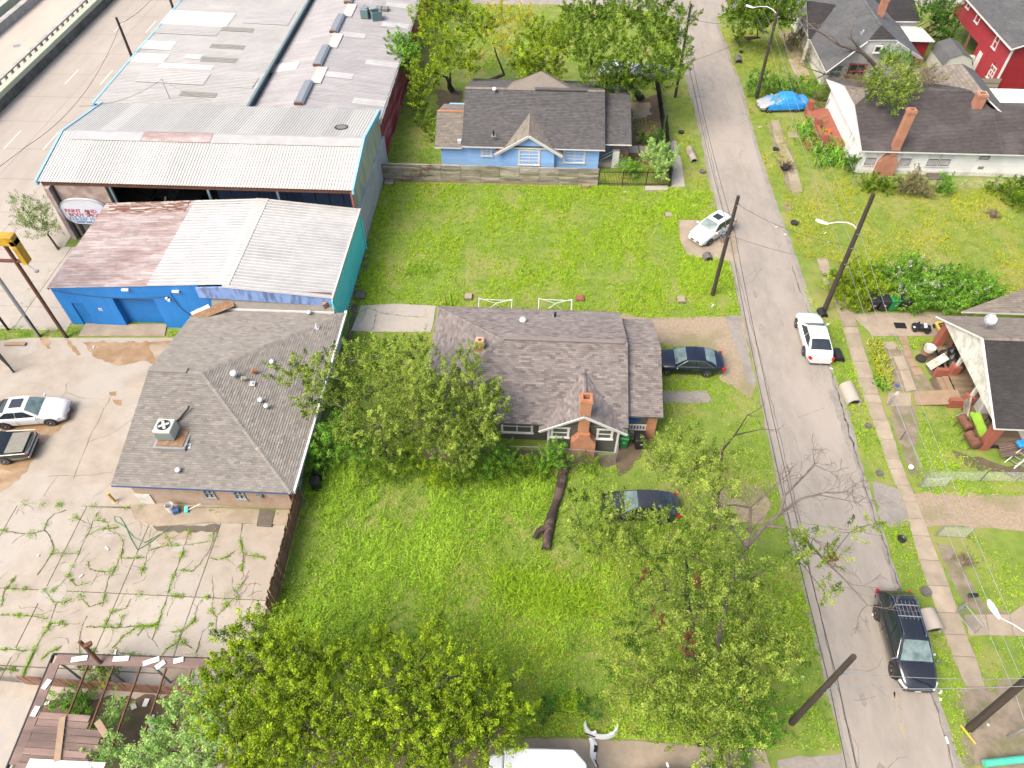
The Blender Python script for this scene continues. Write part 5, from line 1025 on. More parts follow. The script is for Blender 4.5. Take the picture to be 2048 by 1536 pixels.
def make_car(name,label,sp,paint,loc,rz,group=None,glass='car_glass',screen='windscreen',rim='galv',trim=None,extras=(),roofmat=None,hoodmat=None,plate=True,box=False,noglass=False):
 T=thing(name,label,'car',(loc[0],loc[1],loc[2]if len(loc)>2 else 0),rz,group)
 L,W,H=sp['L'],sp['W'],sp['H'];xf,xr=L/2,-L/2;xw0=xf-sp['fo'];xw1=xw0-sp['wb']
 n=36;ring=[]
 for i in range(n+1):
  t=i/n;x=lerp(xr,xf,t);e=abs(x)/(L/2)
  wv=W/2*(1-(.07 if box else sp.get('tp',.18))*max(0,(e-.5)/.5)**2.2)
  zb=.22+.10*max(0,(e-.75)/.25)
  if x>sp['cowl']:u=(x-sp['cowl'])/(xf-sp['cowl']);zt=lerp(sp['belt']+.02,sp['nose'],u*(1 if box else u**.8*.6+u*.4));zt=zt-(.0 if box else .10*max(0,(u-.85)/.15)**2)
  elif x<sp['rb']:u=(sp['rb']-x)/(sp['rb']-xr);zt=lerp(sp['rearz'],sp['tail'],u)-(.02 if box else .06*max(0,(u-.8)/.2)**2)
  else:zt=lerp(sp['rearz'],sp['belt']+.02,(x-sp['rb'])/(sp['cowl']-sp['rb']))
  zs=zt-(.05 if not box else .025);arch=0
  ring.append([(x,wv*.90,zb),(x,wv*.985,zb+.14),(x,wv,(zb+zs)/2+.03),(x,wv*.985,zs-.12),(x,wv*.945,zs-.01),(x,wv*.80,zt-.005),(x,wv*.42,zt+.022),(x,0,zt+.03)])
 mb=MB();k=8;vs=[]
 for r_ in ring:vs+=r_+[(a,-b,c)for a,b,c in r_[:-1][::-1]]
 kk=15;mb.v=[tuple(map(float,q))for q in vs]
 for i in range(n):
  for j in range(kk-1):mb.f.append((i*kk+j,i*kk+j+1,(i+1)*kk+j+1,(i+1)*kk+j));mb.m.append(0);mb.t.append(.5)
  mb.f.append((i*kk+kk-1,i*kk,(i+1)*kk,(i+1)*kk+kk-1));mb.m.append(0);mb.t.append(.5)
 for b in(0,n*kk):mb.f.append(tuple(range(b,b+kk)));mb.m.append(0);mb.t.append(.5)
 body=shade(mb.build('body',paint,T,True),50)
 wb_=W/2*.93;wt=W*sp['rw']/2*1.08;zb=sp['belt']-.03;zt=H-.05
 def half(x,z):
  return lerp(wb_,wt,min(1,max(0,(z-zb)/(zt-zb))))
 X=[sp['rb']-.02,sp['rr'],sp['rf'],sp['cowl']+.02];Z=[sp['rearz']-.03,zt-.03,zt,sp['belt']]
 g=MB();prof=[]
 for i in range(3):
  m_=10 if i==1 else 6
  for j in range(m_+(1 if i==2 else 0)):
   t=j/m_;x=lerp(X[i],X[i+1],t);z=lerp(Z[i],Z[i+1],t)+(.05*math.sin(math.pi*t)if i==1 else .055*math.sin(math.pi*t));prof.append((x,z))
 gv=[];rows=len(prof);
 for x,z in prof:
  h=half(x,z);gv+=[(x,lerp(-h,h,j/6),z+.035*(1-(abs(j-3)/3)**2)-(.02 if j in(0,6)else 0))for j in range(7)]
 g.v=gv
 for i in range(rows-1):
  for j in range(6):g.f.append((i*7+j,i*7+j+1,(i+1)*7+j+1,(i+1)*7+j));g.m.append(0);g.t.append(.5)
 for s_ in(0,6):
  base=len(g.v);idx=[i*7+s_ for i in range(rows)]
  g.v+=[(X[0],(1 if s_ else-1)*wb_,zb-.03),(X[3],(1 if s_ else-1)*wb_,zb-.03)]
  g.f.append(tuple(idx+[base+1,base]));g.m.append(0);g.t.append(.5)
 cab=shade(g.build('cabin',roofmat or paint,T,True),30)
 if not noglass:
  def pane(nm,x0,z0,x1,z1,m_,ins=.09,f0=.06,f1=.94):
   p=MB();vs=[]
   for t in(f0,(f0+f1)/2,f1):
    x,z=lerp(x0,x1,t),lerp(z0,z1,t);bul=.055*math.sin(math.pi*t);h=half(x,z)-ins
    nx,nz=(z1-z0),-(x1-x0);l_=math.hypot(nx,nz);sg=1 if nz>0 else-1;nx,nz=nx/l_*sg*.012,nz/l_*sg*.012
    vs+=[(x+nx,lerp(-h,h,j/6),z+bul+nz+.035*(1-(abs(lerp(-h,h,j/6))/half(x,z))**2)+.004)for j in range(7)]
   p.add(vs,[(i*7+j,i*7+j+1,(i+1)*7+j+1,(i+1)*7+j)for i in range(2)for j in range(6)]);return shade(p.build(nm,m_,T,True),60)
  pane('windscreen',X[3],Z[3],X[2],Z[2],screen);pane('rear_window',X[0],Z[0],X[1],Z[1],glass if box else screen if sp is SEDAN and paint=='car_navy' else glass)
  for s_ in(1,-1):
   def sp_(x,z):return(x,s_*(half(x,z)+.012),z)
   zl,zh=zb+.05,zt-.055
   def xa(z):return lerp(X[3],X[2],(z-zb)/(zt-zb))-.12
   def xb(z):return lerp(X[0],X[1],min(1,max(0,(z-zb)/(zt-zb))))+.16
   lo,hi=(xb(zl),xa(zl)),(xb(zh),xa(zh));nw=sp['nwin']
   for w_ in range(nw):
    a0,a1=w_/nw,(w_+1)/nw;ga=.022 if w_ else 0;gb=.022 if w_<nw-1 else 0
    p=MB();p.face(sp_(lerp(lo[0],lo[1],a0)+ga,zl),sp_(lerp(lo[0],lo[1],a1)-gb,zl),sp_(lerp(hi[0],hi[1],a1)-gb,zh),sp_(lerp(hi[0],hi[1],a0)+ga,zh));p.build('side_window',glass,T,True)
   if trim:
    p=MB();p.tube([sp_(lo[0]-.02,zl-.02),sp_(hi[0]-.03,zh+.015),sp_(lerp(hi[0],hi[1],.5),zh+.03),sp_(hi[1]+.03,zh+.012),sp_(lo[1]+.04,zl-.02),sp_(lo[0]-.02,zl-.02)],.016,5);p.build('window_trim',trim,T,True)
 wr=sp['wr']
 ty=MB();ty.lathe((0,0,0),[(wr*.62,-.11),(wr*.94,-.11),(wr,-.08),(wr,.08),(wr*.94,.11),(wr*.62,.11)],20,'Y');tme=ty.mesh('tyre','rubber')
 rm=MB();rm.lathe((0,0,0),[(wr*.66,.05),(wr*.66,.112),(wr*.60,.112),(wr*.58,.07)],18,'Y')
 for a in range(5):rm.obox((wr*.32*math.cos(a*1.257),.09,wr*.32*math.sin(a*1.257)),wr*.62,.035,.075,0,0,-a*1.257)
 rm.lathe((0,0,0),[(.07,.07),(.07,.118),(.02,.125)],10,'Y');rme=rm.mesh('rim',rim)
 hb=MB();hb.lathe((0,0,0),[(wr*.64,.02),(wr*.64,.04)],16,'Y');hme=hb.mesh('hub','iron');am=MB()
 seg=[(math.cos(R(a))*(wr+.075),math.sin(R(a))*(wr+.075))for a in range(-12,193,15)]
 am.add([(a,y,c)for y in(-.1,.012)for a,c in seg],[tuple(range(len(seg))),tuple(range(2*len(seg)-1,len(seg)-1,-1))]+[(i,(i+1)%len(seg),len(seg)+(i+1)%len(seg),len(seg)+i)for i in range(len(seg))]);ame=am.mesh('wheel_arch','black_plastic')
 for xw in(xw0,xw1):
  for s_ in(1,-1):
   e=abs(xw)/(L/2);yy=W/2*(1-(.07 if box else sp.get('tp',.18))*max(0,(e-.5)/.5)**2.2)
   ar=link('wheel_arch',ame,T,True);ar.location=(xw,s_*yy,wr);ar.rotation_euler=(0,0,0 if s_>0 else math.pi)
   w_=bpy.data.objects.new('wheel',tme);COL.objects.link(w_);w_.parent=T;w_.location=(xw,s_*(yy-.075),wr);w_.rotation_euler=(0,0,0 if s_>0 else math.pi)
   link('rim',rme,w_,True);link('hub',hme,w_,True)
 zsd=sp['nose']
 for s_ in(1,-1):
  if not box:
   h=MB();h.obox((xf-.30,s_*W*.345,zsd-.075),.52,W*.19,.17,s_*-.62,0,.16);hl=shade(h.build('headlight','headlamp',T,True,bevel=.04))
   zt_=sp['tail'];h=MB();h.obox((xr+.13,s_*W*.355,zt_-.14),.24,W*.24,.17,s_*.42);h.build('tail_light','red_lamp',T,True)
   m=MB();m.obox((sp['cowl']-.12,s_*(W/2+.10),sp['belt']+.05),.10,.22,.14,s_*-.2);m.build('mirror',trim or paint,T,True,bevel=.025)
  else:
   m=MB();m.box(xf-.06,xf+.01,s_*W*.30-.12,s_*W*.30+.12,.55,.72);m.build('headlight','headlamp',T,True);m=MB();m.box(xr-.015,xr+.05,s_*W*.42-.06,s_*W*.42+.06,.5,.8);m.build('tail_light','red_lamp',T,True)
 for x in((sp['cowl']+sp['rb'])/2,(sp['cowl']+sp['rb'])/2+(sp['cowl']-sp['rb'])*.5-.15):
  for s_ in(1,-1):
   m=MB();m.box(x-.006,x+.006,s_*W/2-.006,s_*W/2+.004,.32,sp['belt']-.10);m.build('door_gap','iron',T,True)
   m=MB();m.obox((x-.12 if x<.5 else x-1.2,s_*(W/2-.005),sp['belt']-.2),.2,.03,.035);m.build('door_handle',trim or paint,T,True)
 m=MB();m.box(xf-.16,xf+.004,-W*.26,W*.26,.34,zsd-.22);m.build('grille','black_plastic',T,True,bevel=.02)
 m=MB();m.obox((xf-.01,0,.42),.04,.3,.12);m.build('front_plate','white_plastic',T,True);m=MB();m.obox((xr-.004,0,.62 if not box else .45),.03,.3,.15);m.build('rear_plate','white_plastic',T,True)
 m=MB();m.box(xr+.02,xr+.25,-W*.37,W*.37,.20,.38);m.build('rear_skirt','black_plastic',T,True)
 return T
def add_part(T,name,mb,m_,**kw):return mb.build(name,m_,T,True,**kw)
C1=make_car('sedan','white sedan parked on the street edge with tail lights towards camera',SEDAN,'car_white',(19.92,37.55),R(89));
C2=make_car('sedan','black sedan parked nose-in on the bungalow driveway',SEDAN,'car_navy',(10.55,34.62),R(180),trim='chrome',screen='windscreen')
C3=make_car('compact_suv','white compact crossover on the concrete pad beside a person',CUV,'car_white',(14.28,49.85),R(223))
m=MB();m.box(-.75,-.1,-.33,.33,1.55,1.636);add_part(C3,'sunroof',m,'car_glass')
C4=make_car('suv','black SUV with roof rails facing the camera on the street',SUV,'car_black',(19.63,15.4),R(-91),trim='chrome',rim='chrome')
for s_ in(.56,-.56):m=MB();m.tube([(.25,s_,1.72),(.1,s_,1.79),(-1.7,s_,1.78),(-1.85,s_,1.72)],.028,6);add_part(C4,'roof_rail',m,'chrome')
for x in(-.75,-1.35):m=MB();m.box(x-.025,x+.025,-.6,.6,1.785,1.805);add_part(C4,'cross_bar',m,'galv')
for i in range(5):m=MB();m.box(-1.6,-.6,-.40+i*.2-.007,-.40+i*.2+.007,1.752,1.772);add_part(C4,'roof_slat',m,'galv')
m=MB();m.box(2.44,2.56,-.55,.55,.66,.72);add_part(C4,'grille_bar',m,'chrome')
q=G(1292,1040,.3);C5=make_car('sedan','dark grey sedan half hidden under leafy branches by the log',dict(SEDAN,L=4.5,W=1.76,wb=2.65),'car_charcoal',(q[0]-.35,q[1]+.75),R(181))
C6=make_car('sedan','white sedan with sunroof parked on the concrete lot',SEDAN,'car_white',(-33.1,28.0),R(9));m=MB();m.box(-.75,-.05,-.36,.36,1.42,1.522);add_part(C6,'sunroof',m,'car_glass')
C7=make_car('classic_car','dark green classic car with grey vinyl trunk on the concrete lot',CLASSIC,'car_dkgreen',(-34.35,25.0),R(188),trim='chrome',box=True)
m=MB();m.box(-2.62,-1.5,-.78,.78,.90,.965);add_part(C7,'boot_lid',m,'vinyl_grey',bevel=.02);m=MB();m.box(-2.88,-2.8,-.95,.95,.42,.58);add_part(C7,'rear_bumper',m,'chrome',bevel=.02);m=MB();m.box(-2.82,-2.76,-.8,.8,.66,.82);add_part(C7,'tail_panel',m,'chrome')
for s_ in(1,-1):m=MB();m.tube([(-2.8,s_*.95,.93),(0,s_*.99,.9),(2.7,s_*.95,.88)],.02,5);add_part(C7,'body_trim',m,'chrome')
C8=make_car('tarped_car','silver car under a wrinkled blue tarp beside utility pole',SEDAN,'car_silver',(24.2,71.35),R(186))
def tarp(T,sp):
 """sheet draped over the rear three quarters of the car"""
 nx,ny=46,26;vs=[];L,W=sp['L'],sp['W']
 for i in range(nx+1):
  x=lerp(-L/2-.07,L/2-.75,i/nx)
  if x>sp['cowl']:zt=lerp(sp['belt'],sp['nose'],(x-sp['cowl'])/(L/2-sp['cowl']))
  elif x>sp['rf']:zt=lerp(sp['H'],sp['belt'],(x-sp['rf'])/(sp['cowl']-sp['rf']))
  elif x>sp['rr']:zt=sp['H']+.03
  elif x>sp['rb']:zt=lerp(sp['rearz'],sp['H'],(x-sp['rb'])/(sp['rr']-sp['rb']))
  else:zt=sp['tail']+.06
  e=abs(x)/(L/2);wv=W/2*(1-.17*max(0,(e-.55)/.45)**2.4)+.05;top=zt>sp['belt']+.1
  path=[(-wv-.03,.34),(-wv-.01,.75),(-wv+.03,min(zt,sp['belt'])),(-(wv*.72 if top else wv*.85),zt-.01),(0,zt+.07),((wv*.72 if top else wv*.85),zt-.01),(wv-.03,min(zt,sp['belt'])),(wv+.01,.75),(wv+.03,.34)]
  for j in range(ny+1):
   s=j/ny*8;k=min(7,int(s));y=lerp(path[k][0],path[k+1][0],s-k);z=lerp(path[k][1],path[k+1][1],s-k)
   wrk=.022*math.sin(i*1.7+j*.9)+.02*math.sin(i*.63-j*1.9+1)+random.uniform(-.012,.012)
   vs.append((x+wrk,y*(1+wrk*.7),z+wrk+.025))
 mb=MB();mb.add(vs,[(i*(ny+1)+j,i*(ny+1)+j+1,(i+1)*(ny+1)+j+1,(i+1)*(ny+1)+j)for i in range(nx)for j in range(ny)])
 for j in range(1):pass
 mb.add([vs[j]for j in range(ny+1)]+[(vs[j][0]-.05,vs[j][1]*.95,.4)for j in range(ny+1)],[(j,j+1,ny+2+j,ny+1+j)for j in range(ny)])
 return shade(mb.build('tarp','tarp_blue',T,True),60)
tarp(C8,SEDAN)
make_car('sedan','silver car mostly hidden behind trees beyond the blue house fence',SEDAN,'car_silver',(11.4,77.4),R(20));make_car('sedan','white car glimpsed through trees behind the blue house',SEDAN,'car_white',(8.0,77.9),R(15))
O1=make_car('old_car','dull olive old car with open trunk under the body shop roof',CLASSIC,'car_dull',(-34.6,48.9),R(183),box=True)
m=MB();m.obox((-2.7,0,1.25),.08,1.5,1.0,0,0,-.35);add_part(O1,'open_boot_lid',m,'car_primer')
make_car('old_car','black primer old car in shade beneath the body shop roof',CLASSIC,'car_primer',(-32.4,51.9),R(2),box=True)
VN=thing('box_van','white box van roof poking in at the bottom edge on concrete','van',(.7,6.6,0));bz0,bz1=.5,2.5
mb=MB();o0=[(-.75,5.0),(2.9,5.0),(2.9,8.3),(2.35,8.85),(-.6,8.8),(-.75,8.7)];mb.prism([(a,b)for a,b in o0],bz0,bz1);mb.build('box','tarp_white',VN,bevel=.06)
mb=MB();mb.prism([(-1.5,5.0),(-.78,5.0),(-.78,8.6),(-1.4,8.5)],bz0,2.35);mb.build('cab_fairing','tarp_white',VN,bevel=.08);MB().obox((-.74,8.72,2.6),.1,.3,.25).build('marker_fin','white_plastic',VN)
for x in(-.4,2.4):
 for y in(5.6,8.0):MB().lathe((x,y,.38),[(.2,-.12),(.38,-.1),(.38,.1),(.2,.12)],16,'X').build('wheel','rubber',VN)
make_car('suv','white vehicle cut off by the bottom edge beside the tree',SUV,'car_white',(8.0,7.75),R(184))
pts=[(-.95,.55),(-.9,.2),(-.7,-.05),(-.35,-.2),(0,-.24),(.35,-.2),(.7,-.05),(.9,.18),(.97,.5)];q=G(1203,1466,.3);pts=[(a*.86,b*.8)for a,b in pts];bp=thing('car_bumper','curved white car bumper lying at the end of the pad','bumper',(q[0],q[1],.05));mb=MB()
vs=[]
for i,(a,b)in enumerate(pts):
 h=.05+.07*(1-abs(i-4)/4);vs+=[(a,b,.05),(a*1.03,b-.07,h),(a*.98,b+.03,h+.18),(a*.9,b+.14,h+.12)]
mb.add(vs,[(i*4+j,i*4+j+1,i*4+5+j,i*4+4+j)for i in range(8)for j in range(3)]);shade(mb.build('skin','car_white',bp,True));
for x in(-.35,.5):m=MB();m.obox((x,.0,.25),.2,.12,.12,.3);m.build('bracket','white_plastic',bp,True)
m=MB();m.obox((-.55,-.12,.22),.5,.03,.1,-.3);m.build('intake','black_plastic',bp,True)
fd=thing('car_fender','narrow black and white body panel lying on the pad','fender',(*G(1187,1500)[:2],.06));a=Vector(G(1182,1478));b=Vector(G(1192,1536));mb=MB();vs=[];
for i in range(9):
 t=i/8;p=a.lerp(b,t)-wloc(fd);wv=.13+.05*math.sin(t*5);off=.07*math.sin(t*7);vs+=[(p.x-wv+off,p.y,.08),(p.x+off,p.y,.2),(p.x+wv+off,p.y,.1)]
for i in range(8):
 for j in range(2):mb.mi=1 if(i+2*j)%4<2 and j else 0;mb.add([vs[i*3+j],vs[i*3+j+1],vs[i*3+4+j],vs[i*3+3+j]],[(0,1,2,3)])
mb.build('panel',['car_white','black_plastic'],fd,True)
def toy(label,loc,rz,m1,m2):
 T=thing('toy_car',label,'toy car',loc,rz,'ride-on toys');mb=MB();mb.prism([(-.65,-.3),(.5,-.3),(.66,-.2),(.66,.2),(.5,.3),(-.65,.3)],.1,.42);mb.build('body',m1,T,True,bevel=.06)
 MB().box(-.3,.2,-.22,.22,.415,.43).build('cockpit','dark_interior',T,True);MB().obox((.26,0,.52),.05,.44,.2,0,0,-.4).build('windscreen','car_glass',T,True)
 for y in(-.12,.12):MB().box(-.3,-.1,y-.09,y+.09,.43,.6).build('seat',m2,T,True,bevel=.03)
 for x in(-.42,.42):
  for y in(-.3,.3):MB().lathe((x,y,.15),[(.06,-.05),(.15,-.05),(.15,.05),(.06,.05)],12,'Y').build('wheel','rubber',T,True)
toy('black ride-on toy car on the concrete pad near bins',(*G(1839,661)[:2],.045),R(168),'car_black','white_plastic');toy('yellow ride-on toy car tucked beside the red porch pier',(*G(1880,663)[:2],.045),R(100),'yellow_paint','black_plastic')
# person standing by the white crossover
PS=thing('person','person in teal shirt and blue shorts standing beside white crossover','person',(14.95,48.75,0.035),R(205))
def skin(name,pts,edges,rad,mat_,parent,sub=1):
 me=bpy.data.meshes.new(name);me.from_pydata(pts,edges,[]);o=link(name,me,parent,True)
 sk=o.modifiers.new('s','SKIN');
 for i,r_ in enumerate(rad):me.skin_vertices[0].data[i].radius=(r_,r_)if not isinstance(r_,tuple)else r_
 me.skin_vertices[0].data[0].use_root=True;o.modifiers.new('d','SUBSURF').levels=sub;o.modifiers['d'].render_levels=sub
 dg=bpy.context.evaluated_depsgraph_get();m2=bpy.data.meshes.new_from_object(o.evaluated_get(dg));o.modifiers.clear();o.data=m2;m2.materials.append(MAT[mat_]);m2.polygons.foreach_set('use_smooth',[True]*len(m2.polygons));return o
B=[(0,0,.92),(0,0,1.12),(.01,0,1.32),(0,0,1.45),(.02,0,1.53),(.03,0,1.62),(.03,0,1.72),
 (0,.10,.86),(.02,.11,.48),(-.01,.12,.08),(.12,.13,.03),(0,-.10,.86),(.03,-.11,.48),(0,-.12,.08),(.13,-.14,.03),
 (0,.19,1.40),(.04,.25,1.14),(.24,.16,1.08),(.31,.10,1.08),(0,-.19,1.40),(.05,-.25,1.14),(.24,-.14,1.10),(.31,-.06,1.11)]
E_=[(0,1),(1,2),(2,3),(3,4),(4,5),(5,6),(0,7),(7,8),(8,9),(9,10),(0,11),(11,12),(12,13),(13,14),(3,15),(15,16),(16,17),(17,18),(3,19),(19,20),(20,21),(21,22)]
rad=[.14,.135,.15,.10,.055,.10,.09,.095,.062,.042,.04,.095,.062,.042,.04,.062,.045,.036,.04,.062,.045,.036,.04]
skin('body',B,E_,rad,'skin',PS,2)
skin('shirt',[(0,0,.95),(0,0,1.12),(.01,0,1.32),(0,0,1.44),(0,.18,1.40),(.02,.24,1.24),(0,-.18,1.40),(.02,-.24,1.24)],[(0,1),(1,2),(2,3),(3,4),(4,5),(3,6),(6,7)],[.165,.16,.172,.12,.085,.072,.085,.072],'shirt_teal',PS,2)
skin('shorts',[(0,0,.98),(0,0,.90),(0,.10,.84),(.02,.11,.55),(0,-.10,.84),(.03,-.11,.55)],[(0,1),(1,2),(2,3),(1,4),(4,5)],[.16,.155,.115,.095,.115,.095],'shorts_blue',PS,2)
MB().lathe((.02,0,1.60),[(.098,0),(.112,.07),(.10,.13),(.06,.165),(.01,.175)],12).build('hair','hair',PS,True,smooth=True)
for s_ in(1,-1):MB().obox((.05,s_*.125,.035),.27,.1,.07).build('shoe','shoe',PS,True,bevel=.025)
for s_ in(1,-1):
 for k in range(5):m=MB();y=s_*.08+(k-2)*.018;m.tube([(.31,y,1.09),(.37,y*.9,1.085-.006*k),(.40,y*.8,1.06)],.009,5);m.build('finger','skin',PS,True)
m=MB();m.obox((.40,.02,1.10),.02,.08,.15,0,0,.5);tag(m.build('phone','black_plastic',None),'small dark phone held by the person beside the white crossover','phone');bpy.data.objects['phone'].location=(14.95,48.75,.035);bpy.data.objects['phone'].rotation_euler=(0,0,R(205))
# vegetation
def leaf_quads(cen,size,aspect,r,up=.45,droop=0.0):
 n=len(cen);nrm=r.normal(size=(n,3));nrm[:,2]=np.abs(nrm[:,2])+up;nrm/=np.linalg.norm(nrm,axis=1)[:,None]
 d=r.normal(size=(n,3));d[:,2]-=droop;d-=nrm*(d*nrm).sum(1)[:,None];d/=np.linalg.norm(d,axis=1)[:,None]+1e-9;s=np.cross(nrm,d)
 L=size*r.uniform(.65,1.3,n)[:,None];Wd=L*aspect
 return np.stack([cen-d*L*.5,cen+s*Wd*.5+d*L*.05,cen+d*L*.5,cen-s*Wd*.5+d*L*.05],1)
def crown(lobes,r,dens=1.0,size=.2,asp=.42,sig=.24,flat=.8,ragged=.35,per=20,fine=3.5):
 """lobes: (x,y,z,rad) -> leaf quads gathered in twig clumps through the volume, plus tint; also returns twig tips"""
 C=[];T=[];tips=[]
 for x,y,z,rad in lobes:
  k=max(5,int(33*rad*rad*dens));v=r.normal(size=(k,3));v/=np.linalg.norm(v,axis=1)[:,None]
  rr=rad*(r.random(k)**.38)*(1+ragged*r.normal(size=k)*.5);c=np.array([x,y,z])+v*rr[:,None]*np.array([1,1,flat]);c[:,2]=np.maximum(c[:,2],.12)
  lt=r.uniform(-.08,.08);tips.append(c[:max(2,k//6)])
  m=max(3,int(per*fine));sd_=v*.55+np.array([0,0,.55])+r.normal(0,.35,(k,3));sd_/=np.linalg.norm(sd_,axis=1)[:,None];ln=sig*r.uniform(1.5,3.4,k)
  u_=r.random((k,m))**.8;cc=(c[:,None,:]+sd_[:,None,:]*(u_*ln[:,None])[:,:,None]+r.normal(0,sig*.36,(k,m,3))*(1.15-.7*u_)[:,:,None]).reshape(-1,3);cc[:,2]=np.maximum(cc[:,2],.03)
  C.append(cc);T.append(np.clip(np.repeat(r.normal(.42,.2,k),m)+lt+r.normal(0,.2,k*m),0,1))
 cen=np.concatenate(C);return leaf_quads(cen,size*.57,asp*1.15,r,.6),np.concatenate(T),tips
def plx(l):return[(*G(a,b,z)[:2],z,rad)for a,b,z,rad in l]
def tree(name,label,cat,lobes,base,leaf,seed,group=None,dens=1.0,size=.2,asp=.42,sig=.24,bark='bark',tr=.16,per=20,trunks=1,fork=.35,twigs=True,px=True,flat=.8,extra=None):
 r=np.random.default_rng(seed);lb=plx(lobes)if px else lobes;b=G(*base)if px else base
 T=thing(name,label,cat,(b[0],b[1],0),0,group)
 q,t,tips=crown(lb,r,dens,size,asp,sig,flat,per=per)
 me=np_mesh('crown',q,4,leaf,t)
 if extra:
  pass
 link('crown',me,T)
 mb=MB();top=np.mean([l[:3]for l in lb],0);B=Vector((b[0],b[1],-.05));zt=max(l[2]for l in lb)
 frk=[]
 for k in range(trunks):
  off=Vector((r.normal(0,.25),r.normal(0,.25),0))*(k>0)*2;f=B+off+(Vector((top[0],top[1],zt*fork))-B)*1.0;f.z=zt*fork;f+=Vector((r.normal(0,.2),r.normal(0,.2),0));f=B.lerp(f,.9)
  pts=[B+off*.3,B.lerp(f,.35)+Vector((r.normal(0,.05),r.normal(0,.05),0))+off*.5,f];mb.tube([tuple(p)for p in pts],[tr*1.25/(1+.3*k),tr/(1+.3*k),tr*.8/(1+.3*k)],8);frk.append(f)
 order=sorted(lb,key=lambda l:(Vector(l[:3])-frk[0]).length);nodes=[(f,tr*.7)for f in frk]
 for l in order:
  p=Vector(l[:3]);cand=min(nodes,key=lambda n_:(n_[0]-p).length+.25*max(0,n_[0].z-p.z));a=cand[0];ra=cand[1]*.72;mid=a.lerp(p,.5)+Vector((r.normal(0,.15),r.normal(0,.15),.15))*(p-a).length*.3
  mb.tube([tuple(a),tuple(mid),tuple(p)],[max(.02,ra),max(.016,ra*.75),max(.012,ra*.45)],6);nodes.append((mid,max(.03,ra*.8)));nodes.append((p,max(.02,ra*.5)))
 mb.build('trunk',bark,T)
 if twigs:
  tw=MB()
  for l,tp in zip(lb,tips):
   for c in tp[:8]:a=Vector(l[:3]);c=Vector(c);tw.tube([tuple(a),tuple(a.lerp(c,.5)+Vector((0,0,.06))),tuple(c)],[.018,.012,.006],4,cap=False)
  tw.build('twigs',bark,T,kind='stuff')
 return T
def shrub(name,label,lobes,leaf,seed,cat='shrub',group=None,px=True,**kw):
 kw.setdefault('tr',.05);kw.setdefault('fork',.2);kw.setdefault('size',.16);kw.setdefault('twigs',False)
 b=lobes[0];base=(b[0],b[1]+(8 if px else 0))if px else(b[0],b[1],0)
 return tree(name,label,cat,lobes,base,leaf,seed,group,px=px,**kw)
tree('shade_tree','spreading green tree beside the brick office roof edge','tree',[(575,748,5,.9),(605,740,5.2,1.1),(655,755,5.2,1.4),(700,722,5.5,1.3),(760,715,5.6,1.4),(820,712,5.2,1.2),(850,690,4.6,.7),(625,800,4.2,1.1),(685,815,3.8,1.2),(740,780,4.8,1.5),(800,765,5,1.5),(760,850,3.4,1.4),(700,868,2.6,1.2),(780,905,2.2,1.1),(830,800,4.8,1.2),(845,760,5,1.1),(850,840,4,1.2),(820,860,3.4,1.2)],(770,905),'leaf_olive',101,dens=.8,size=.19,per=22,tr=.17,bark='bark_grey')
tree('shade_tree','dense round green tree in front of the bungalow corner','tree',[(890,775,5.6,1.5),(945,765,5.5,1.3),(965,825,4.9,1.4),(900,845,4.6,1.6),(935,885,3.7,1.3),(875,805,5,1.4),(935,712,5.2,.8),(985,795,5,.9),(905,915,2.7,1.1),(950,860,4.4,1.2)],(905,925),'leaf_olive',102,dens=1.1,size=.18,per=24,tr=.16)
for i,(lb,lf,lab)in enumerate((([(640,905,1.6,1.1),(625,925,1.0,.8),(665,885,1.8,1.0)],'leaf_bright','bright climbing shrub against the white side wall of the brick office'),([(690,860,2.2,1.0),(660,850,1.9,.8),(720,900,1.3,.9)],'leaf_bright','tall weedy shrub between office wall and shade tree'),
 ([(760,935,.9,1.0),(800,925,1.1,.9),(730,945,.8,.7)],'leaf_green','dark leafy shrub under the spreading tree'),([(860,945,.8,.9),(830,905,1.2,.7),(890,955,.6,.7)],'leaf_yellow','yellowish shrub beside the bare soil by the bungalow corner'),
 ([(990,912,1.2,.9),(1005,897,1.5,.6),(970,930,.9,.9),(1015,925,.8,.7)],'leaf_bright','bright green shrub below the bungalow double window'),([(1112,900,1.1,.6),(1098,915,.9,.7),(1128,922,.8,.6),(1080,925,.7,.6)],'leaf_bright','climbing shrub on wire fence left of the brick chimney'),
 ([(1030,935,.7,.7),(1060,940,.6,.7),(950,945,.7,.8),(920,950,.6,.8),(1085,945,.5,.6),(1005,950,.5,.7)],'leaf_green','low weeds clump below the bungalow wall by the log'),([(1170,925,.4,.4),(1195,935,.3,.4)],'leaf_green','small weed at the foot of the brick chimney'),
 ([(1485,1395,1.2,1.0),(1520,1440,1.0,1.0),(1500,1480,.8,.9)],'leaf_bright','bright undergrowth below the big pecan by the pole'),([(1100,1385,.4,.45),(1108,1395,.3,.35)],'leaf_bright','single bright green weed in the mown lot'),([(1180,1418,.4,.5),(1090,1420,.4,.5)],'leaf_deep','dark low shrub at the edge of the repair pad'))):
 shrub('weed_shrub',lab,lb,lf,200+i,size=.15,dens=1.6,per=18)
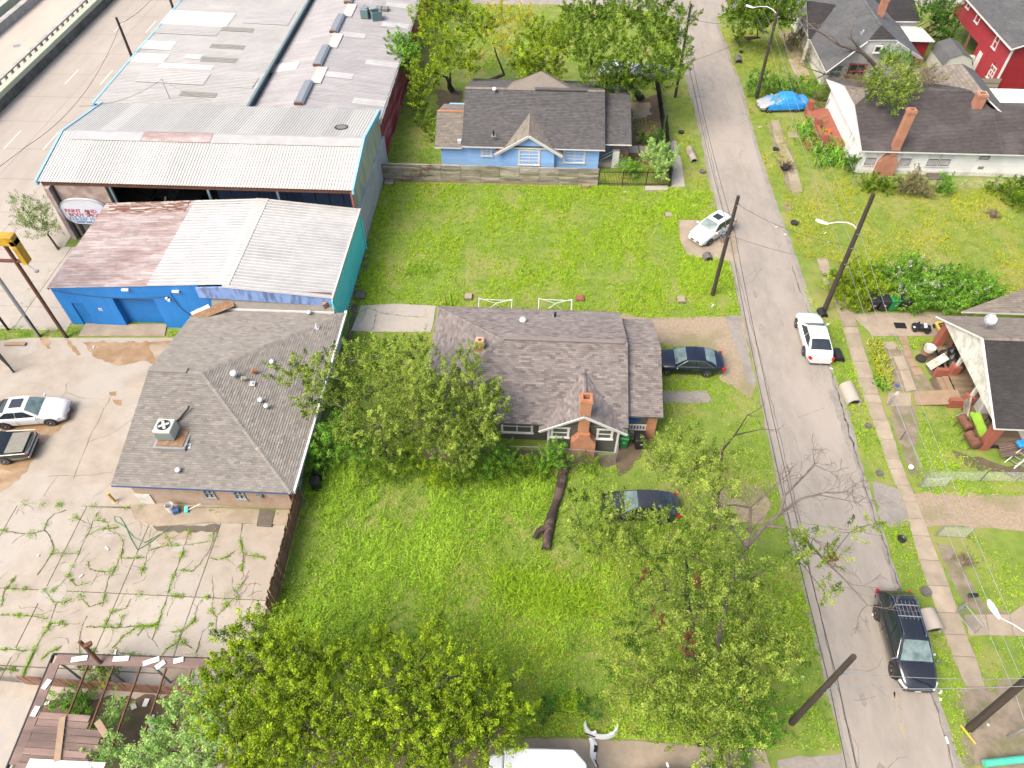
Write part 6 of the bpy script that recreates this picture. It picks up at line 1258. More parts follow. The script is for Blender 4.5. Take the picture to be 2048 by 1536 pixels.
BT=tree('pecan_tree','large open-crowned pecan tree over the street verge at lower right','tree',[(1345,895,6.3,1.0),(1385,940,6.8,1.2),(1335,935,6,.9),(1425,1000,6.8,1.2),(1300,910,5.8,.6),(1470,905,6.5,.6),(1455,965,6.6,.7),(1150,1010,4.6,.7),(1200,1015,5,1.0),(1225,1060,5,1.1),(1165,1055,4.6,.9),(1300,1110,6,1.2),(1370,1105,6.4,1.3),(1445,1140,6.4,1.3),(1330,1180,6,1.4),(1400,1215,6,1.5),(1475,1225,6,1.4),(1535,1270,5.6,1.3),(1575,1310,5.2,.9),(1450,1305,5.5,1.5),(1370,1305,5.3,1.5),(1305,1365,4.4,1.4),(1395,1385,4.8,1.5),(1475,1395,4.8,1.5),(1345,1440,3.9,1.2),(1265,1390,3.4,1.0),(1440,1465,3.9,1.2),(1430,1505,3.4,1.0),(1580,1105,6.5,.9),(1625,1080,6.5,.7),(1660,1120,6,.7),(1650,1185,5.4,.6),(1700,1065,6.5,.45),(1738,1050,6.5,.25),(1240,1320,3.6,.8),(1260,1090,5.2,1.0),(1195,1095,4.4,.9),(1250,1040,5.0,.7),(1222,1012,4.6,.8),(1420,1060,6.6,1.2),(1500,1160,6.2,1.1),(1280,1250,4.6,1.2),(1385,890,6.4,.8),(1420,925,6.8,.8),(1500,1330,5.4,1.4),(1340,1050,6.2,1.0)],(1395,1345),'leaf_olive',103,dens=.8,size=.19,asp=.36,sig=.26,per=21,tr=.24,fork=.45)
r_=np.random.default_rng(5);q,t,_=crown(plx([(1290,1152,5.8,.3),(1380,1285,5.5,.4),(1320,1235,5.6,.3),(1395,1175,6.2,.25),(1665,1122,6.1,.3),(1590,1300,5.3,.3)]),r_,2.0,.16,.5,.15);link('dead_leaves',np_mesh('dead_leaves',q,4,'leaf_brown',t),BT)
def branch(mb,pts,r0,r1,n=6,sub=3,seed=0,spread=.5):
 r=random.Random(seed);P_=[Vector(G(*p))for p in pts];k=len(P_)
 mb.tube([tuple(p)for p in P_],[lerp(r0,r1,i/(k-1))for i in range(k)],n)
 return P_
def twiggy(mb,a,d,length,rad,depth,rr):
 n=4;p=Vector(a);d=Vector(d).normalized();pts=[tuple(p)]
 for i in range(n):
  d=(d+Vector((rr.gauss(0,.22),rr.gauss(0,.22),rr.gauss(.02,.15)))).normalized();p=p+d*length/n;pts.append(tuple(p))
  if depth>0 and i>=1:
   for _ in range(1 if rr.random()<.75 else 2):twiggy(mb,p,d+Vector((rr.gauss(0,.75),rr.gauss(0,.75),rr.gauss(.1,.4))),length*rr.uniform(.4,.65),rad*.5,depth-1,rr)
 mb.tube(pts,[max(.008,rad*(1-.2*i))for i in range(n+1)],5,cap=False)
def dead_tree(name,label,base,main,seed,mat_='bark_grey',r0=.2,depth=2,tl=1.8):
 B=G(*base);T=thing(name,label,'tree',(B[0],B[1],0));mb=MB();rr=random.Random(seed);tw=MB()
 for ln,ra,rb in main:
  P_=branch(mb,ln,ra,rb,7)
  for i in range(1,len(P_)):
   d=(P_[i]-P_[i-1]).normalized()
   for _ in range(2 if i==len(P_)-1 else 1):twiggy(tw,P_[i],d+Vector((rr.gauss(0,.5),rr.gauss(0,.5),rr.gauss(0,.3))),tl*rr.uniform(.6,1.1),rb*1.0,depth,rr)
 mb.build('trunk',mat_,T);tw.build('twigs',mat_,T,kind='stuff');return T
DT=dead_tree('bare_tree','bare grey dead tree with forked branches reaching over the street',(1425,1330),[([(1425,1330,0),(1455,1190,3.0),(1492,1095,4.6)],.17,.12),([(1492,1095,4.6),(1500,1050,5.2),(1500,1015,5.6),(1545,975,6.2)],.09,.035),([(1500,1015,5.6),(1470,1010,5.8),(1440,1012,5.9)],.06,.03),
 ([(1492,1095,4.6),(1530,1050,5.2),(1560,1028,5.5),(1600,998,6),(1650,985,6.4)],.12,.03),([(1560,1028,5.5),(1570,990,6),(1610,950,6.5),(1630,930,6.8)],.09,.03),([(1600,998,6),(1640,990,6.4),(1690,1000,6.6)],.05,.02),([(1530,1050,5.2),(1590,1060,5.6),(1630,1100,5.6),(1690,1160,5.4),(1735,1210,5.2)],.08,.025)],3,tl=1.6)
dead_tree('bare_tree','thin bare branch with upright twigs beside the left street edge',(1430,1060),[([(1430,1060,0),(1445,900,3.2),(1470,870,4.3),(1495,830,5.2)],.10,.025),([(1470,870,4.3),(1525,858,4.6)],.05,.02)],8,'bark',tl=.9,depth=1)
tree('lot_tree','dense yellow-green tree at the bottom beside the cracked lot','tree',[(470,1295,5,1.2),(530,1268,5,1.1),(590,1305,5.4,1.3),(520,1345,5.6,1.5),(450,1365,4.6,1.2),(600,1385,5.5,1.4),(530,1435,5,1.5),(450,1435,4.2,1.3),(615,1460,4.6,1.4),(555,1500,4,1.4),(640,1335,4.8,1.0),(490,1500,3.6,1.2)],(545,1530),'leaf_yellow',104,dens=1.35,size=.17,per=24,tr=.2)
tree('lot_tree','broad olive-yellow tree at the bottom centre of the lot','tree',[(700,1325,4.8,1.2),(770,1345,5.3,1.4),(840,1325,4.9,1.2),(900,1355,4.9,1.2),(740,1415,5.5,1.5),(830,1425,5.5,1.6),(920,1425,5,1.4),(985,1400,4.4,1.2),(700,1490,4.6,1.5),(800,1505,4.6,1.6),(900,1495,4.6,1.5),(980,1475,4,1.2),(1020,1430,3.4,.9),(880,1275,3.4,.8),(760,1295,3.6,.9),(950,1350,4.4,.9)],(830,1545),'leaf_yellow',105,dens=1.3,size=.17,per=22,tr=.22)
tree('young_tree','light green compound-leaved tree in front of the ruined shed','tree',[(375,1395,3.6,.7),(350,1450,3.5,.9),(420,1480,4,1.1),(310,1500,3,.7),(380,1515,3.5,1.0),(300,1535,3,.8),(415,1420,3.8,.8)],(390,1560),'leaf_pale',106,dens=1.3,size=.2,asp=.38,per=20,tr=.1)
shrub('sapling','pale sapling growing through the frame of the ruined shed',[(232,1425,1.6,.4),(225,1435,1.2,.35),(240,1410,1.9,.25)],'leaf_pale',231,'sapling',size=.17,dens=2.4);shrub('sapling','leafy sapling at the lower edge of the ruined shed',[(225,1505,2.4,.6),(190,1515,2.0,.5),(250,1490,2.4,.5),(140,1530,1.5,.5)],'leaf_pale',232,'sapling',size=.17,dens=1.8)
shrub('lot_weed','feathery olive weed growing beside the brown board fence',[(200,1340,1.0,.6),(190,1325,1.3,.4),(215,1350,.7,.6)],'leaf_olive',233,'weed',size=.14,dens=2.0);shrub('lot_weed','dark green weeds inside the ruined shed',[(160,1400,.5,.5),(150,1440,.4,.45),(165,1420,.5,.5),(110,1400,.4,.4),(150,1385,.5,.4)],'leaf_bright',234,'weed',size=.15,dens=2.0)
tree('boundary_tree','tall yellow-green tree between the red warehouse and the blue house','tree',[(850,30,7,1.5),(890,15,7.5,1.7),(935,35,7.2,1.7),(870,75,6.2,1.6),(920,90,6.2,1.7),(960,55,6.8,1.4),(895,125,4.8,1.5),(850,145,3.8,1.3),(940,130,4.4,1.3),(840,190,2.6,1.0),(855,165,3.2,1.1),(920,5,7.4,1.5)],(905,180),'leaf_yellow',107,dens=.75,size=.26,sig=.32,per=20,tr=.2,trunks=3)
tree('mimosa_tree','bright green feathery tree leaning over the warehouse roof edge','tree',[(805,85,4.8,1.0),(795,105,4.6,.9),(820,105,4.6,1.0),(815,125,4.0,.8),(785,78,4.7,.5)],(845,195),'leaf_bright',108,dens=1.2,size=.32,asp=.3,per=18,tr=.1)
tree('golden_tree','half bare tree with golden leaves behind the blue house','tree',[(1000,25,7.5,1.5),(1025,60,6.8,1.3),(985,85,6,1.1),(1015,105,5.6,.9),(1045,30,7.2,1.2),(985,45,6.8,1.0)],(955,172),'leaf_gold',109,dens=.42,size=.24,sig=.3,per=18,tr=.2,fork=.3)
tree('shade_tree','slender light green trees behind the blue house roof peak','tree',[(1075,65,7,1.3),(1060,105,6,1.4),(1100,95,6.6,1.4),(1100,140,4.6,1.2),(1060,145,4.4,1.1),(1125,65,7.2,1.3),(1040,130,4.6,1.0)],(1090,185),'leaf_yellow',110,dens=1.0,size=.25,sig=.3,tr=.14,trunks=2)
tree('oak_tree','biggest dark green tree at the corner behind the iron fence','tree',[(1180,35,9,1.9),(1240,25,9.5,2.0),(1300,45,9,2.0),(1350,70,8,1.6),(1150,75,8,1.6),(1220,85,8.5,2.0),(1290,105,8,2.0),(1350,118,7,1.5),(1180,118,7,1.6),(1240,145,6,1.6),(1335,155,6,1.2),(1185,155,5,1.2),(1372,28,8,1.1),(1285,165,5,1.1),(1320,10,8.8,1.6),(1145,25,8,1.3),(1212,175,4.2,.9),(1262,160,4.6,1.0),(1312,140,5.2,1.1),(1230,165,4.6,.9)],(1282,195),'leaf_green',111,dens=.75,size=.25,sig=.3,per=22,tr=.34,fork=.42)
shrub('bush','bush in the side yard between red wall and blue house wing',[(850,240,.8,.9),(870,265,.7,.8),(840,215,1.0,.8),(885,250,.6,.6)],'leaf_green',240,size=.22,dens=1.2)
shrub('pale_tree','pale green small tree at the corner of the iron fence',[(1320,305,2.3,.9),(1335,322,2.0,.8),(1300,318,1.8,.7),(1318,345,1.2,.6),(1345,310,2.0,.6),(1310,292,2.6,.5)],'leaf_pale',241,'tree',size=.26,dens=1.3,tr=.07);shrub('bush','round bush beside the white porch pier of the blue house',[(1257,340,.7,.7),(1250,330,.8,.5),(1270,338,.6,.5)],'leaf_bright',242,size=.2,dens=1.6);shrub('bush','dark bush inside the tall iron fence',[(1313,283,.7,.8),(1320,275,.8,.6)],'leaf_deep',243,size=.2,dens=1.6);shrub('bush','small bush in front of the blue house porch roof',[(1282,280,.5,.5)],'leaf_green',244,size=.2,dens=1.6)
tree('street_tree','dark green tree by the stop sign at the far corner','tree',[(1490,15,5,1.8),(1530,25,5,1.8),(1560,15,5.2,1.6),(1475,30,4.2,1.3),(1510,45,3.8,1.3),(1575,35,4.2,1.2),(1520,0,5.5,1.8),(1590,10,4.6,1.0)],(1490,75),'leaf_green',112,dens=1.0,size=.28,sig=.32,tr=.14,trunks=2)
tree('street_tree','dark tree behind the slate-roofed house near the outside stair','tree',[(1865,20,4.5,1.5),(1890,15,4.5,1.3),(1880,45,3,1.2),(1895,60,2.4,.9)],(1888,75),'leaf_deep',113,dens=1.0,size=.26,sig=.3,tr=.12)
for i,(lb,lf,lab)in enumerate((([(1540,165,1.2,1.0),(1560,175,.9,1.0),(1590,170,.9,.9),(1620,180,.8,.9),(1640,190,.7,.8)],'leaf_bright','ragged hedge behind the tarp-covered car'),([(1515,155,1.4,.8),(1508,170,.9,.7),(1512,185,.6,.6)],'leaf_bright','bush around the foot of the lamp pole'),([(1475,70,.8,.7),(1480,80,.5,.5)],'leaf_green','small bush by the far street verge'),
 ([(1585,85,.9,.9),(1600,70,1.0,.8)],'leaf_dry','dry brush beside the slate-roofed house porch'),([(1705,332,.8,.62),(1703,322,1.0,.5)],'leaf_deep','clipped round dark bush at the white house corner'),([(1745,365,.6,.8),(1775,370,.6,.8),(1730,368,.5,.6)],'leaf_green','low shrubs on the wire fence below the brick chimney base'),
 ([(1825,370,.9,.9),(1845,378,.6,.7),(1810,375,.6,.6),(1835,352,1.3,.5)],'leaf_dry','reddish shrub on the wire fence below the white house'),([(1890,365,.9,.7),(1888,378,.5,.6)],'leaf_bright','bright shrub on the wire fence near the door step'),([(2030,385,.6,1.2),(2045,400,.6,1.2),(1990,375,.4,.7)],'leaf_green','leafy shrubs at the right edge of the yellow lawn'),
 ([(1800,120,3.2,.8),(1785,115,3.4,.7),(1820,135,2.4,.8),(1770,105,3.6,.6)],'leaf_bright','ivy mass hanging on the white gable of the slate-roofed house'),([(1895,80,1.2,.8),(1900,95,.8,.8)],'leaf_bright','banana-like bright plant behind the garden shed'))):
 shrub('bush',lab,lb,lf,260+i,size=.21,dens=1.5,per=18)
shrub('leafy_shrub','bright green shrub wrapped around the foot of the lamp pole',[(1690,555,1.3,1.1),(1710,540,1.6,1.0),(1680,580,.9,.9),(1700,600,.8,.9),(1735,565,1.4,1.0),(1760,580,1.1,.9),(1725,600,.8,.8),(1665,560,1.0,.7),(1740,540,1.4,.8)],'leaf_yellow',280,size=.2,asp=.3,dens=1.5,per=20)
VT=shrub('vine_thicket','thicket of pale-flowering vines behind the wheeled bins',[(1790,560,.9,1.1),(1830,550,1.0,1.1),(1870,560,1.0,1.1),(1910,575,1.1,1.1),(1950,590,1.0,1.0),(1800,590,.9,1.0),(1850,590,1.0,1.1),(1900,605,1.1,1.0),(1880,590,.9,1.0),(1830,605,.9,.9),(1950,610,.9,.8),(1985,590,.8,.8),(1780,535,.6,.7),(1820,530,.6,.8),(1930,560,.6,.9),(1965,572,.6,.9),(1755,545,.6,.8),(1890,548,.5,.8),(1995,605,.6,.7)],'leaf_bright',281,size=.2,dens=1.8,per=20)
q,t,_=crown(plx([(1790,550,1.5,.9),(1830,540,1.6,1.0),(1870,555,1.6,.9),(1860,580,1.7,1.0),(1920,585,1.6,.8),(1810,580,1.5,.8),(1950,590,1.5,.7),(1780,580,1.3,.6)]),np.random.default_rng(9),.3,.14,.8,.2,per=5);link('blossom',np_mesh('blossom',q,4,'flower',t),VT)
def blades(cx,cy,n,ln,wd,r,spread=.35,lean=.6):
 b=np.stack([cx+r.normal(0,spread,n),cy+r.normal(0,spread,n),np.zeros(n)],1);a=r.uniform(0,6.283,n);L=ln*r.uniform(.6,1.2,n);le=np.abs(r.normal(0,lean,n))+.1
 d=np.stack([np.cos(a)*le,np.sin(a)*le,np.ones(n)],1);d/=np.linalg.norm(d,axis=1)[:,None];s=np.stack([-np.sin(a),np.cos(a),np.zeros(n)],1)*(wd*.5)
 m=b+d*(L*.6)[:,None];d2=d.copy();d2[:,2]-=.8;d2/=np.linalg.norm(d2,axis=1)[:,None];t=m+d2*(L*.5)[:,None]
 return np.concatenate([np.stack([b-s,b+s,m+s*.9,m-s*.9],1),np.stack([m-s*.9,m+s*.9,t+s*.15,t-s*.15],1)],0)
def strappy(name,label,spots,leaf,ln,wd,n,seed,cat='plant',spread=.35,lean=.6):
 r=np.random.default_rng(seed);Q=[blades(*G(*p)[:2],n,ln,wd,r,spread,lean)for p in spots];q=np.concatenate(Q);t=np.clip(r.normal(.5,.25,len(q)),0,1);b=G(*spots[0]);T=thing(name,label,cat,(b[0],b[1],0));link('leaves',np_mesh('leaves',q,4,leaf,t),T);m=MB();m.lathe((b[0],b[1],-.02),[(.1,0),(.05,.15)],6);m.build('stem','leaf_green',T);return T
strappy('ginger_clump','large clump of upright ginger leaves in front of the white house',[(1600+dx,270+dy)for dx,dy in((10,5),(25,0),(40,8),(20,20),(40,28),(55,20),(30,40),(50,45),(65,40),(45,62),(62,60),(75,52),(20,-15),(35,-12),(5,-8),(70,30))],'leaf_bright',1.15,.11,34,5,spread=.42,lean=.5)
strappy('border_plants','row of yellow-edged border plants along the pavement',[(1745,690),(1748,702),(1752,715),(1755,728),(1759,742),(1763,755),(1766,766),(1755,695),(1762,720),(1768,745),(1770,762)],'blade_yellow',.6,.07,34,6,spread=.22);strappy('border_plants','dark leafy plant ending the border row by the gate post',[(1762,770),(1766,776),(1758,764)],'leaf_bright',.5,.12,30,7,spread=.2)
strappy('tall_grass','patch of long arching grass in the middle of the lower lot',[(1015,1155),(1035,1160),(1060,1170),(1085,1180),(1030,1185),(1060,1195),(1100,1195),(1000,1175),(1120,1200),(1080,1210),(1045,1205),(1140,1205),(1160,1195),(1180,1210),(1110,1215)],'blade_green',.75,.035,110,8,'grass',.45,1.0)
strappy('tall_grass','pale spiky grass tuft in the vacant lot',[(830,535),(845,540),(820,545),(860,545)],'blade_weed',.5,.04,90,9,'grass',.35,1.0);strappy('tall_grass','upright green grass tuft by the repair pad edge',[(1135,1400),(1145,1410)],'blade_green',.6,.035,100,10,'grass',.3,.8)
FT=dead_tree('fallen_tree','fallen tree with bare limbs lying between two houses onto a roof',(1775,165),[([(1775,165,.6),(1750,130,2.2),(1725,105,3.8),(1680,90,4.8),(1650,70,5.6),(1630,58,6.2)],.26,.07),([(1725,105,3.8),(1705,80,5.2),(1700,62,6.0)],.13,.04),([(1770,165,1.0),(1710,152,1.4),(1650,148,1.6),(1612,135,1.9)],.14,.04),([(1775,165,1),(1830,140,2.0),(1880,155,2.2),(1940,175,2.4),(1985,190,2.4)],.10,.03),([(1650,148,1.6),(1630,160,1.4),(1590,158,1.3)],.06,.02),([(1760,165,1),(1720,190,2.0),(1680,195,1.4),(1650,205,.8)],.12,.03)],12,'bark_grey',tl=1.6)
r_=np.random.default_rng(77);q,t,_=crown(plx([(1770,150,5.0,1.2),(1800,165,5.3,1.2),(1760,185,5.6,1.0),(1790,195,5.7,1.1),(1780,125,4.4,.9),(1815,180,5.4,.9),(1750,165,5.3,1.0),(1790,215,5.3,.6)]),r_,.95,.22,.45,.3);link('crown',np_mesh('crown',q,4,'leaf_olive',t),FT)
q,t,_=crown(plx([(1700,170,1.4,1.2),(1670,175,1.1,1.1),(1735,165,5.0,.9),(1715,178,3.6,.8),(1640,200,.8,.9),(1840,145,3.8,1.0),(1850,165,4.6,.9),(1870,160,4.4,.8),(1690,195,1.2,1.0),(1620,95,1.3,.8),(1610,110,1.0,.8)]),r_,.7,.22,.3,.3);link('dead_leaves',np_mesh('dead_leaves',q,4,'leaf_dry',t),FT)
tw=MB();rr=random.Random(3)
for _ in range(46):
 qx=rr.uniform(1640,1870);a=G(qx,rr.uniform(140,190),rr.uniform(.6,2.6)if qx<1705 else rr.uniform(4.2,5.6));twiggy(tw,a,(rr.gauss(-.4,.8),rr.gauss(0,.6),rr.uniform(-.2,.6)),rr.uniform(1.2,2.4),.03,1,rr)
tw.build('brush','deadwood',FT,kind='stuff')
tree('frontage_tree','small wispy tree beside the brick pier and frontage road','tree',[(60,425,3.0,.8),(85,440,2.8,.9),(70,455,2.4,.8),(100,460,2.0,.6),(50,445,2.4,.6),(45,405,3.2,.6),(80,410,3.2,.6)],(118,500),'leaf_green',114,dens=1.5,size=.2,asp=.25,sig=.3,per=16,tr=.09)
# grass and ground cover (uncountable: one object per lawn)
def inpoly(x,y,poly):
 ins=np.zeros(len(x),bool);n=len(poly)
 for i in range(n):
  x0,y0=poly[i][:2];x1,y1=poly[(i+1)%n][:2];c=((y0>y)!=(y1>y))&(x<(x1-x0)*(y-y0)/(y1-y0+1e-12)+x0);ins^=c
 return ins
_w=np.random.default_rng(3);_K=[(_w.normal(0,s,2),_w.uniform(0,6.28),a)for s,a in((.25,.5),(.25,.5),(.6,.4),(.6,.4),(1.4,.3),(1.4,.3),(3.5,.2),(3.5,.2))]
def lown(x,y):return sum(a*np.sin(k[0]*x+k[1]*y+p)for k,p,a in _K)/1.6
EXC=[]
def lawn(name,label,poly,leaf,dens,hgt,seed,broad=.35,exc=(),px=True,wide=.03,bias=0.0,patch=.25,cut=-9,cv=.15):
 r=np.random.default_rng(seed);P_=[p[:2]for p in(GP(poly)if px else poly)];xs_=[p[0]for p in P_];ys_=[p[1]for p in P_]
 area=(max(xs_)-min(xs_))*(max(ys_)-min(ys_));n=int(area*dens);nc=max(1,int(area*7));ci=r.integers(0,nc,n);cx=r.uniform(min(xs_),max(xs_),nc);cy=r.uniform(min(ys_),max(ys_),nc);cs=r.uniform(.6,1.5,nc);ct=r.normal(0,cv,nc)
 loose=r.random(n)<.5;x=np.where(loose,r.uniform(min(xs_),max(xs_),n),cx[ci]+r.normal(0,.085,n));y=np.where(loose,r.uniform(min(ys_),max(ys_),n),cy[ci]+r.normal(0,.085,n));cs_=np.where(loose,.75,cs[ci]);ct_=np.where(loose,0,ct[ci])
 k=inpoly(x,y,P_)
 for e in list(exc)+EXC:k&=~inpoly(x,y,e)
 nz=lown(x,y);k&=(r.random(n)<.75+.4*nz)&(nz>cut)
 x,y,nz,cs_,ct_=x[k],y[k],nz[k],cs_[k],ct_[k];n=len(x);nb=int(n*(1-broad));hh=hgt*(1+.45*nz)*cs_
 a=r.uniform(0,6.283,nb);L=hh[:nb]*r.uniform(.6,1.4,nb);le=np.abs(r.normal(0,.9,nb))+.25;b=np.stack([x[:nb],y[:nb],np.full(nb,.0)],1)
 d=np.stack([np.cos(a)*le,np.sin(a)*le,np.ones(nb)],1);d/=np.linalg.norm(d,axis=1)[:,None];s=np.stack([-np.sin(a),np.cos(a),np.zeros(nb)],1)*(wide*r.uniform(.6,1.3,nb)*.5)[:,None]
 tri=np.stack([b-s,b+s,b+d*L[:,None]],1)
 m=n-nb;q=leaf_quads(np.stack([x[nb:],y[nb:],np.abs(r.normal(.45,.3,m))*hh[nb:]*.8+.01],1),.09,.55,r,1.2)
 me=bpy.data.meshes.new(name);V=np.concatenate([tri.reshape(-1,3),q.reshape(-1,3)]);me.vertices.add(len(V));me.vertices.foreach_set('co',V.reshape(-1).astype(np.float32))
 me.loops.add(len(V));me.loops.foreach_set('vertex_index',np.arange(len(V),dtype=np.int32));me.polygons.add(nb+m)
 me.polygons.foreach_set('loop_start',np.concatenate([np.arange(nb)*3,nb*3+np.arange(m)*4]).astype(np.int32));me.polygons.foreach_set('loop_total',np.concatenate([np.full(nb,3),np.full(m,4)]).astype(np.int32))
 me.materials.append(MAT[leaf]);at=me.attributes.new('tint','FLOAT','FACE');at.data.foreach_set('value',np.clip(r.normal(.5+bias,.2,nb+m)+patch*nz+ct_,0,1).astype(np.float32));me.update(calc_edges=True)
 o=link(name,me);return tag(o,label,'grass',kind='stuff')
wp=lambda l:[p[:2]for p in GP(l)]
EXC+=[wp(l)for l in([(1357,440),(1440,441),(1470,462),(1478,527),(1440,520),(1375,512),(1360,480)],back_slab,[(1455,640),(1480,632),(1512,765),(1498,770)],[(1325,784),(1412,784),(1420,804),(1328,806)])]
EXC+=[[(15.3,-30),(20.6,-30),(20.6,100),(15.3,100)],[(-6.7,27.1),(5.4,27.1),(5.4,36.8),(-6.7,36.8)],[(5.4,28.2),(7.8,28.2),(7.8,36.4),(5.4,36.4)],[(-14.5,36.3),(-14.5,60),(-40,60),(-40,36.3)],[(-9.4,58.6),(7.7,58.6),(7.7,70.4),(-9.4,70.4)],[(28.7,59.3),(51,59.3),(51,72),(28.7,72)],[(26.3,63.5),(28.8,63.5),(28.8,70.6),(26.3,70.6)],[(28.4,28.5),(45,28.5),(45,37.6),(28.4,37.6)],[(28.5,76.6),(39,76.6),(39,96),(28.5,96)]]
drive=wp([(1250,634),(1330,640),(1470,636),(1498,700),(1508,765),(1500,795),(1445,757),(1405,686),(1325,686)])
dirt1=wp([(1240,885),(1268,883),(1282,905),(1262,932),(1237,948),(1230,920)])
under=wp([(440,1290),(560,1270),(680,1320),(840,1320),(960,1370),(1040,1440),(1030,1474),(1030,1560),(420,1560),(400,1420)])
lawn('lawn','mown bright green grass covering the vacant lot behind the bungalow',[(735,492),(752,420),(768,366),(1200,374),(1345,376),(1372,380),(1425,385),(1500,632),(1330,640),(1240,632),(876,616),(706,612),(724,505)],'blade_green',400,.16,1,.4,[drive],wide=.035,bias=.17,patch=.2,cv=.09)
lawn('lawn','green grass between the concrete slab and the bungalow',[(700,664),(868,664),(862,740),(850,900),(640,900),(640,780)],'blade_green',190,.16,2,.4,bias=.1)
lawn('lawn','grass strip between driveway and street around the dark sedan',[(1320,670),(1400,690),(1450,760),(1505,790),(1535,900),(1560,1000),(1600,1120),(1400,1060),(1240,985),(1230,930),(1325,830)],'blade_green',190,.15,3,.3,[drive,dirt1],wide=.035,bias=.08)
lawn('weed_cover','dense weeds and clover covering the lower lot by the brown fence',[(612,985),(625,925),(850,920),(1000,915),(1235,935),(1245,985),(1400,1060),(1600,1120),(1700,1500),(1540,1500),(1195,1474),(1040,1474),(700,1474),(540,1400),(540,1240),(575,1120)],'blade_weed',360,.32,4,.62,[dirt1,under],wide=.04,bias=.06,patch=.3)
lawn('weed_cover','yellowish mown grass in the right part of the lower lot',[(900,1080),(1250,1060),(1600,1130),(1660,1400),(1500,1480),(1060,1470),(880,1300),(760,1250)],'blade_yellow',150,.18,5,.3,[under],wide=.03,cut=-.35)
lawn('lawn','grass verge between the street and the eastern pavement',[(1530,390),(1600,560),(1650,640),(1690,640),(1720,770),(1790,960),(1765,960),(1720,900),(1660,740),(1605,610),(1560,470)],'blade_green',240,.15,6,.3,wide=.035,bias=.1)
lawn('lawn','verge grass beside the black SUV',[(1765,1050),(1815,1040),(1850,1150),(1885,1270),(1930,1390),(1950,1540),(1920,1540),(1870,1380),(1810,1190)],'blade_green',240,.14,7,.3,wide=.035)
lawn('lawn','yellow-green mown lawn in front of the white house',[(1560,385),(1720,352),(2060,362),(2120,420),(2100,600),(1960,585),(1800,540),(1690,530),(1640,520),(1600,520)],'blade_yellow',260,.18,8,.25,wide=.035,bias=.12)
lawn('lawn','front lawn of the porch house beside the pavement',[(1838,812),(1905,830),(1935,905),(1970,935),(2060,950),(2060,1000),(1840,990),(1820,960),(1840,930)],'blade_green',220,.12,9,.25,bias=.05)
lawn('lawn','small grass squares between the porch house walk slabs',[(1750,676),(1895,674),(1880,720),(1835,700),(1790,700)],'blade_green',150,.12,10,.3)
lawn('lawn','worn grass yard below the gravel drive at right edge',[(1870,1060),(2060,1062),(2120,1240),(2020,1225),(1930,1225),(1895,1150)],'blade_green',170,.13,11,.3,cut=-.3);lawn('lawn','worn grass beside the side walk slabs at lower right',[(1940,1275),(2060,1275),(2100,1360),(2000,1400),(1975,1380)],'blade_green',160,.13,12,.35,cut=-.3)
lawn('lawn','weedy yard and verge around the white house path',[(1490,235),(1560,232),(1640,245),(1700,290),(1715,345),(1600,385),(1530,385)],'blade_yellow',130,.18,13,.35,wide=.045);lawn('lawn','far verge and yards along the upper street',[(1425,60),(1480,60),(1640,60),(1650,150),(1660,200),(1500,240),(1460,140)],'blade_yellow',90,.2,14,.35,wide=.055,cut=-.4)
lawn('lawn','side yard grass left of the blue house',[(770,330),(805,205),(870,235),(882,330)],'blade_green',110,.2,15,.4,wide=.05);lawn('lawn','fenced side yard grass right of the blue house',[(1250,235),(1310,235),(1340,370),(1200,370),(1200,330),(1250,320)],'blade_yellow',100,.16,16,.3,wide=.045,cut=-.4);lawn('lawn','verge between iron fence and street',[(1340,165),(1400,180),(1380,250),(1425,385),(1372,376),(1350,290)],'blade_yellow',110,.16,17,.3,wide=.045)
lawn('lawn','bright field behind the trees at the top',[(960,12),(1400,14),(1380,140),(930,140)],'blade_green',45,.25,18,.3,wide=.07,bias=.2)
lawn('verge_grass','weedy strip in front of the blue workshop',[(-40,655),(90,648),(140,650),(165,672),(40,676),(-40,690)],'blade_weed',260,.22,19,.4);lawn('verge_grass','weeds at the apron corner of the blue workshop',[(335,652),(380,655),(375,674),(330,674)],'blade_weed',260,.25,20,.4)
sheet('shade_soil',[(430,1400),(520,1380),(700,1400),(900,1400),(1030,1450),(1020,1560),(400,1560)],.008,'soil',.5,.3,61)  # dark sheet added under the trees, paints shade into the crown gaps
lawn('weed_cover','taller broad-leaved weeds in patches over the lower lot',[(612,985),(625,925),(850,920),(1000,915),(1130,950),(1120,1100),(1000,1240),(760,1300),(560,1260),(575,1120)],'blade_weed',170,.5,51,.75,wide=.05,cut=.12,cv=.2)
lawn('lawn','darker tufts scattered through the vacant lot grass',[(735,492),(768,366),(1345,376),(1425,385),(1500,632),(876,616),(706,612)],'blade_weed',120,.28,52,.4,[drive],wide=.045,cut=.3,cv=.2,bias=-.05)
def crackweeds(name,label,lines,dens,sp,seed,hgt=.12,leaf='blade_weed'):
 r=np.random.default_rng(seed);X=[]
 for ln,f in lines:
  for a,b in zip(ln[:-1],ln[1:]):
   l=math.hypot(b[0]-a[0],b[1]-a[1]);n=int(l*dens*f);t=r.random(n);X.append(np.stack([a[0]+(b[0]-a[0])*t+r.normal(0,sp,n)*r.gamma(1.2,.8,n),a[1]+(b[1]-a[1])*t+r.normal(0,sp,n)*r.gamma(1.2,.8,n)],1))
 X=np.concatenate(X);k=lown(X[:,0]*5,X[:,1]*5)>r.uniform(-.5,.9,len(X));X=X[k];n=len(X);q=leaf_quads(np.stack([X[:,0],X[:,1],r.uniform(.03,hgt,n)],1),.07,.5,r,1.0);o=link(name,np_mesh(name,q,4,leaf,np.clip(r.normal(.5,.22,n),0,1)));return tag(o,label,'weeds',kind='stuff')
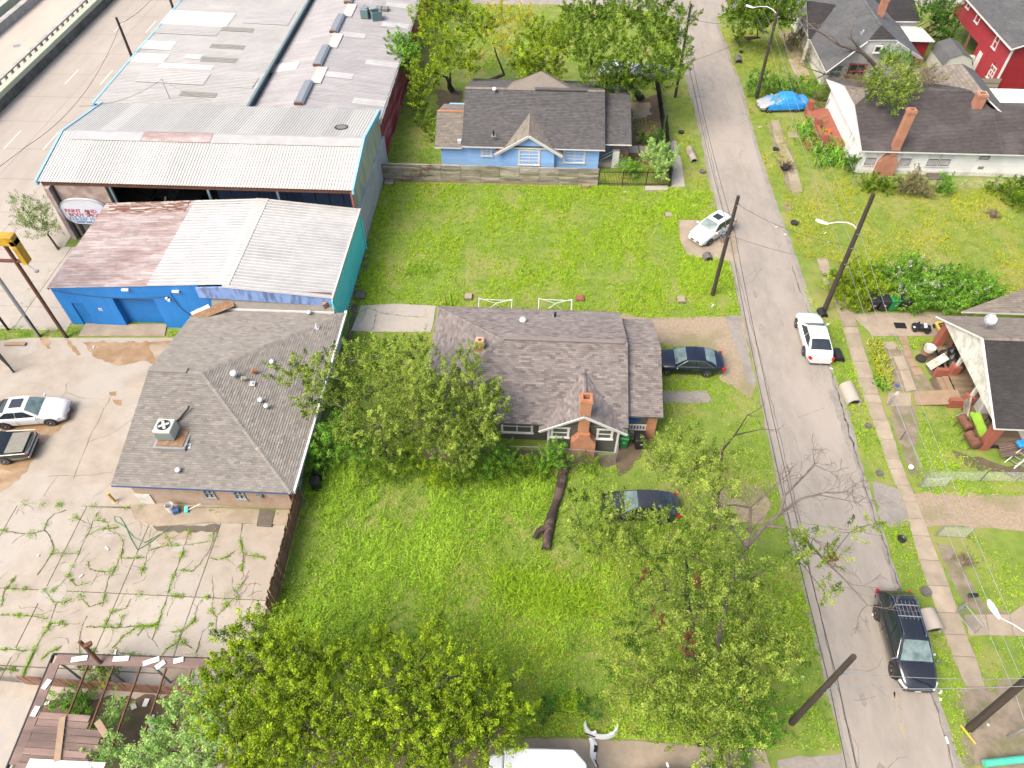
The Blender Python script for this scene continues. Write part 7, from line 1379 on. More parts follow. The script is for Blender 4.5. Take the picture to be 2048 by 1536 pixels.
heavy={9:2.2,12:4.5,13:3,14:2,19:3.5,20:1.5,26:1.6,27:1.5,28:1.6,31:1.5,32:1.5,41:4,21:1.2,22:2,42:2,40:1.5}
W=[(c,heavy.get(i,.7)*.75)for i,c in enumerate(CRW)]
crackweeds('crack_weeds','green weeds sprouting from the cracks of the concrete lot',W,130,.05,40)
crackweeds('crack_weeds','weeds along the slab joints of the concrete lot',[([(-40,Y1),(-22.5,Y1)],.8),([(-40,Y2),(-14,Y2)],.7),([(-14.3,Y2-3),(-14.25,Y1)],1.5)]+[([(x,Y2),(x,Y1)],.25)for x in xs[1:-1]],30,.09,41)
crackweeds('pavement_weeds','weeds along the edges and joints of the pavement',[([(sw(y,k),y)for y in np.linspace(min(ys),max(ys),30)],1.0)for k in(0,1)],40,.10,42)
crackweeds('slab_weeds','weeds in the cracks of the back yard slab',[(GP([(708,636),(735,615),(760,626),(800,632),(855,636)]),1),(GP([(752,628),(750,645),(742,664)]),1),(GP([(848,610),(855,640),(850,664)]),2),(GP([(706,615),(725,640),(735,615)]),3)],40,.08,43);crackweeds('kerb_weeds','weeds along the kerb joints beside the blue workshop',[(GP([(125,470),(90,560),(40,640)]),1.5),(GP([(145,470),(122,500)]),4),(GP([(60,575),(20,655)]),1)],30,.12,44)
r=np.random.default_rng(91);pk=[c[int(r.integers(0,len(c)))]for c in CRW for _ in range(2)]+[(r.uniform(-31,-14.5),y_)for y_ in(Y1,Y2)for _ in range(14)];X=[]
for a,b in pk:n=int(r.integers(15,90));s_=r.uniform(.05,.2);X.append(np.stack([a+r.normal(0,s_,n),b+r.normal(0,s_,n),np.abs(r.normal(.05,.06,n))+.03],1))
X=np.concatenate(X);tag(link('weed_tufts',np_mesh('weed_tufts',leaf_quads(X,.075,.45,r,.8),4,'blade_weed',np.clip(r.normal(.45,.25,len(X)),0,1))),'ragged weed tufts growing in the joints of the concrete lot','weeds',kind='stuff')
lawn('lawn','dry yellow patches through the vacant lot grass',[(735,492),(768,366),(1345,376),(1425,385),(1500,632),(876,616),(706,612)],'blade_yellow',90,.15,53,.2,[drive],wide=.035,cut=.05,cv=.1)
bx_=MB();ribbon(rough_poly(GP([(708,636),(735,615),(760,626),(800,632),(855,636)]),.3,.05,1,closed=False),.03,.046,bx_,1);ribbon(rough_poly(GP([(752,628),(750,645),(742,664)]),.3,.05,2,closed=False),.03,.046,bx_,2);bx_.build('crack_line','crack',po)
# poles, lamps, wires
def pole(label,x,y,h,lean=(0,0),r0=.16,group='utility poles',fit=()):
 T=thing('utility_pole',label,'utility pole',(x,y,0),0,group);top=(x+lean[0],y+lean[1],h);m=MB();m.tube([(x,y,-.1),(x+lean[0]*.5,y+lean[1]*.5,h*.5),top],[r0,r0*.88,r0*.72],10);m.build('shaft','pole_wood',T)
 for z in fit:
  t=z/h;p=(x+lean[0]*t,y+lean[1]*t,z);m=MB();m.obox((p[0]+.14,p[1],z),.22,.1,.12);m.tube([(p[0]-.05,p[1]-.2,z),(p[0]+.25,p[1]-.1,z+.1)],.02,5);m.build('insulator','galv',T)
 m=MB();m.tube([(x+.15,y,.1),(x+.13+lean[0]*.3,y+lean[1]*.3,h*.3)],.02,5);m.build('ground_wire','galv',T)
 return T,top
def lamp(T,base,tip,name='lamp_arm'):
 b,t=Vector(base),Vector(tip);m=MB();mid=b.lerp(t,.45)+Vector((0,0,.45));pts=[b,b.lerp(mid,.5)+Vector((0,0,.12)),mid,mid.lerp(t,.55)+Vector((0,0,.08)),t];m.tube([tuple(p)for p in pts],.035,7);a=m.build(name,'white_plastic',T)
 d=(t-b);d.z=0;ang=math.atan2(d.y,d.x);mb=MB();prof=[(-.1,.05),(.1,.11),(.35,.17),(.6,.15),(.78,.05)];vs=[]
 for u,w_ in prof:
  for s_,zz in((-w_,0),(-w_*.6,.09),(w_*.6,.09),(w_,0),(0,-.06)):
   vs.append((t.x+math.cos(ang)*u-math.sin(ang)*s_,t.y+math.sin(ang)*u+math.cos(ang)*s_,t.z+zz))
 mb.add(vs,[(i*5+j,i*5+(j+1)%5,(i+1)*5+(j+1)%5,(i+1)*5+j)for i in range(4)for j in range(5)]+[(0,1,2,3,4),(24,23,22,21,20)]);shade(mb.build('lamp_head','white_plastic',T),40)
P1,t1=pole('dark utility pole standing in the vacant lot beside white crossover',13.42,42.28,8.95,(-.12,0),fit=(8.3,5.7));P2,t2=pole('tall utility pole with lamp arm above the white sedan',21.6,40.9,10.3,(-.15,.05),.19,fit=(7.2,6.0,4.6));lamp(P2,(21.55,40.9,7.4),(19.75,42.0,7.1))
P3,t3=pole('dark utility pole under the pecan tree at lower right',13.15,11.2,8.8,(-.1,0),fit=(7.0,5.4,5.0));P4,t4=pole('thin utility pole by the street behind the blue house trees',13.6,73.1,9.3,(-.05,.1),.15,fit=(8.0,));P5,t5=pole('ivy-clad utility pole with lamp near the tarp-covered car',22.06,73.3,9.0,(-.1,.1),.17,fit=(8.2,7.3));lamp(P5,(22.0,73.35,8.4),(20.0,75.4,8.2))
P6,t6=pole('brown utility pole at the lower right corner',21.73,11.33,9.8,(-.75,.35),.19,fit=(6.6,6.0));lamp(P6,(21.2,11.6,8.2),(20.7,14.0,6.9))
PL,tl_=pole('dark utility pole behind the patched warehouse roof edge',-40.75,68.7,8.8,(0,0),.16);PM,tm_=pole('dark utility pole at the far end of the warehouse roof',-41.1,80.8,8.0,(0,0),.16)
def wire(label,pts_list,rad=.018,mat_='iron',name='overhead_wire',group=None):
 T=thing(name,label,'wire',(pts_list[0][0][0],pts_list[0][0][1],0),0,group)
 for a,b,sag in pts_list:m=MB();m.tube(catenary(a,b,sag),rad,4);m.build('span',mat_,T)
 return T
far_l=(13.6,110,6.0);near_l=(13.1,-20,5.2)
for dz,dx,lab in((0,0,'lower black service cables hanging along the left poles'),(.35,.25,'upper black service cables hanging along the left poles')):
 wire(lab,[((13.6+dx,73.1,5.7+dz),(13.5+dx,42.3,5.6+dz),.55),((13.5+dx,42.3,5.6+dz),(13.3+dx,11.2,5.2+dz),.6),((13.3+dx,11.2,5.2+dz),(13.3+dx,-16,5.4+dz),.6),((13.6+dx,73.1,5.7+dz),(13.6+dx,110,6+dz),.5)],.018)
for z2,z6,lab,m_ in((7.2,6.6,'silver overhead line running over the eastern pavement','galv'),(6.0,5.6,'lower silver overhead line above the eastern yards','galv'),(4.7,4.8,'lowest grey cable along the eastern poles','galv')):
 wire(lab,[((22.0,73.4,z2+.9),(21.7,40.9,z2),.5),((21.7,40.9,z2),(21.5,11.5,z6),.55),((21.5,11.5,z6),(21.2,-14,z6),.5),((22.0,73.4,z2+.9),(22.2,108,z2+.9),.4)],.012,m_)
wire('thin cable crossing the street between vacant lot and lamp pole',[((13.35,42.3,8.3),(21.55,40.9,6.1),.5),((13.4,42.3,5.7),(21.55,40.9,4.7),.35)],.012);wire('cables crossing the street in front of the black SUV',[((13.15,11.2,7.0),(21.3,11.5,6.6),.35),((13.15,11.2,5.4),(21.5,11.4,6.0),.4)],.014,'galv');wire('service drop cables from far lamp pole over upper street',[((22.0,73.4,8.2),(13.6,73.1,8.0),.6),((22.0,73.4,7.3),(5.0,66,4.8),.8)],.014)
wire('service cable from lamp pole to the porch house',[((21.6,40.9,6.0),(29.5,34.5,4.9),.5)],.009,'iron');wire('service cable from lamp pole to the white house',[((22.0,73.4,7.3),(29.0,66.5,4.5),.5)],.009,'iron')
wire('long frontage road cable sagging over the warehouse edge',[((-40.75,68.7,8.2),(-41.1,80.8,7.6),.5),((-40.75,68.7,8.0),(-41.6,50.5,6.2),1.2),((-41.6,50.5,6.2),(-52,20,7.0),.8),((-41.1,80.8,7.6),(-41.4,110,7.5),.5)],.02);wire('service cable draped across the patched warehouse roof',[((-40.6,57.5,5.9),(-34.0,60.5,7.0),.6),((-34.0,60.5,7.0),(-29.5,58.9,6.0),.3)],.018)
m=MB();m.tube([(-33.9,60.5,5.1),(-34.0,60.5,7.05)],.03,6);tag(m.build('cable_mast','galv'),'slim mast carrying the cable over the patched roof','mast')
# tall empty sign frame and gates by the frontage road
YS=thing('sign_frame','empty yellow sign frame on tall posts at the left edge','sign',(-36.4,35.3,0))
for x,h,m_ in((-34.34,8.6,'rust'),(-36.36,8.9,'galv')):m=MB();m.tube([(x,35.39,0),(x,35.39,h)],.13,10);m.build('post',m_,YS);m=MB();m.tube([(x+.16,35.3,0),(x+.16,35.3,2.1)],.07,6);m.build('post_guard','iron',YS)
MB().box(-33.75,-33.4,35.1,35.7,7.0,8.9).build('side_channel','yellow_sign',YS,bevel=.03);MB().box(-39.5,-33.4,35.1,35.7,8.5,9.2).build('top_channel','yellow_sign',YS,bevel=.03);MB().box(-39.5,-33.76,35.3,35.5,7.0,7.15).build('bottom_channel','rust',YS);m=MB();m.tube([(-33.6,35.3,6.9),(-33.0,35.0,6.6)],.03);m.obox((-32.95,35.0,6.6),.2,.2,.14,.3);m.build('flood_lamp','galv',YS)
def railing(T,a,b,h,step=.13,mat_='iron',post=2.4,rb=.013,rails=(.15,.92),posts_h=None,z=0):
 a,b=Vector(a),Vector(b);L=(b-a).length;n=int(L/step);me_=MB();me_.box(-rb,rb,-rb,rb,.08,h);pk=me_.mesh('picket',mat_)
 for i in range(1,n):p=a.lerp(b,i/n);o=link('picket',pk,T,True);o.location=Vector((p.x,p.y,z))-wloc(T)
 for f_ in rails:m=MB();m.beam((a.x,a.y,z+h*f_),(b.x,b.y,z+h*f_),.035,.04);m.build('rail',mat_,T)
 k=max(1,round(L/post));pm=MB();pm.box(-.045,.045,-.045,.045,0,posts_h or h+.12);pme=pm.mesh('post',mat_)
 for i in range(k+1):p=a.lerp(b,i/k);o=link('post',pme,T,True);o.location=Vector((p.x,p.y,z))-wloc(T)
q0,q1=G(-30,690),G(28,745);GT=thing('iron_gate','black iron picket gate at the left edge of the lot','gate',(*q1[:2],0));railing(GT,(q0[0],q0[1],0),(q1[0],q1[1],0),1.8,.14,post=3)
m=MB();q=G(32,690);m.obox((q[0],q[1],.12),1.5,.3,.12,.05);tag(m.build('timber_beam','wood_tan'),'short timber beam lying on the lot near the iron gate','beam')
q=G(17,660);m=MB();m.tube([(q[0],q[1],0),(q[0],q[1],2.4)],.09,8);tag(m.build('gate_post','iron'),'black gate post in weeds at the left edge','post')
IF=thing('iron_fence','black picket fence in front of the blue house porch','fence',(8.2,56.6,0));railing(IF,(5.05,56.5,0),(11.45,56.75,0),1.55,.14,post=2.1);IF2=thing('iron_fence','black picket fence with dark screening along the street side of the blue house','fence',(11.8,67,0));railing(IF2,(11.5,56.9,0),(11.9,66.2,0),1.6,.14,post=2.3);railing(IF2,(11.6,66.3,0),(11.8,78,0),1.6,.14,post=2.3)
m=MB();m.beam((11.55,57.5,.85),(11.93,66.1,.85),.02,1.3);m.build('screen','dark_interior',IF2);m=MB();m.beam((11.65,66.4,.85),(11.85,77.5,.85),.02,1.3);m.build('screen','dark_interior',IF2);IF3=thing('iron_fence','black picket fence behind the blue house under the big tree','fence',(9,74.5,0));railing(IF3,(6,74.4,0),(11.7,74.6,0),1.6,.16,post=2.3)
WF=thing('slat_fence','weathered grey horizontal slat fence along the back of the vacant lot','fence',(-4.8,56.45,0));xs0=np.linspace(-14.45,4.95,12);r=random.Random(8)
for i in range(11):
 n=9 if i<3 else 6;hh=1.55/n
 for j in range(n):
  m=MB();m.tint=r.random();w2=(xs0[i+1]-xs0[i])-.06;m.obox(((xs0[i]+xs0[i+1])/2,56.42+r.uniform(-.025,.025),.12+hh*(j+.5)),w2,.025,hh*r.uniform(.78,.93),r.uniform(-.008,.008),r.uniform(-.12,.12),r.uniform(-.014,.014));m.build('slat','wood_grey',WF)
for x in xs0:MB().box(x-.05,x+.05,56.45,56.55,0,1.75).build('post','wood_grey',WF)
MB().box(-14.45,4.95,56.40,56.56,1.70,1.735).build('cap_rail','wood_grey',WF);MB().box(-14.45,4.95,56.40,56.46,0,.11).build('kickboard','wood_tan',WF)
vm=MB();rr=random.Random(2)
for _ in range(30):t=rr.random();twiggy(vm,(lerp(-12.6,-10.2,t)+rr.gauss(0,.15),56.33,lerp(.2,1.55,t)+rr.gauss(0,.1)),(rr.gauss(0,1),-.1,rr.gauss(0,.6)),.5,.012,1,rr)
tag(vm.build('dead_vine','leaf_brown'),'brown dead vine clinging to the grey slat fence','vine')
def planks(label,a,b,h,w_=.14,mat_='wood_brown',name='plank_fence',seed=1,lean=.02):
 a,b=Vector(a),Vector(b);T=thing(name,label,'fence',((a.x+b.x)/2,(a.y+b.y)/2,0));L=(b-a).length;n=int(L/(w_+.008));ang=math.atan2(b.y-a.y,b.x-a.x);r=random.Random(seed);ms=[]
 for k in range(5):m=MB();m.tint=.15+.17*k;m.box(-w_/2,w_/2,-.011,.011,.03,h+.03*(k-2));ms.append(m.mesh('plank',mat_))
 for i in range(n):p=a.lerp(b,(i+.5)/n);o=link('plank',r.choice(ms),T,True);o.location=Vector((p.x,p.y,0))-wloc(T)+Vector((r.uniform(-.006,.006),r.uniform(-.006,.006),0));o.rotation_euler=(r.uniform(-lean,lean),r.uniform(-lean,lean)*.6,ang)
 nn=Vector((-(b-a).y,(b-a).x,0)).normalized()*.05
 for z in(.35,h*.8):m=MB();m.beam(tuple(a+nn+Vector((0,0,z))),tuple(b+nn+Vector((0,0,z))),.05,.09);m.build('rail',mat_,T)
 return T
planks('brown plank fence between the cracked lot and the weedy lot',(-13.75,22.6,0),(-13.6,15.2,0),1.75,.145,seed=4);planks('brown plank fence behind the ruined shed frame',(-25.0,11.15,0),(-16.2,11.0,0),1.25,.15,seed=5)
PF=thing('picket_fence','pale slanted picket fence at the bottom left of the lot','fence',(-27,11.2,0));railing(PF,(-29.5,11.3,0),(-25.15,11.2,0),1.0,.16,'wood_grey',post=2)
# ruined shed
RS=thing('ruined_shed','roofless shed frame with bare rafters and brown boards at lower left','shed',(-19.5,9.5,0));zt=2.6
for i,x in enumerate((-20.9,-19.65,-18.35,-17.1,-15.85)):m=MB();m.tint=random.random();m.beam((x,11.45,zt),(x+.1,8.5-(.6 if i>1 else 0),zt+.02),.06,.12);m.build('rafter','rust',RS)
m=MB();m.beam((-22.55,11.6,zt+.02),(-15.2,11.75,zt+.02),.5,.06);m.build('edge_board','wood_old',RS);m=MB();m.beam((-22.5,11.4,zt+.03),(-22.25,7.0,zt+.03),.45,.06);m.build('edge_board','wood_old',RS)
m=MB();m.beam((-22.8,11.85,zt-.03),(-15.2,12.0,zt-.03),.06,.2);m.build('fascia','iron',RS);m=MB();m.beam((-22.8,11.8,zt-.03),(-22.5,6.5,zt-.03),.06,.2);m.build('fascia','iron',RS)
for j in range(9):m=MB();m.tint=random.random();y=9.05-j*.3;m.beam((-22.1+random.uniform(-.05,.05),y,zt+.06+.005*j),(-18.9+random.uniform(-.3,.2)-(.7 if j<2 else 0),y-.04,zt+.06+.005*j),.27,.03);m.build('roof_board','wood_old',RS)
for a,b in(((-20.95,9.0),(-20.35,7.2)),((-19.3,8.9),(-18.6,8.3))):m=MB();m.tint=.8;m.beam((*a,zt+.17),(*b,zt+.17),.28,.03);m.build('loose_board','wood_tan',RS)
MB().box(-21.6,-18.2,6.6,7.25,zt+.12,zt+.15).build('white_sheet','white_peel',RS)
for k,(x,y,rz_)in enumerate(((-21.4,11.65,.2),(-19.4,11.75,.1),(-17.9,11.7,.4),(-17.4,11.55,.8),(-22.4,10.4,1.3),(-22.35,9.2,1.5),(-16.6,11.8,.3))):m=MB();m.obox((x,y,zt+.09+.004*k),.75-.3*(k>2),.25,.02,rz_);m.build('torn_lining','white_plastic',RS)
for x,y in((-22.4,11.5),(-20.3,11.55),(-17.9,11.6),(-15.5,11.65),(-22.2,7.2),(-18.8,7.0)):m=MB();m.tube([(x,y,0),(x,y,zt-.04)],.06,8);m.build('post','galv' if y>11 else 'wood_grey',RS)
m=MB();m.tube([(-20.3,11.5,zt),(-20.75,11.9,4.3)],.09,8);m.obox((-20.45,11.85,4.05),.35,.2,.14,.6);tag(m.build('vent_stack','rust'),'rusty leaning vent pipe rising from the ruined shed','pipe')
r=random.Random(4)
for k in range(7):q=G(r.uniform(20,330),r.uniform(1400,1470));m=MB();m.obox((q[0],q[1],.08),r.uniform(.2,.5),r.uniform(.15,.3),.03,r.uniform(0,3),r.uniform(-.2,.2));tag(m.build('rubbish_scrap','white_plastic'),'white scrap lying on the soil around the ruined shed','scrap','scraps around the ruined shed')
# the log
LG=thing('log','big dark fallen log lying across the weedy lot','log',(1.5,22.5,0));mb=MB();rr=random.Random(6);vs=[];n=12;k=22
for i in range(k+1):
 t=i/k;cx=lerp(1.9,.95,t)+.08*math.sin(t*7);cy=lerp(25.3,19.9,t);rad=lerp(.25,.31,t)*(1+.12*math.sin(t*11));
 for j in range(n):a=2*math.pi*j/n;rr_=rad*(1+rr.uniform(-.09,.09)+.08*math.sin(3*a+t*4));vs.append((cx+rr_*math.cos(a),cy,.22+rr_*math.sin(a)*.85))
mb.add(vs,[(i*n+j,i*n+(j+1)%n,(i+1)*n+(j+1)%n,(i+1)*n+j)for i in range(k)for j in range(n)]+[tuple(range(n))[::-1],tuple(range(k*n,k*n+n))]);shade(mb.build('trunk','log',LG),50)
m=MB();m.tube([(1.1,21.3,.4),(.5,20.9,.42),(.3,20.5,.3)],[.2,.17,.14],9);m.build('branch_stub','log',LG);m=MB();m.tube([(1.95,25.2,.3),(2.1,26.2,.25),(1.9,26.6,.2)],[.3,.2,.1],8);m.build('root_end','log',LG)
# wheeled bins
def bin_(label,loc,rz,m_,scale=1.0):
 T=thing('wheeled_bin',label,'bin',(*loc[:2],loc[2]if len(loc)>2 else 0),rz,'wheeled bins');s=scale;mb=MB();b0=[(-.25*s,-.28*s),(.25*s,-.28*s),(.25*s,.28*s),(-.25*s,.28*s)];t0=[(-.32*s,-.36*s),(.32*s,-.36*s),(.32*s,.36*s),(-.32*s,.36*s)]
 mb.add([(x,y,.06)for x,y in b0]+[(x,y,1.02*s)for x,y in t0],[(3,2,1,0),(4,5,6,7)]+[(i,(i+1)%4,4+(i+1)%4,4+i)for i in range(4)]);mb.build('body',m_,T,True,bevel=.03)
 l=MB();l.add([(-.35*s,-.40*s,1.03*s),(.35*s,-.40*s,1.03*s),(.35*s,.40*s,1.06*s),(-.35*s,.40*s,1.06*s),(-.28*s,-.32*s,1.10*s),(.28*s,-.32*s,1.10*s),(.28*s,.32*s,1.13*s),(-.28*s,.32*s,1.13*s)],[(3,2,1,0),(4,5,6,7)]+[(i,(i+1)%4,4+(i+1)%4,4+i)for i in range(4)]);l.build('lid',m_,T,True,bevel=.015)
 m=MB();m.tube([(-.3*s,.43*s,1.0*s),(.3*s,.43*s,1.0*s)],.02,6);m.build('handle',m_,T,True)
 for x in(-.29,.29):MB().lathe((x*s,.30*s,.12),[(.05,-.03),(.12,-.03),(.12,.03),(.05,.03)],12,'X').build('wheel','rubber',T,True)
 m=MB();m.obox((.05,-.335*s,.62*s),.16,.012,.05);m.build('sticker','white_plastic',T,True)
bin_('green wheeled bin beside the bungalow porch',(5.75,27.65),R(-8),'green_bin',1.05);bin_('black wheeled bin under the bungalow porch rail',(6.75,27.55),R(6),'black_plastic',1.05)
for i,(x,m_,lab,a)in enumerate(((25.05,'black_plastic','leftmost black wheeled bin in front of the vine thicket',4),(25.85,'black_plastic','black wheeled bin touching the green bin by the vines',-3),(26.6,'green_bin','green wheeled bin between black bins by the vines',6),(27.4,'black_plastic','rightmost black wheeled bin in front of the vine thicket',-6))):bin_(lab,(x,41.2+.05*i,.04),R(a),m_,1.08)
# survey pads, white folding frames
for px_,py_,m_,lab,s in((1160,598,'brick_paint','red-brown square pad in the grass behind the bungalow frames',.55),(1362,601,'concrete','square pad in grass near the driveway and pole',.6),(1337,432,'concrete','square pad in grass beside the crossover parking slab',.55),(937,595,'concrete','pale square pad left of the white frames',.55),(722,593,'dark_slab','dark square pad beside the teal wall corner',.75),(1171,372,'wood_tan','square pad at the foot of the grey slat fence',.7),(779,366,'wood_grey','square slab at the left end of the slat fence',.8)):
 q=G(px_,py_);T=thing('foundation_pad',lab,'pad',(q[0],q[1],0),0,'square pads in the grass');MB().box(q[0]-s/2,q[0]+s/2,q[1]-s/2,q[1]+s/2,-.05,.22).build('block',m_,T,bevel=.02);MB().box(q[0]-s/2-.05,q[0]+s/2+.05,q[1]-s/2-.05,q[1]+s/2+.05,-.05,.08).build('footing','soil',T)
m=MB();q=G(1153,374)
tag(slab('stone_plank',[(1290,374),(1335,374),(1336,382),(1290,382)],-.02,.14,'lot_grey',px=True),'long concrete block at the foot of the black picket fence','block')
def popframe(label,x0,x1,y0,y1,h):
 T=thing('canopy_frame',label,'frame',((x0+x1)/2,(y0+y1)/2,0),0,'white folding frames');
 for x in(x0,x1):
  for y in(y0,y1):m=MB();m.tube([(x,y,0),(x,y,h)],.04,6);m.build('leg','white_trim',T)
 for y in(y0,y1):
  m=MB();xm=(x0+x1)/2;m.tube([(x0,y,h),(xm,y,h-.45),(x1,y,h)],.028,5);m.tube([(x0,y,h-.1),(x1,y,h-.12)],.028,5);m.tube([(xm-.5,y,h-1.0),(xm,y,h-.5),(xm+.5,y,h-1.0)],.028,5);m.build('scissor_bar','white_trim',T)
 for x in(x0,x1):m=MB();m.tube([(x,y0,h),(x,(y0+y1)/2,h-.25),(x,y1,h)],.028,5);m.build('scissor_bar','white_trim',T)
popframe('white folding canopy frame left of the two behind the bungalow',-4.3,-1.9,37.7,38.9,1.95);popframe('white folding canopy frame right of the two behind the bungalow',.05,2.45,37.8,39.1,1.95)
for x in(-6.75,-6.45):m=MB();q=G(893 if x<-6.6 else 905,612);m.tube([(q[0],q[1],0),(q[0]-.05,q[1],1.3)],.035,6);tag(m.build('fence_stake','wood_brown' if x<-6.6 else 'green_bin'),'thin brown stake at the slab corner behind the bungalow' if x<-6.6 else 'thin green stake at the slab corner behind the bungalow','stake')
# culverts, drums and small things along the verge
def culvert(label,px_,py_,px2,py2,r_,m_='lot_grey'):
 a,b=Vector(G(px_,py_)),Vector(G(px2,py2));T=thing('culvert_pipe',label,'culvert',tuple(a),0,'culvert pipes in the verges');m=MB();n=14;vs=[]
 for k,p in enumerate((a,b)):
  d=(b-a).normalized();s_=Vector((-d.y,d.x,0))
  for rr_ in(r_,r_*.82):vs+=[tuple(p+s_*rr_*math.cos(2*math.pi*i/n)+Vector((0,0,r_*.35+rr_*math.sin(2*math.pi*i/n))))for i in range(n)]
 m.add(vs,[(i,(i+1)%n,2*n+(i+1)%n,2*n+i)for i in range(n)]+[(n+i,3*n+i,3*n+(i+1)%n,n+(i+1)%n)for i in range(n)]+[(2*n+i,2*n+(i+1)%n,3*n+(i+1)%n,3*n+i)for i in range(n)]+[(i,n+i,n+(i+1)%n,(i+1)%n)for i in range(n)]);shade(m.build('pipe',m_,T),40);d=(b-a).normalized();m=MB();p=a.lerp(b,.85);m.tube([tuple(p+Vector((0,0,r_*.3))),tuple(p+d*.05+Vector((0,0,r_*.3)))],r_*.8,12);m.build('dark_mouth','dark_interior',T)
culvert('concrete culvert end beside the street below the walk slab',1690,775,1707,812,.5);culvert('ribbed concrete culvert beside the black SUV',1842,1228,1862,1268,.62);culvert('black plastic culvert behind the white sedan',1670,705,1678,725,.36,'black_plastic');culvert('small black culvert at the foot of the lamp pole',1640,622,1647,636,.3,'black_plastic');culvert('rusty culvert mouth on the verge near the iron fence',1378,300,1388,326,.35,'wood_grey');culvert('culvert mouth below the crossover parking slab',1412,512,1417,523,.35,'tar');culvert('culvert mouth on the far right verge',1475,118,1477,128,.4,'tar')
for px_,py_,lab,s,m_ in((1362,266,'black bucket lying on the verge by the iron fence',.3,'black_plastic'),(1588,448,'black tyre lying in the weeds of the right verge',.34,'rubber'),(1551,300,'black pot beside the sandy verge slabs',.3,'black_plastic'),(1802,1080,'black cap lying on the verge grass by the gravel drive',.26,'black_plastic'),(1735,853,'dark drain grate set in the verge grass',.22,'tar'),(1758,948,'grey drain grate in the verge near the drive apron',.22,'tar'),(1850,1185,'dark weed-covered grate near the SUV',.3,'tar'),(1405,345,'round cover in the dirt verge',.3,'tar'),(1482,105,'black box on the far right verge',.25,'black_plastic')):
 q=G(px_,py_);nm=next(w for w in('bucket','tyre','pot','cap','grate','cover','box')if w in lab);T=thing(nm,lab,nm,(*q[:2],0));MB().lathe((q[0],q[1],0),[(s*.8,0),(s,s*.6),(s*.85,s*.65),(s*.55,s*.4)],12).build('shell',m_,T)
T=thing('mailbox','dark mailbox on a leaning wire post beside the side walk','mailbox',(23.6,17.6,0));m=MB();m.tube([(23.6,17.6,0),(23.75,17.75,1.0)],.035);m.build('post','wood_brown',T);m=MB();m.obox((23.75,17.8,1.1),.55,.22,.22,.1);m.build('box','car_black',T,bevel=.05);MB().obox((23.35,17.4,.35),.2,.2,.15,.4).build('base_block','galv',T)
q=G(1450,40);T=thing('stop_sign','red octagonal stop sign by the far corner seen edge-on','sign',(*q[:2],0));m=MB();m.tube([(q[0],q[1],0),(q[0],q[1],2.4)],.03);m.build('post','galv',T);m=MB();m.lathe((q[0],q[1]-.03,2.35),[(.40,-.01),(.40,.01)],8,'Y');so=m.build('plate','red_lamp',T);m=MB();m.lathe((q[0],q[1],2.35),[(.43,-.008),(.43,.008)],8,'Y');m.build('rim','white_trim',T);text(T,'STOP',.27,(q[0],q[1]-.045,2.26),'white_trim','lettering',align='CENTER')
m=MB();a,b=Vector(G(1968,1527,.35)),Vector(G(2075,1515,.35));m.tube([tuple(a),tuple(b)],.17,14);tag(m.build('drain_pipe','mint'),'mint green plastic pipe lying at the lower right corner','pipe');m=MB();a,b=G(1921,1450,.06),G(1951,1488,.06);m.tint=.5;m.beam(a,b,.09,.05);tag(m.build('orange_plank','yellow_paint'),'thin yellow plank lying in soil by the corner pole','plank')
q=G(1820,937);m=MB();m.lathe((q[0],q[1],0),[(.02,0),(.14,.06),(.17,.17),(.14,.28),(.02,.34)],14);tag(m.build('ball','white_plastic',smooth=True),'white ball lying beside the front yard fence','ball')
for i,(px_,py_)in enumerate(((1868,1310),(1880,1385),(1893,1481),(1975,1450),(1552,455),(1650,467),(1656,485),(1570,470),(1388,412),(1745,1230),(188,695),(215,1098),(77,1112),(163,1153),(232,1305),(1605,1355),(1250,385),(1425,612),(1640,730),(1662,738),(1520,255),(1880,1400))):q=G(px_,py_);m=MB();m.obox((q[0],q[1],.06),.12+.1*(i%3),.1,.05,i*.8,.2);tag(m.build('litter','white_plastic'),'small white piece of litter lying on the ground','litter','litter')
# wire fences and gates
def wirepanel(T,a,b,h,z0=.05,step=.14,mat_='galv',name='mesh_wire'):
 a,b=Vector(a),Vector(b);L=(b-a).length;d=(b-a).normalized();m=MB();n=int((L+h)/step);r_=.004
 for sgn in(1,-1):
  for i in range(n+1):
   s0=-h+i*step if sgn>0 else i*step;pts=[]
   for s,z in((s0,0),(s0+sgn*h,h)):pts.append((s,z))
   (s1,z1),(s2,z2)=pts;lo,hi=0,1
   if s2!=s1:
    ta,tb=(0-s1)/(s2-s1),(L-s1)/(s2-s1);lo,hi=max(0,min(ta,tb)),min(1,max(ta,tb))
   if hi-lo<.02:continue
   p=a+d*lerp(s1,s2,lo)+Vector((0,0,z0+lerp(z1,z2,lo)));q=a+d*lerp(s1,s2,hi)+Vector((0,0,z0+lerp(z1,z2,hi)));m.tube([tuple(p),tuple(q)],r_,3,cap=False)
 o=m.build(name,mat_,T);o['kind']='stuff';return o
def chain(label,pts,h,name='wire_fence',mesh=True,post=2.4,mat_='galv',step=.16):
 T=thing(name,label,'fence',(pts[0][0],pts[0][1],0))
 for a,b in zip(pts[:-1],pts[1:]):
  a,b=Vector((*a[:2],0)),Vector((*b[:2],0));k=max(1,round((b-a).length/post))
  for i in range(k+1):p=a.lerp(b,i/k);m=MB();m.tube([(p.x,p.y,0),(p.x,p.y,h+.05)],.028,6);m.build('post',mat_,T)
  m=MB();m.tube([(a.x,a.y,h),(b.x,b.y,h)],.02,5);m.build('top_rail',mat_,T)
  if mesh:wirepanel(T,a,b,h-.06,step=step)
 return T
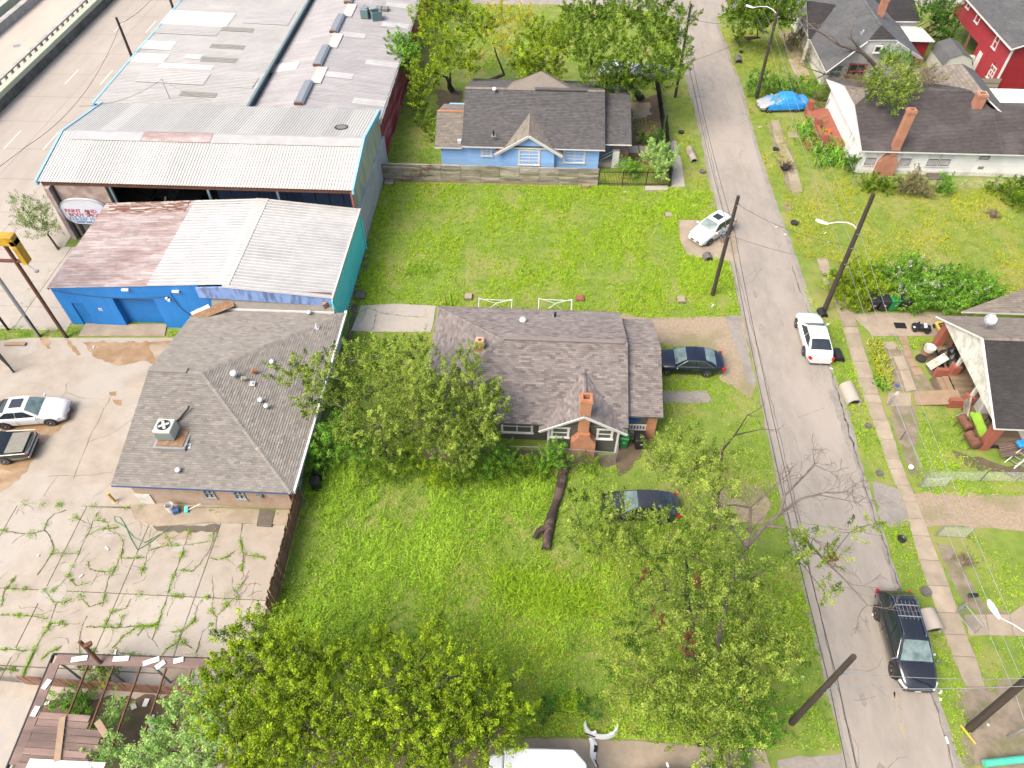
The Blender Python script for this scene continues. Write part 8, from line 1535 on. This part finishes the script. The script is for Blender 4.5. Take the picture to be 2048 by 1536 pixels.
chain('wire fence in front of the bungalow chimney and shrubs',[G(905,908),G(1090,914),G(1232,925)],1.05);chain('wire fence at the bungalow porch corner',[G(1232,925),(5.4,27.3)],1.05,post=1.5)
chain('wire fence along the white house vegetation',[G(1700,370),G(1870,376),G(2100,380)],1.0,step=.22);chain('wire fence across the lawn beside the chain-link gate',[G(1845,962),G(1960,962),G(2100,965)],1.0);chain('sagging front yard wire fence beside the pavement',[G(1773,812),G(1800,880),G(1832,955)],1.0,mesh=False,post=2.6)
def gate(label,c,h=1.05):
 T=thing('mesh_gate',label,'gate',(c[0][0],c[0][1],0));a,b=Vector((*c[0][:2],0)),Vector((*c[1][:2],0));m=MB();m.tube([(a.x,a.y,.06),(b.x,b.y,.06),(b.x,b.y,h),(a.x,a.y,h),(a.x,a.y,.06)],.025,6);m.build('frame','galv',T);wirepanel(T,a,b,h-.1,.08,.12);m=MB();m.tube([(a.x-.05,a.y,0),(a.x-.05,a.y,h+.25)],.04,7);m.build('hinge_post','galv',T)
gate('open chain-link gate leaning by the gravel drive',(G(1838,975),G(1892,972)));gate('chain-link gate across the drive from the open one',(G(1872,1072),G(1932,1075)));gate('narrow gate standing open beside the pavement at lower right',(G(1913,1226),G(1947,1268)));gate('bottom right chain-link gate near the corner pole',(G(2015,1475),G(2060,1455)))
T=thing('gate_sign','white sign on the yard gate post beside the plywood ramp','sign',(*G(1777,790)[:2],0));q=G(1777,812);m=MB();m.tube([(q[0],q[1],0),(q[0],q[1],1.5)],.035);m.build('post','galv',T);MB().obox((q[0],q[1]-.04,1.35),.18,.02,.35).build('plate','white_plastic',T)
# porch clutter at the right-hand house
def drum(label,a,b,r_,m_,extra=True):
 a,b=Vector(a),Vector(b);T=thing('barrel_smoker',label,'smoker',(a.x,a.y,0),0,'barrel smokers');d=(b-a);m=MB();m.tube([tuple(a),tuple(a+d*.02),tuple(a+d*.98),tuple(b)],[r_*.9,r_,r_,r_*.9],16);shade(m.build('drum',m_,T),40)
 for t in(.15,.85):
  for s_ in(-1,1):p=a+d*t;n_=Vector((-d.y,d.x,0)).normalized()*r_*.8*s_;m=MB();m.tube([(p.x+n_.x*.5,p.y+n_.y*.5,p.z-r_*.6),(p.x+n_.x*1.3,p.y+n_.y*1.3,0)],.02,5);m.build('leg','iron',T)
 m=MB();p=a+d*.5;m.obox((p.x,p.y,p.z),.1,.12,r_*2.06,0);m.build('strap','iron',T)
drum('rusty barrel smoker nearer the porch steps',(27.75,30.4,.75),(27.95,29.45,.75),.3,'rust');drum('rusty barrel smoker nearer the porch corner pier',(27.85,29.2,.6),(28.05,28.2,.6),.34,'rust')
T=thing('toy_slide','lime green plastic toy slide on the porch edge','slide',(28.5,29.8,.42));m=MB();m.beam((28.45,30.5,1.1),(28.75,29.0,.55),.5,.05);m.build('chute','lime',T)
for s_ in(-.25,.25):m=MB();m.beam((28.45+s_,30.5,1.15),(28.75+s_,29.0,.62),.05,.18);m.build('side','lime',T)
m=MB();m.box(28.25,28.75,30.4,30.55,.42,1.05);m.build('ladder_end','lime',T)
T=thing('cabinet','white drawer cabinet tipped among porch clutter','cabinet',(28.0,35.6,0));m=MB();m.obox((28.0,35.5,.55),1.1,.55,.8,.6,.35);m.build('carcass','white_peel',T)
for k in range(2):m=MB();m.obox((27.82+.3*k,35.25+.2*k,.62),.42,.03,.5,.6,.35);m.build('drawer','glass',T)
for k,(x,y,z,s)in enumerate(((28.6,36.0,.8,.42),(29.0,35.7,.8,.4),(28.9,35.2,.7,.38),(29.2,36.3,.75,.4))):
 m=MB();m.lathe((x,y,z-.4),[(s*.6,0),(s,.2),(s*.95,.45),(s*.5,.65),(s*.12,.75),(s*.2,.82)],11);o=m.build('rubbish_bag','black_plastic',smooth=True);tag(o,'shiny black rubbish bag heaped on the porch behind the white cabinet','bag','black bags on the porch')
T=thing('round_tub','cream round tub leaning on the clutter by the porch pier','tub',(27.7,36.5,0));m=MB();m.lathe((27.75,36.6,.45),[(.1,0),(.36,.1),(.4,.4),(.34,.36),(.2,.1)],14);m.build('bowl','ac_cream',T);MB().obox((27.75,36.6,.22),.5,.5,.44,.3).build('stand','wood_brown',T)
T=thing('tyre','black tyre lying beside the cream tub','tyre',(27.3,36.2,0));MB().lathe((27.25,36.15,0),[(.2,0),(.34,.03),(.36,.12),(.34,.22),(.2,.24)],16).build('tread','rubber',T)
for k,(x,y,z,m_,lab)in enumerate(((29.3,36.8,.5,'rust','rusty chair frame at the back of the porch'),(29.8,33.2,.42,'brick_paint','small red chair on the porch deck'),(29.7,35.0,.42,'iron','black metal chair in the porch corner'),(29.6,30.2,.42,'iron','dark chair by the porch house wall'))):
 T=thing('chair',lab,'chair',(x,y,z),0);MB().box(x-.22,x+.22,y-.22,y+.22,z+.42,z+.46).build('seat',m_,T);MB().box(x-.22,x-.18,y-.22,y+.22,z+.5,z+.9).build('backrest',m_,T)
 for dx in(-.2,.2):
  for dy in(-.2,.2):MB().box(x+dx-.015,x+dx+.015,y+dy-.015,y+dy+.015,z,z+.42).build('leg',m_,T)
T=thing('appliance','white boxy appliance beneath the porch eave','appliance',(29.4,31.3,.42));MB().box(29.1,29.8,31.0,31.7,.43,1.4).build('case','white_plastic',T,bevel=.03);MB().box(29.08,29.1,31.05,31.65,.6,1.3).build('door','ac_cream',T)
m=MB();m.obox((28.25,31.0,.75),.1,1.6,.9,-.3,.5);m.obox((28.1,30.9,.5),1.2,.08,.12,.5);tag(m.build('scrap_timber','wood_grey'),'pile of grey scrap timber beside the porch steps','timber')
for lab,a0,a1,dx in(('aluminium step ladder leaning against the porch house side',(29.9,27.2,.0),(31.8,28.4,1.6),.0),('second grey ladder beside the step ladder',(30.4,26.9,.0),(32.4,28.2,1.4),.0)):
 T=thing('ladder',lab,'ladder',a0);n_=Vector((-.4,.45,.0));A,B=Vector(a0),Vector(a1)
 for s_ in(-.5,.5):m=MB();m.beam(tuple(A+n_*s_),tuple(B+n_*s_),.04,.09);m.build('stile','galv',T)
 for i in range(1,8):p=A.lerp(B,i/8);m=MB();m.beam(tuple(p-n_*.5),tuple(p+n_*.5),.08,.03);m.build('rung','galv',T)
T=thing('plank_stack','stack of dark boards under the porch house side eave','boards',(30.3,27.7,0))
for i in range(6):m=MB();m.tint=random.random();m.beam((29.3,27.5+i*.14,.5+i*.04),(31.0,27.9+i*.14,.55+i*.04),.12,.03);m.build('board','wood_old',T)
m=MB();m.obox((30.6,28.1,1.2),1.0,.5,.3,.2);tag(m.build('blue_tarp_bundle','tarp_blue',bevel=.08),'crumpled blue tarp bundle under the porch house eave','tarp')
m=MB();q=G(1800,652);m.box(q[0]-.42,q[0]+.42,q[1]-.3,q[1]+.3,.047,.06);tag(m.build('floor_grate','iron'),'dark square mat on the concrete pad near the bins','mat')
m=MB();q=G(1794,772);m.lathe((q[0],q[1],.02),[(.14,0),(.16,.03),(.1,.03)],12);tag(m.build('blue_ring','shorts_blue'),'small blue ring lying on the muddy yard','ring')
for px_,py_,s,lab,m_ in((1570,338,.75,'dark uprooted root ball on the right verge','log'),(1985,432,.6,'pale torn stump in the yellow lawn','deadwood'),(1960,600,.5,'woody stump at the edge of the vine thicket','deadwood'),(1925,1125,.45,'torn root stump in the worn yard at right','deadwood')):
 q=G(px_,py_);T=thing('root_stump',lab,'stump',(*q[:2],0));rr=random.Random(int(px_));m=MB()
 for i in range(26):a=rr.uniform(0,6.28);twiggy(m,(q[0]+rr.gauss(0,.12),q[1]+rr.gauss(0,.12),.1),(math.cos(a),math.sin(a),rr.uniform(-.1,.9)),s*rr.uniform(.6,1.2),.05,1,rr)
 m.build('roots',m_,T);m=MB();m.lathe((q[0],q[1],-.05),[(s*.5,0),(s*.42,s*.4),(s*.2,s*.55),(.03,s*.5)],9);m.build('bole',m_,T)
B_=thing('bird','small black bird in front of the painted sign','bird',(-35.72,46.2,3.68));m=MB();m.lathe((0,0,0),[(.01,-.2),(.07,-.1),(.10,.0),(.07,.12),(.02,.2)],10,'X');shade(m.build('body','iron',B_,True),60);m=MB();m.lathe((.17,0,.07),[(.01,-.06),(.055,-.02),(.05,.03),(.01,.07)],8,'X');m.build('head','iron',B_,True);m=MB();m.obox((-.28,0,-.02),.22,.08,.015);m.build('tail','iron',B_,True)
for s_ in(-.03,.03):m=MB();m.tube([(0,s_,-.06),(0,s_,-.15)],.008,4);m.build('leg','iron',B_,True)
B_.rotation_euler=(0,0,2.4);B_.location=(-35.3,45.2,3.78)
m=MB();m.lathe((-13.1,24.2,0),[(.3,0),(.32,.05),(.32,.95),(.3,1.0)],16);tag(m.build('dark_drum','black_plastic'),'black drum standing between the office wall and weeds','drum')
m=MB();m.lathe((-13.05,23.4,0),[(.3,0),(.32,.05),(.32,.9),(.3,.95)],16);tag(m.build('dark_drum','black_plastic'),'second black drum beside the brown plank fence end','drum')
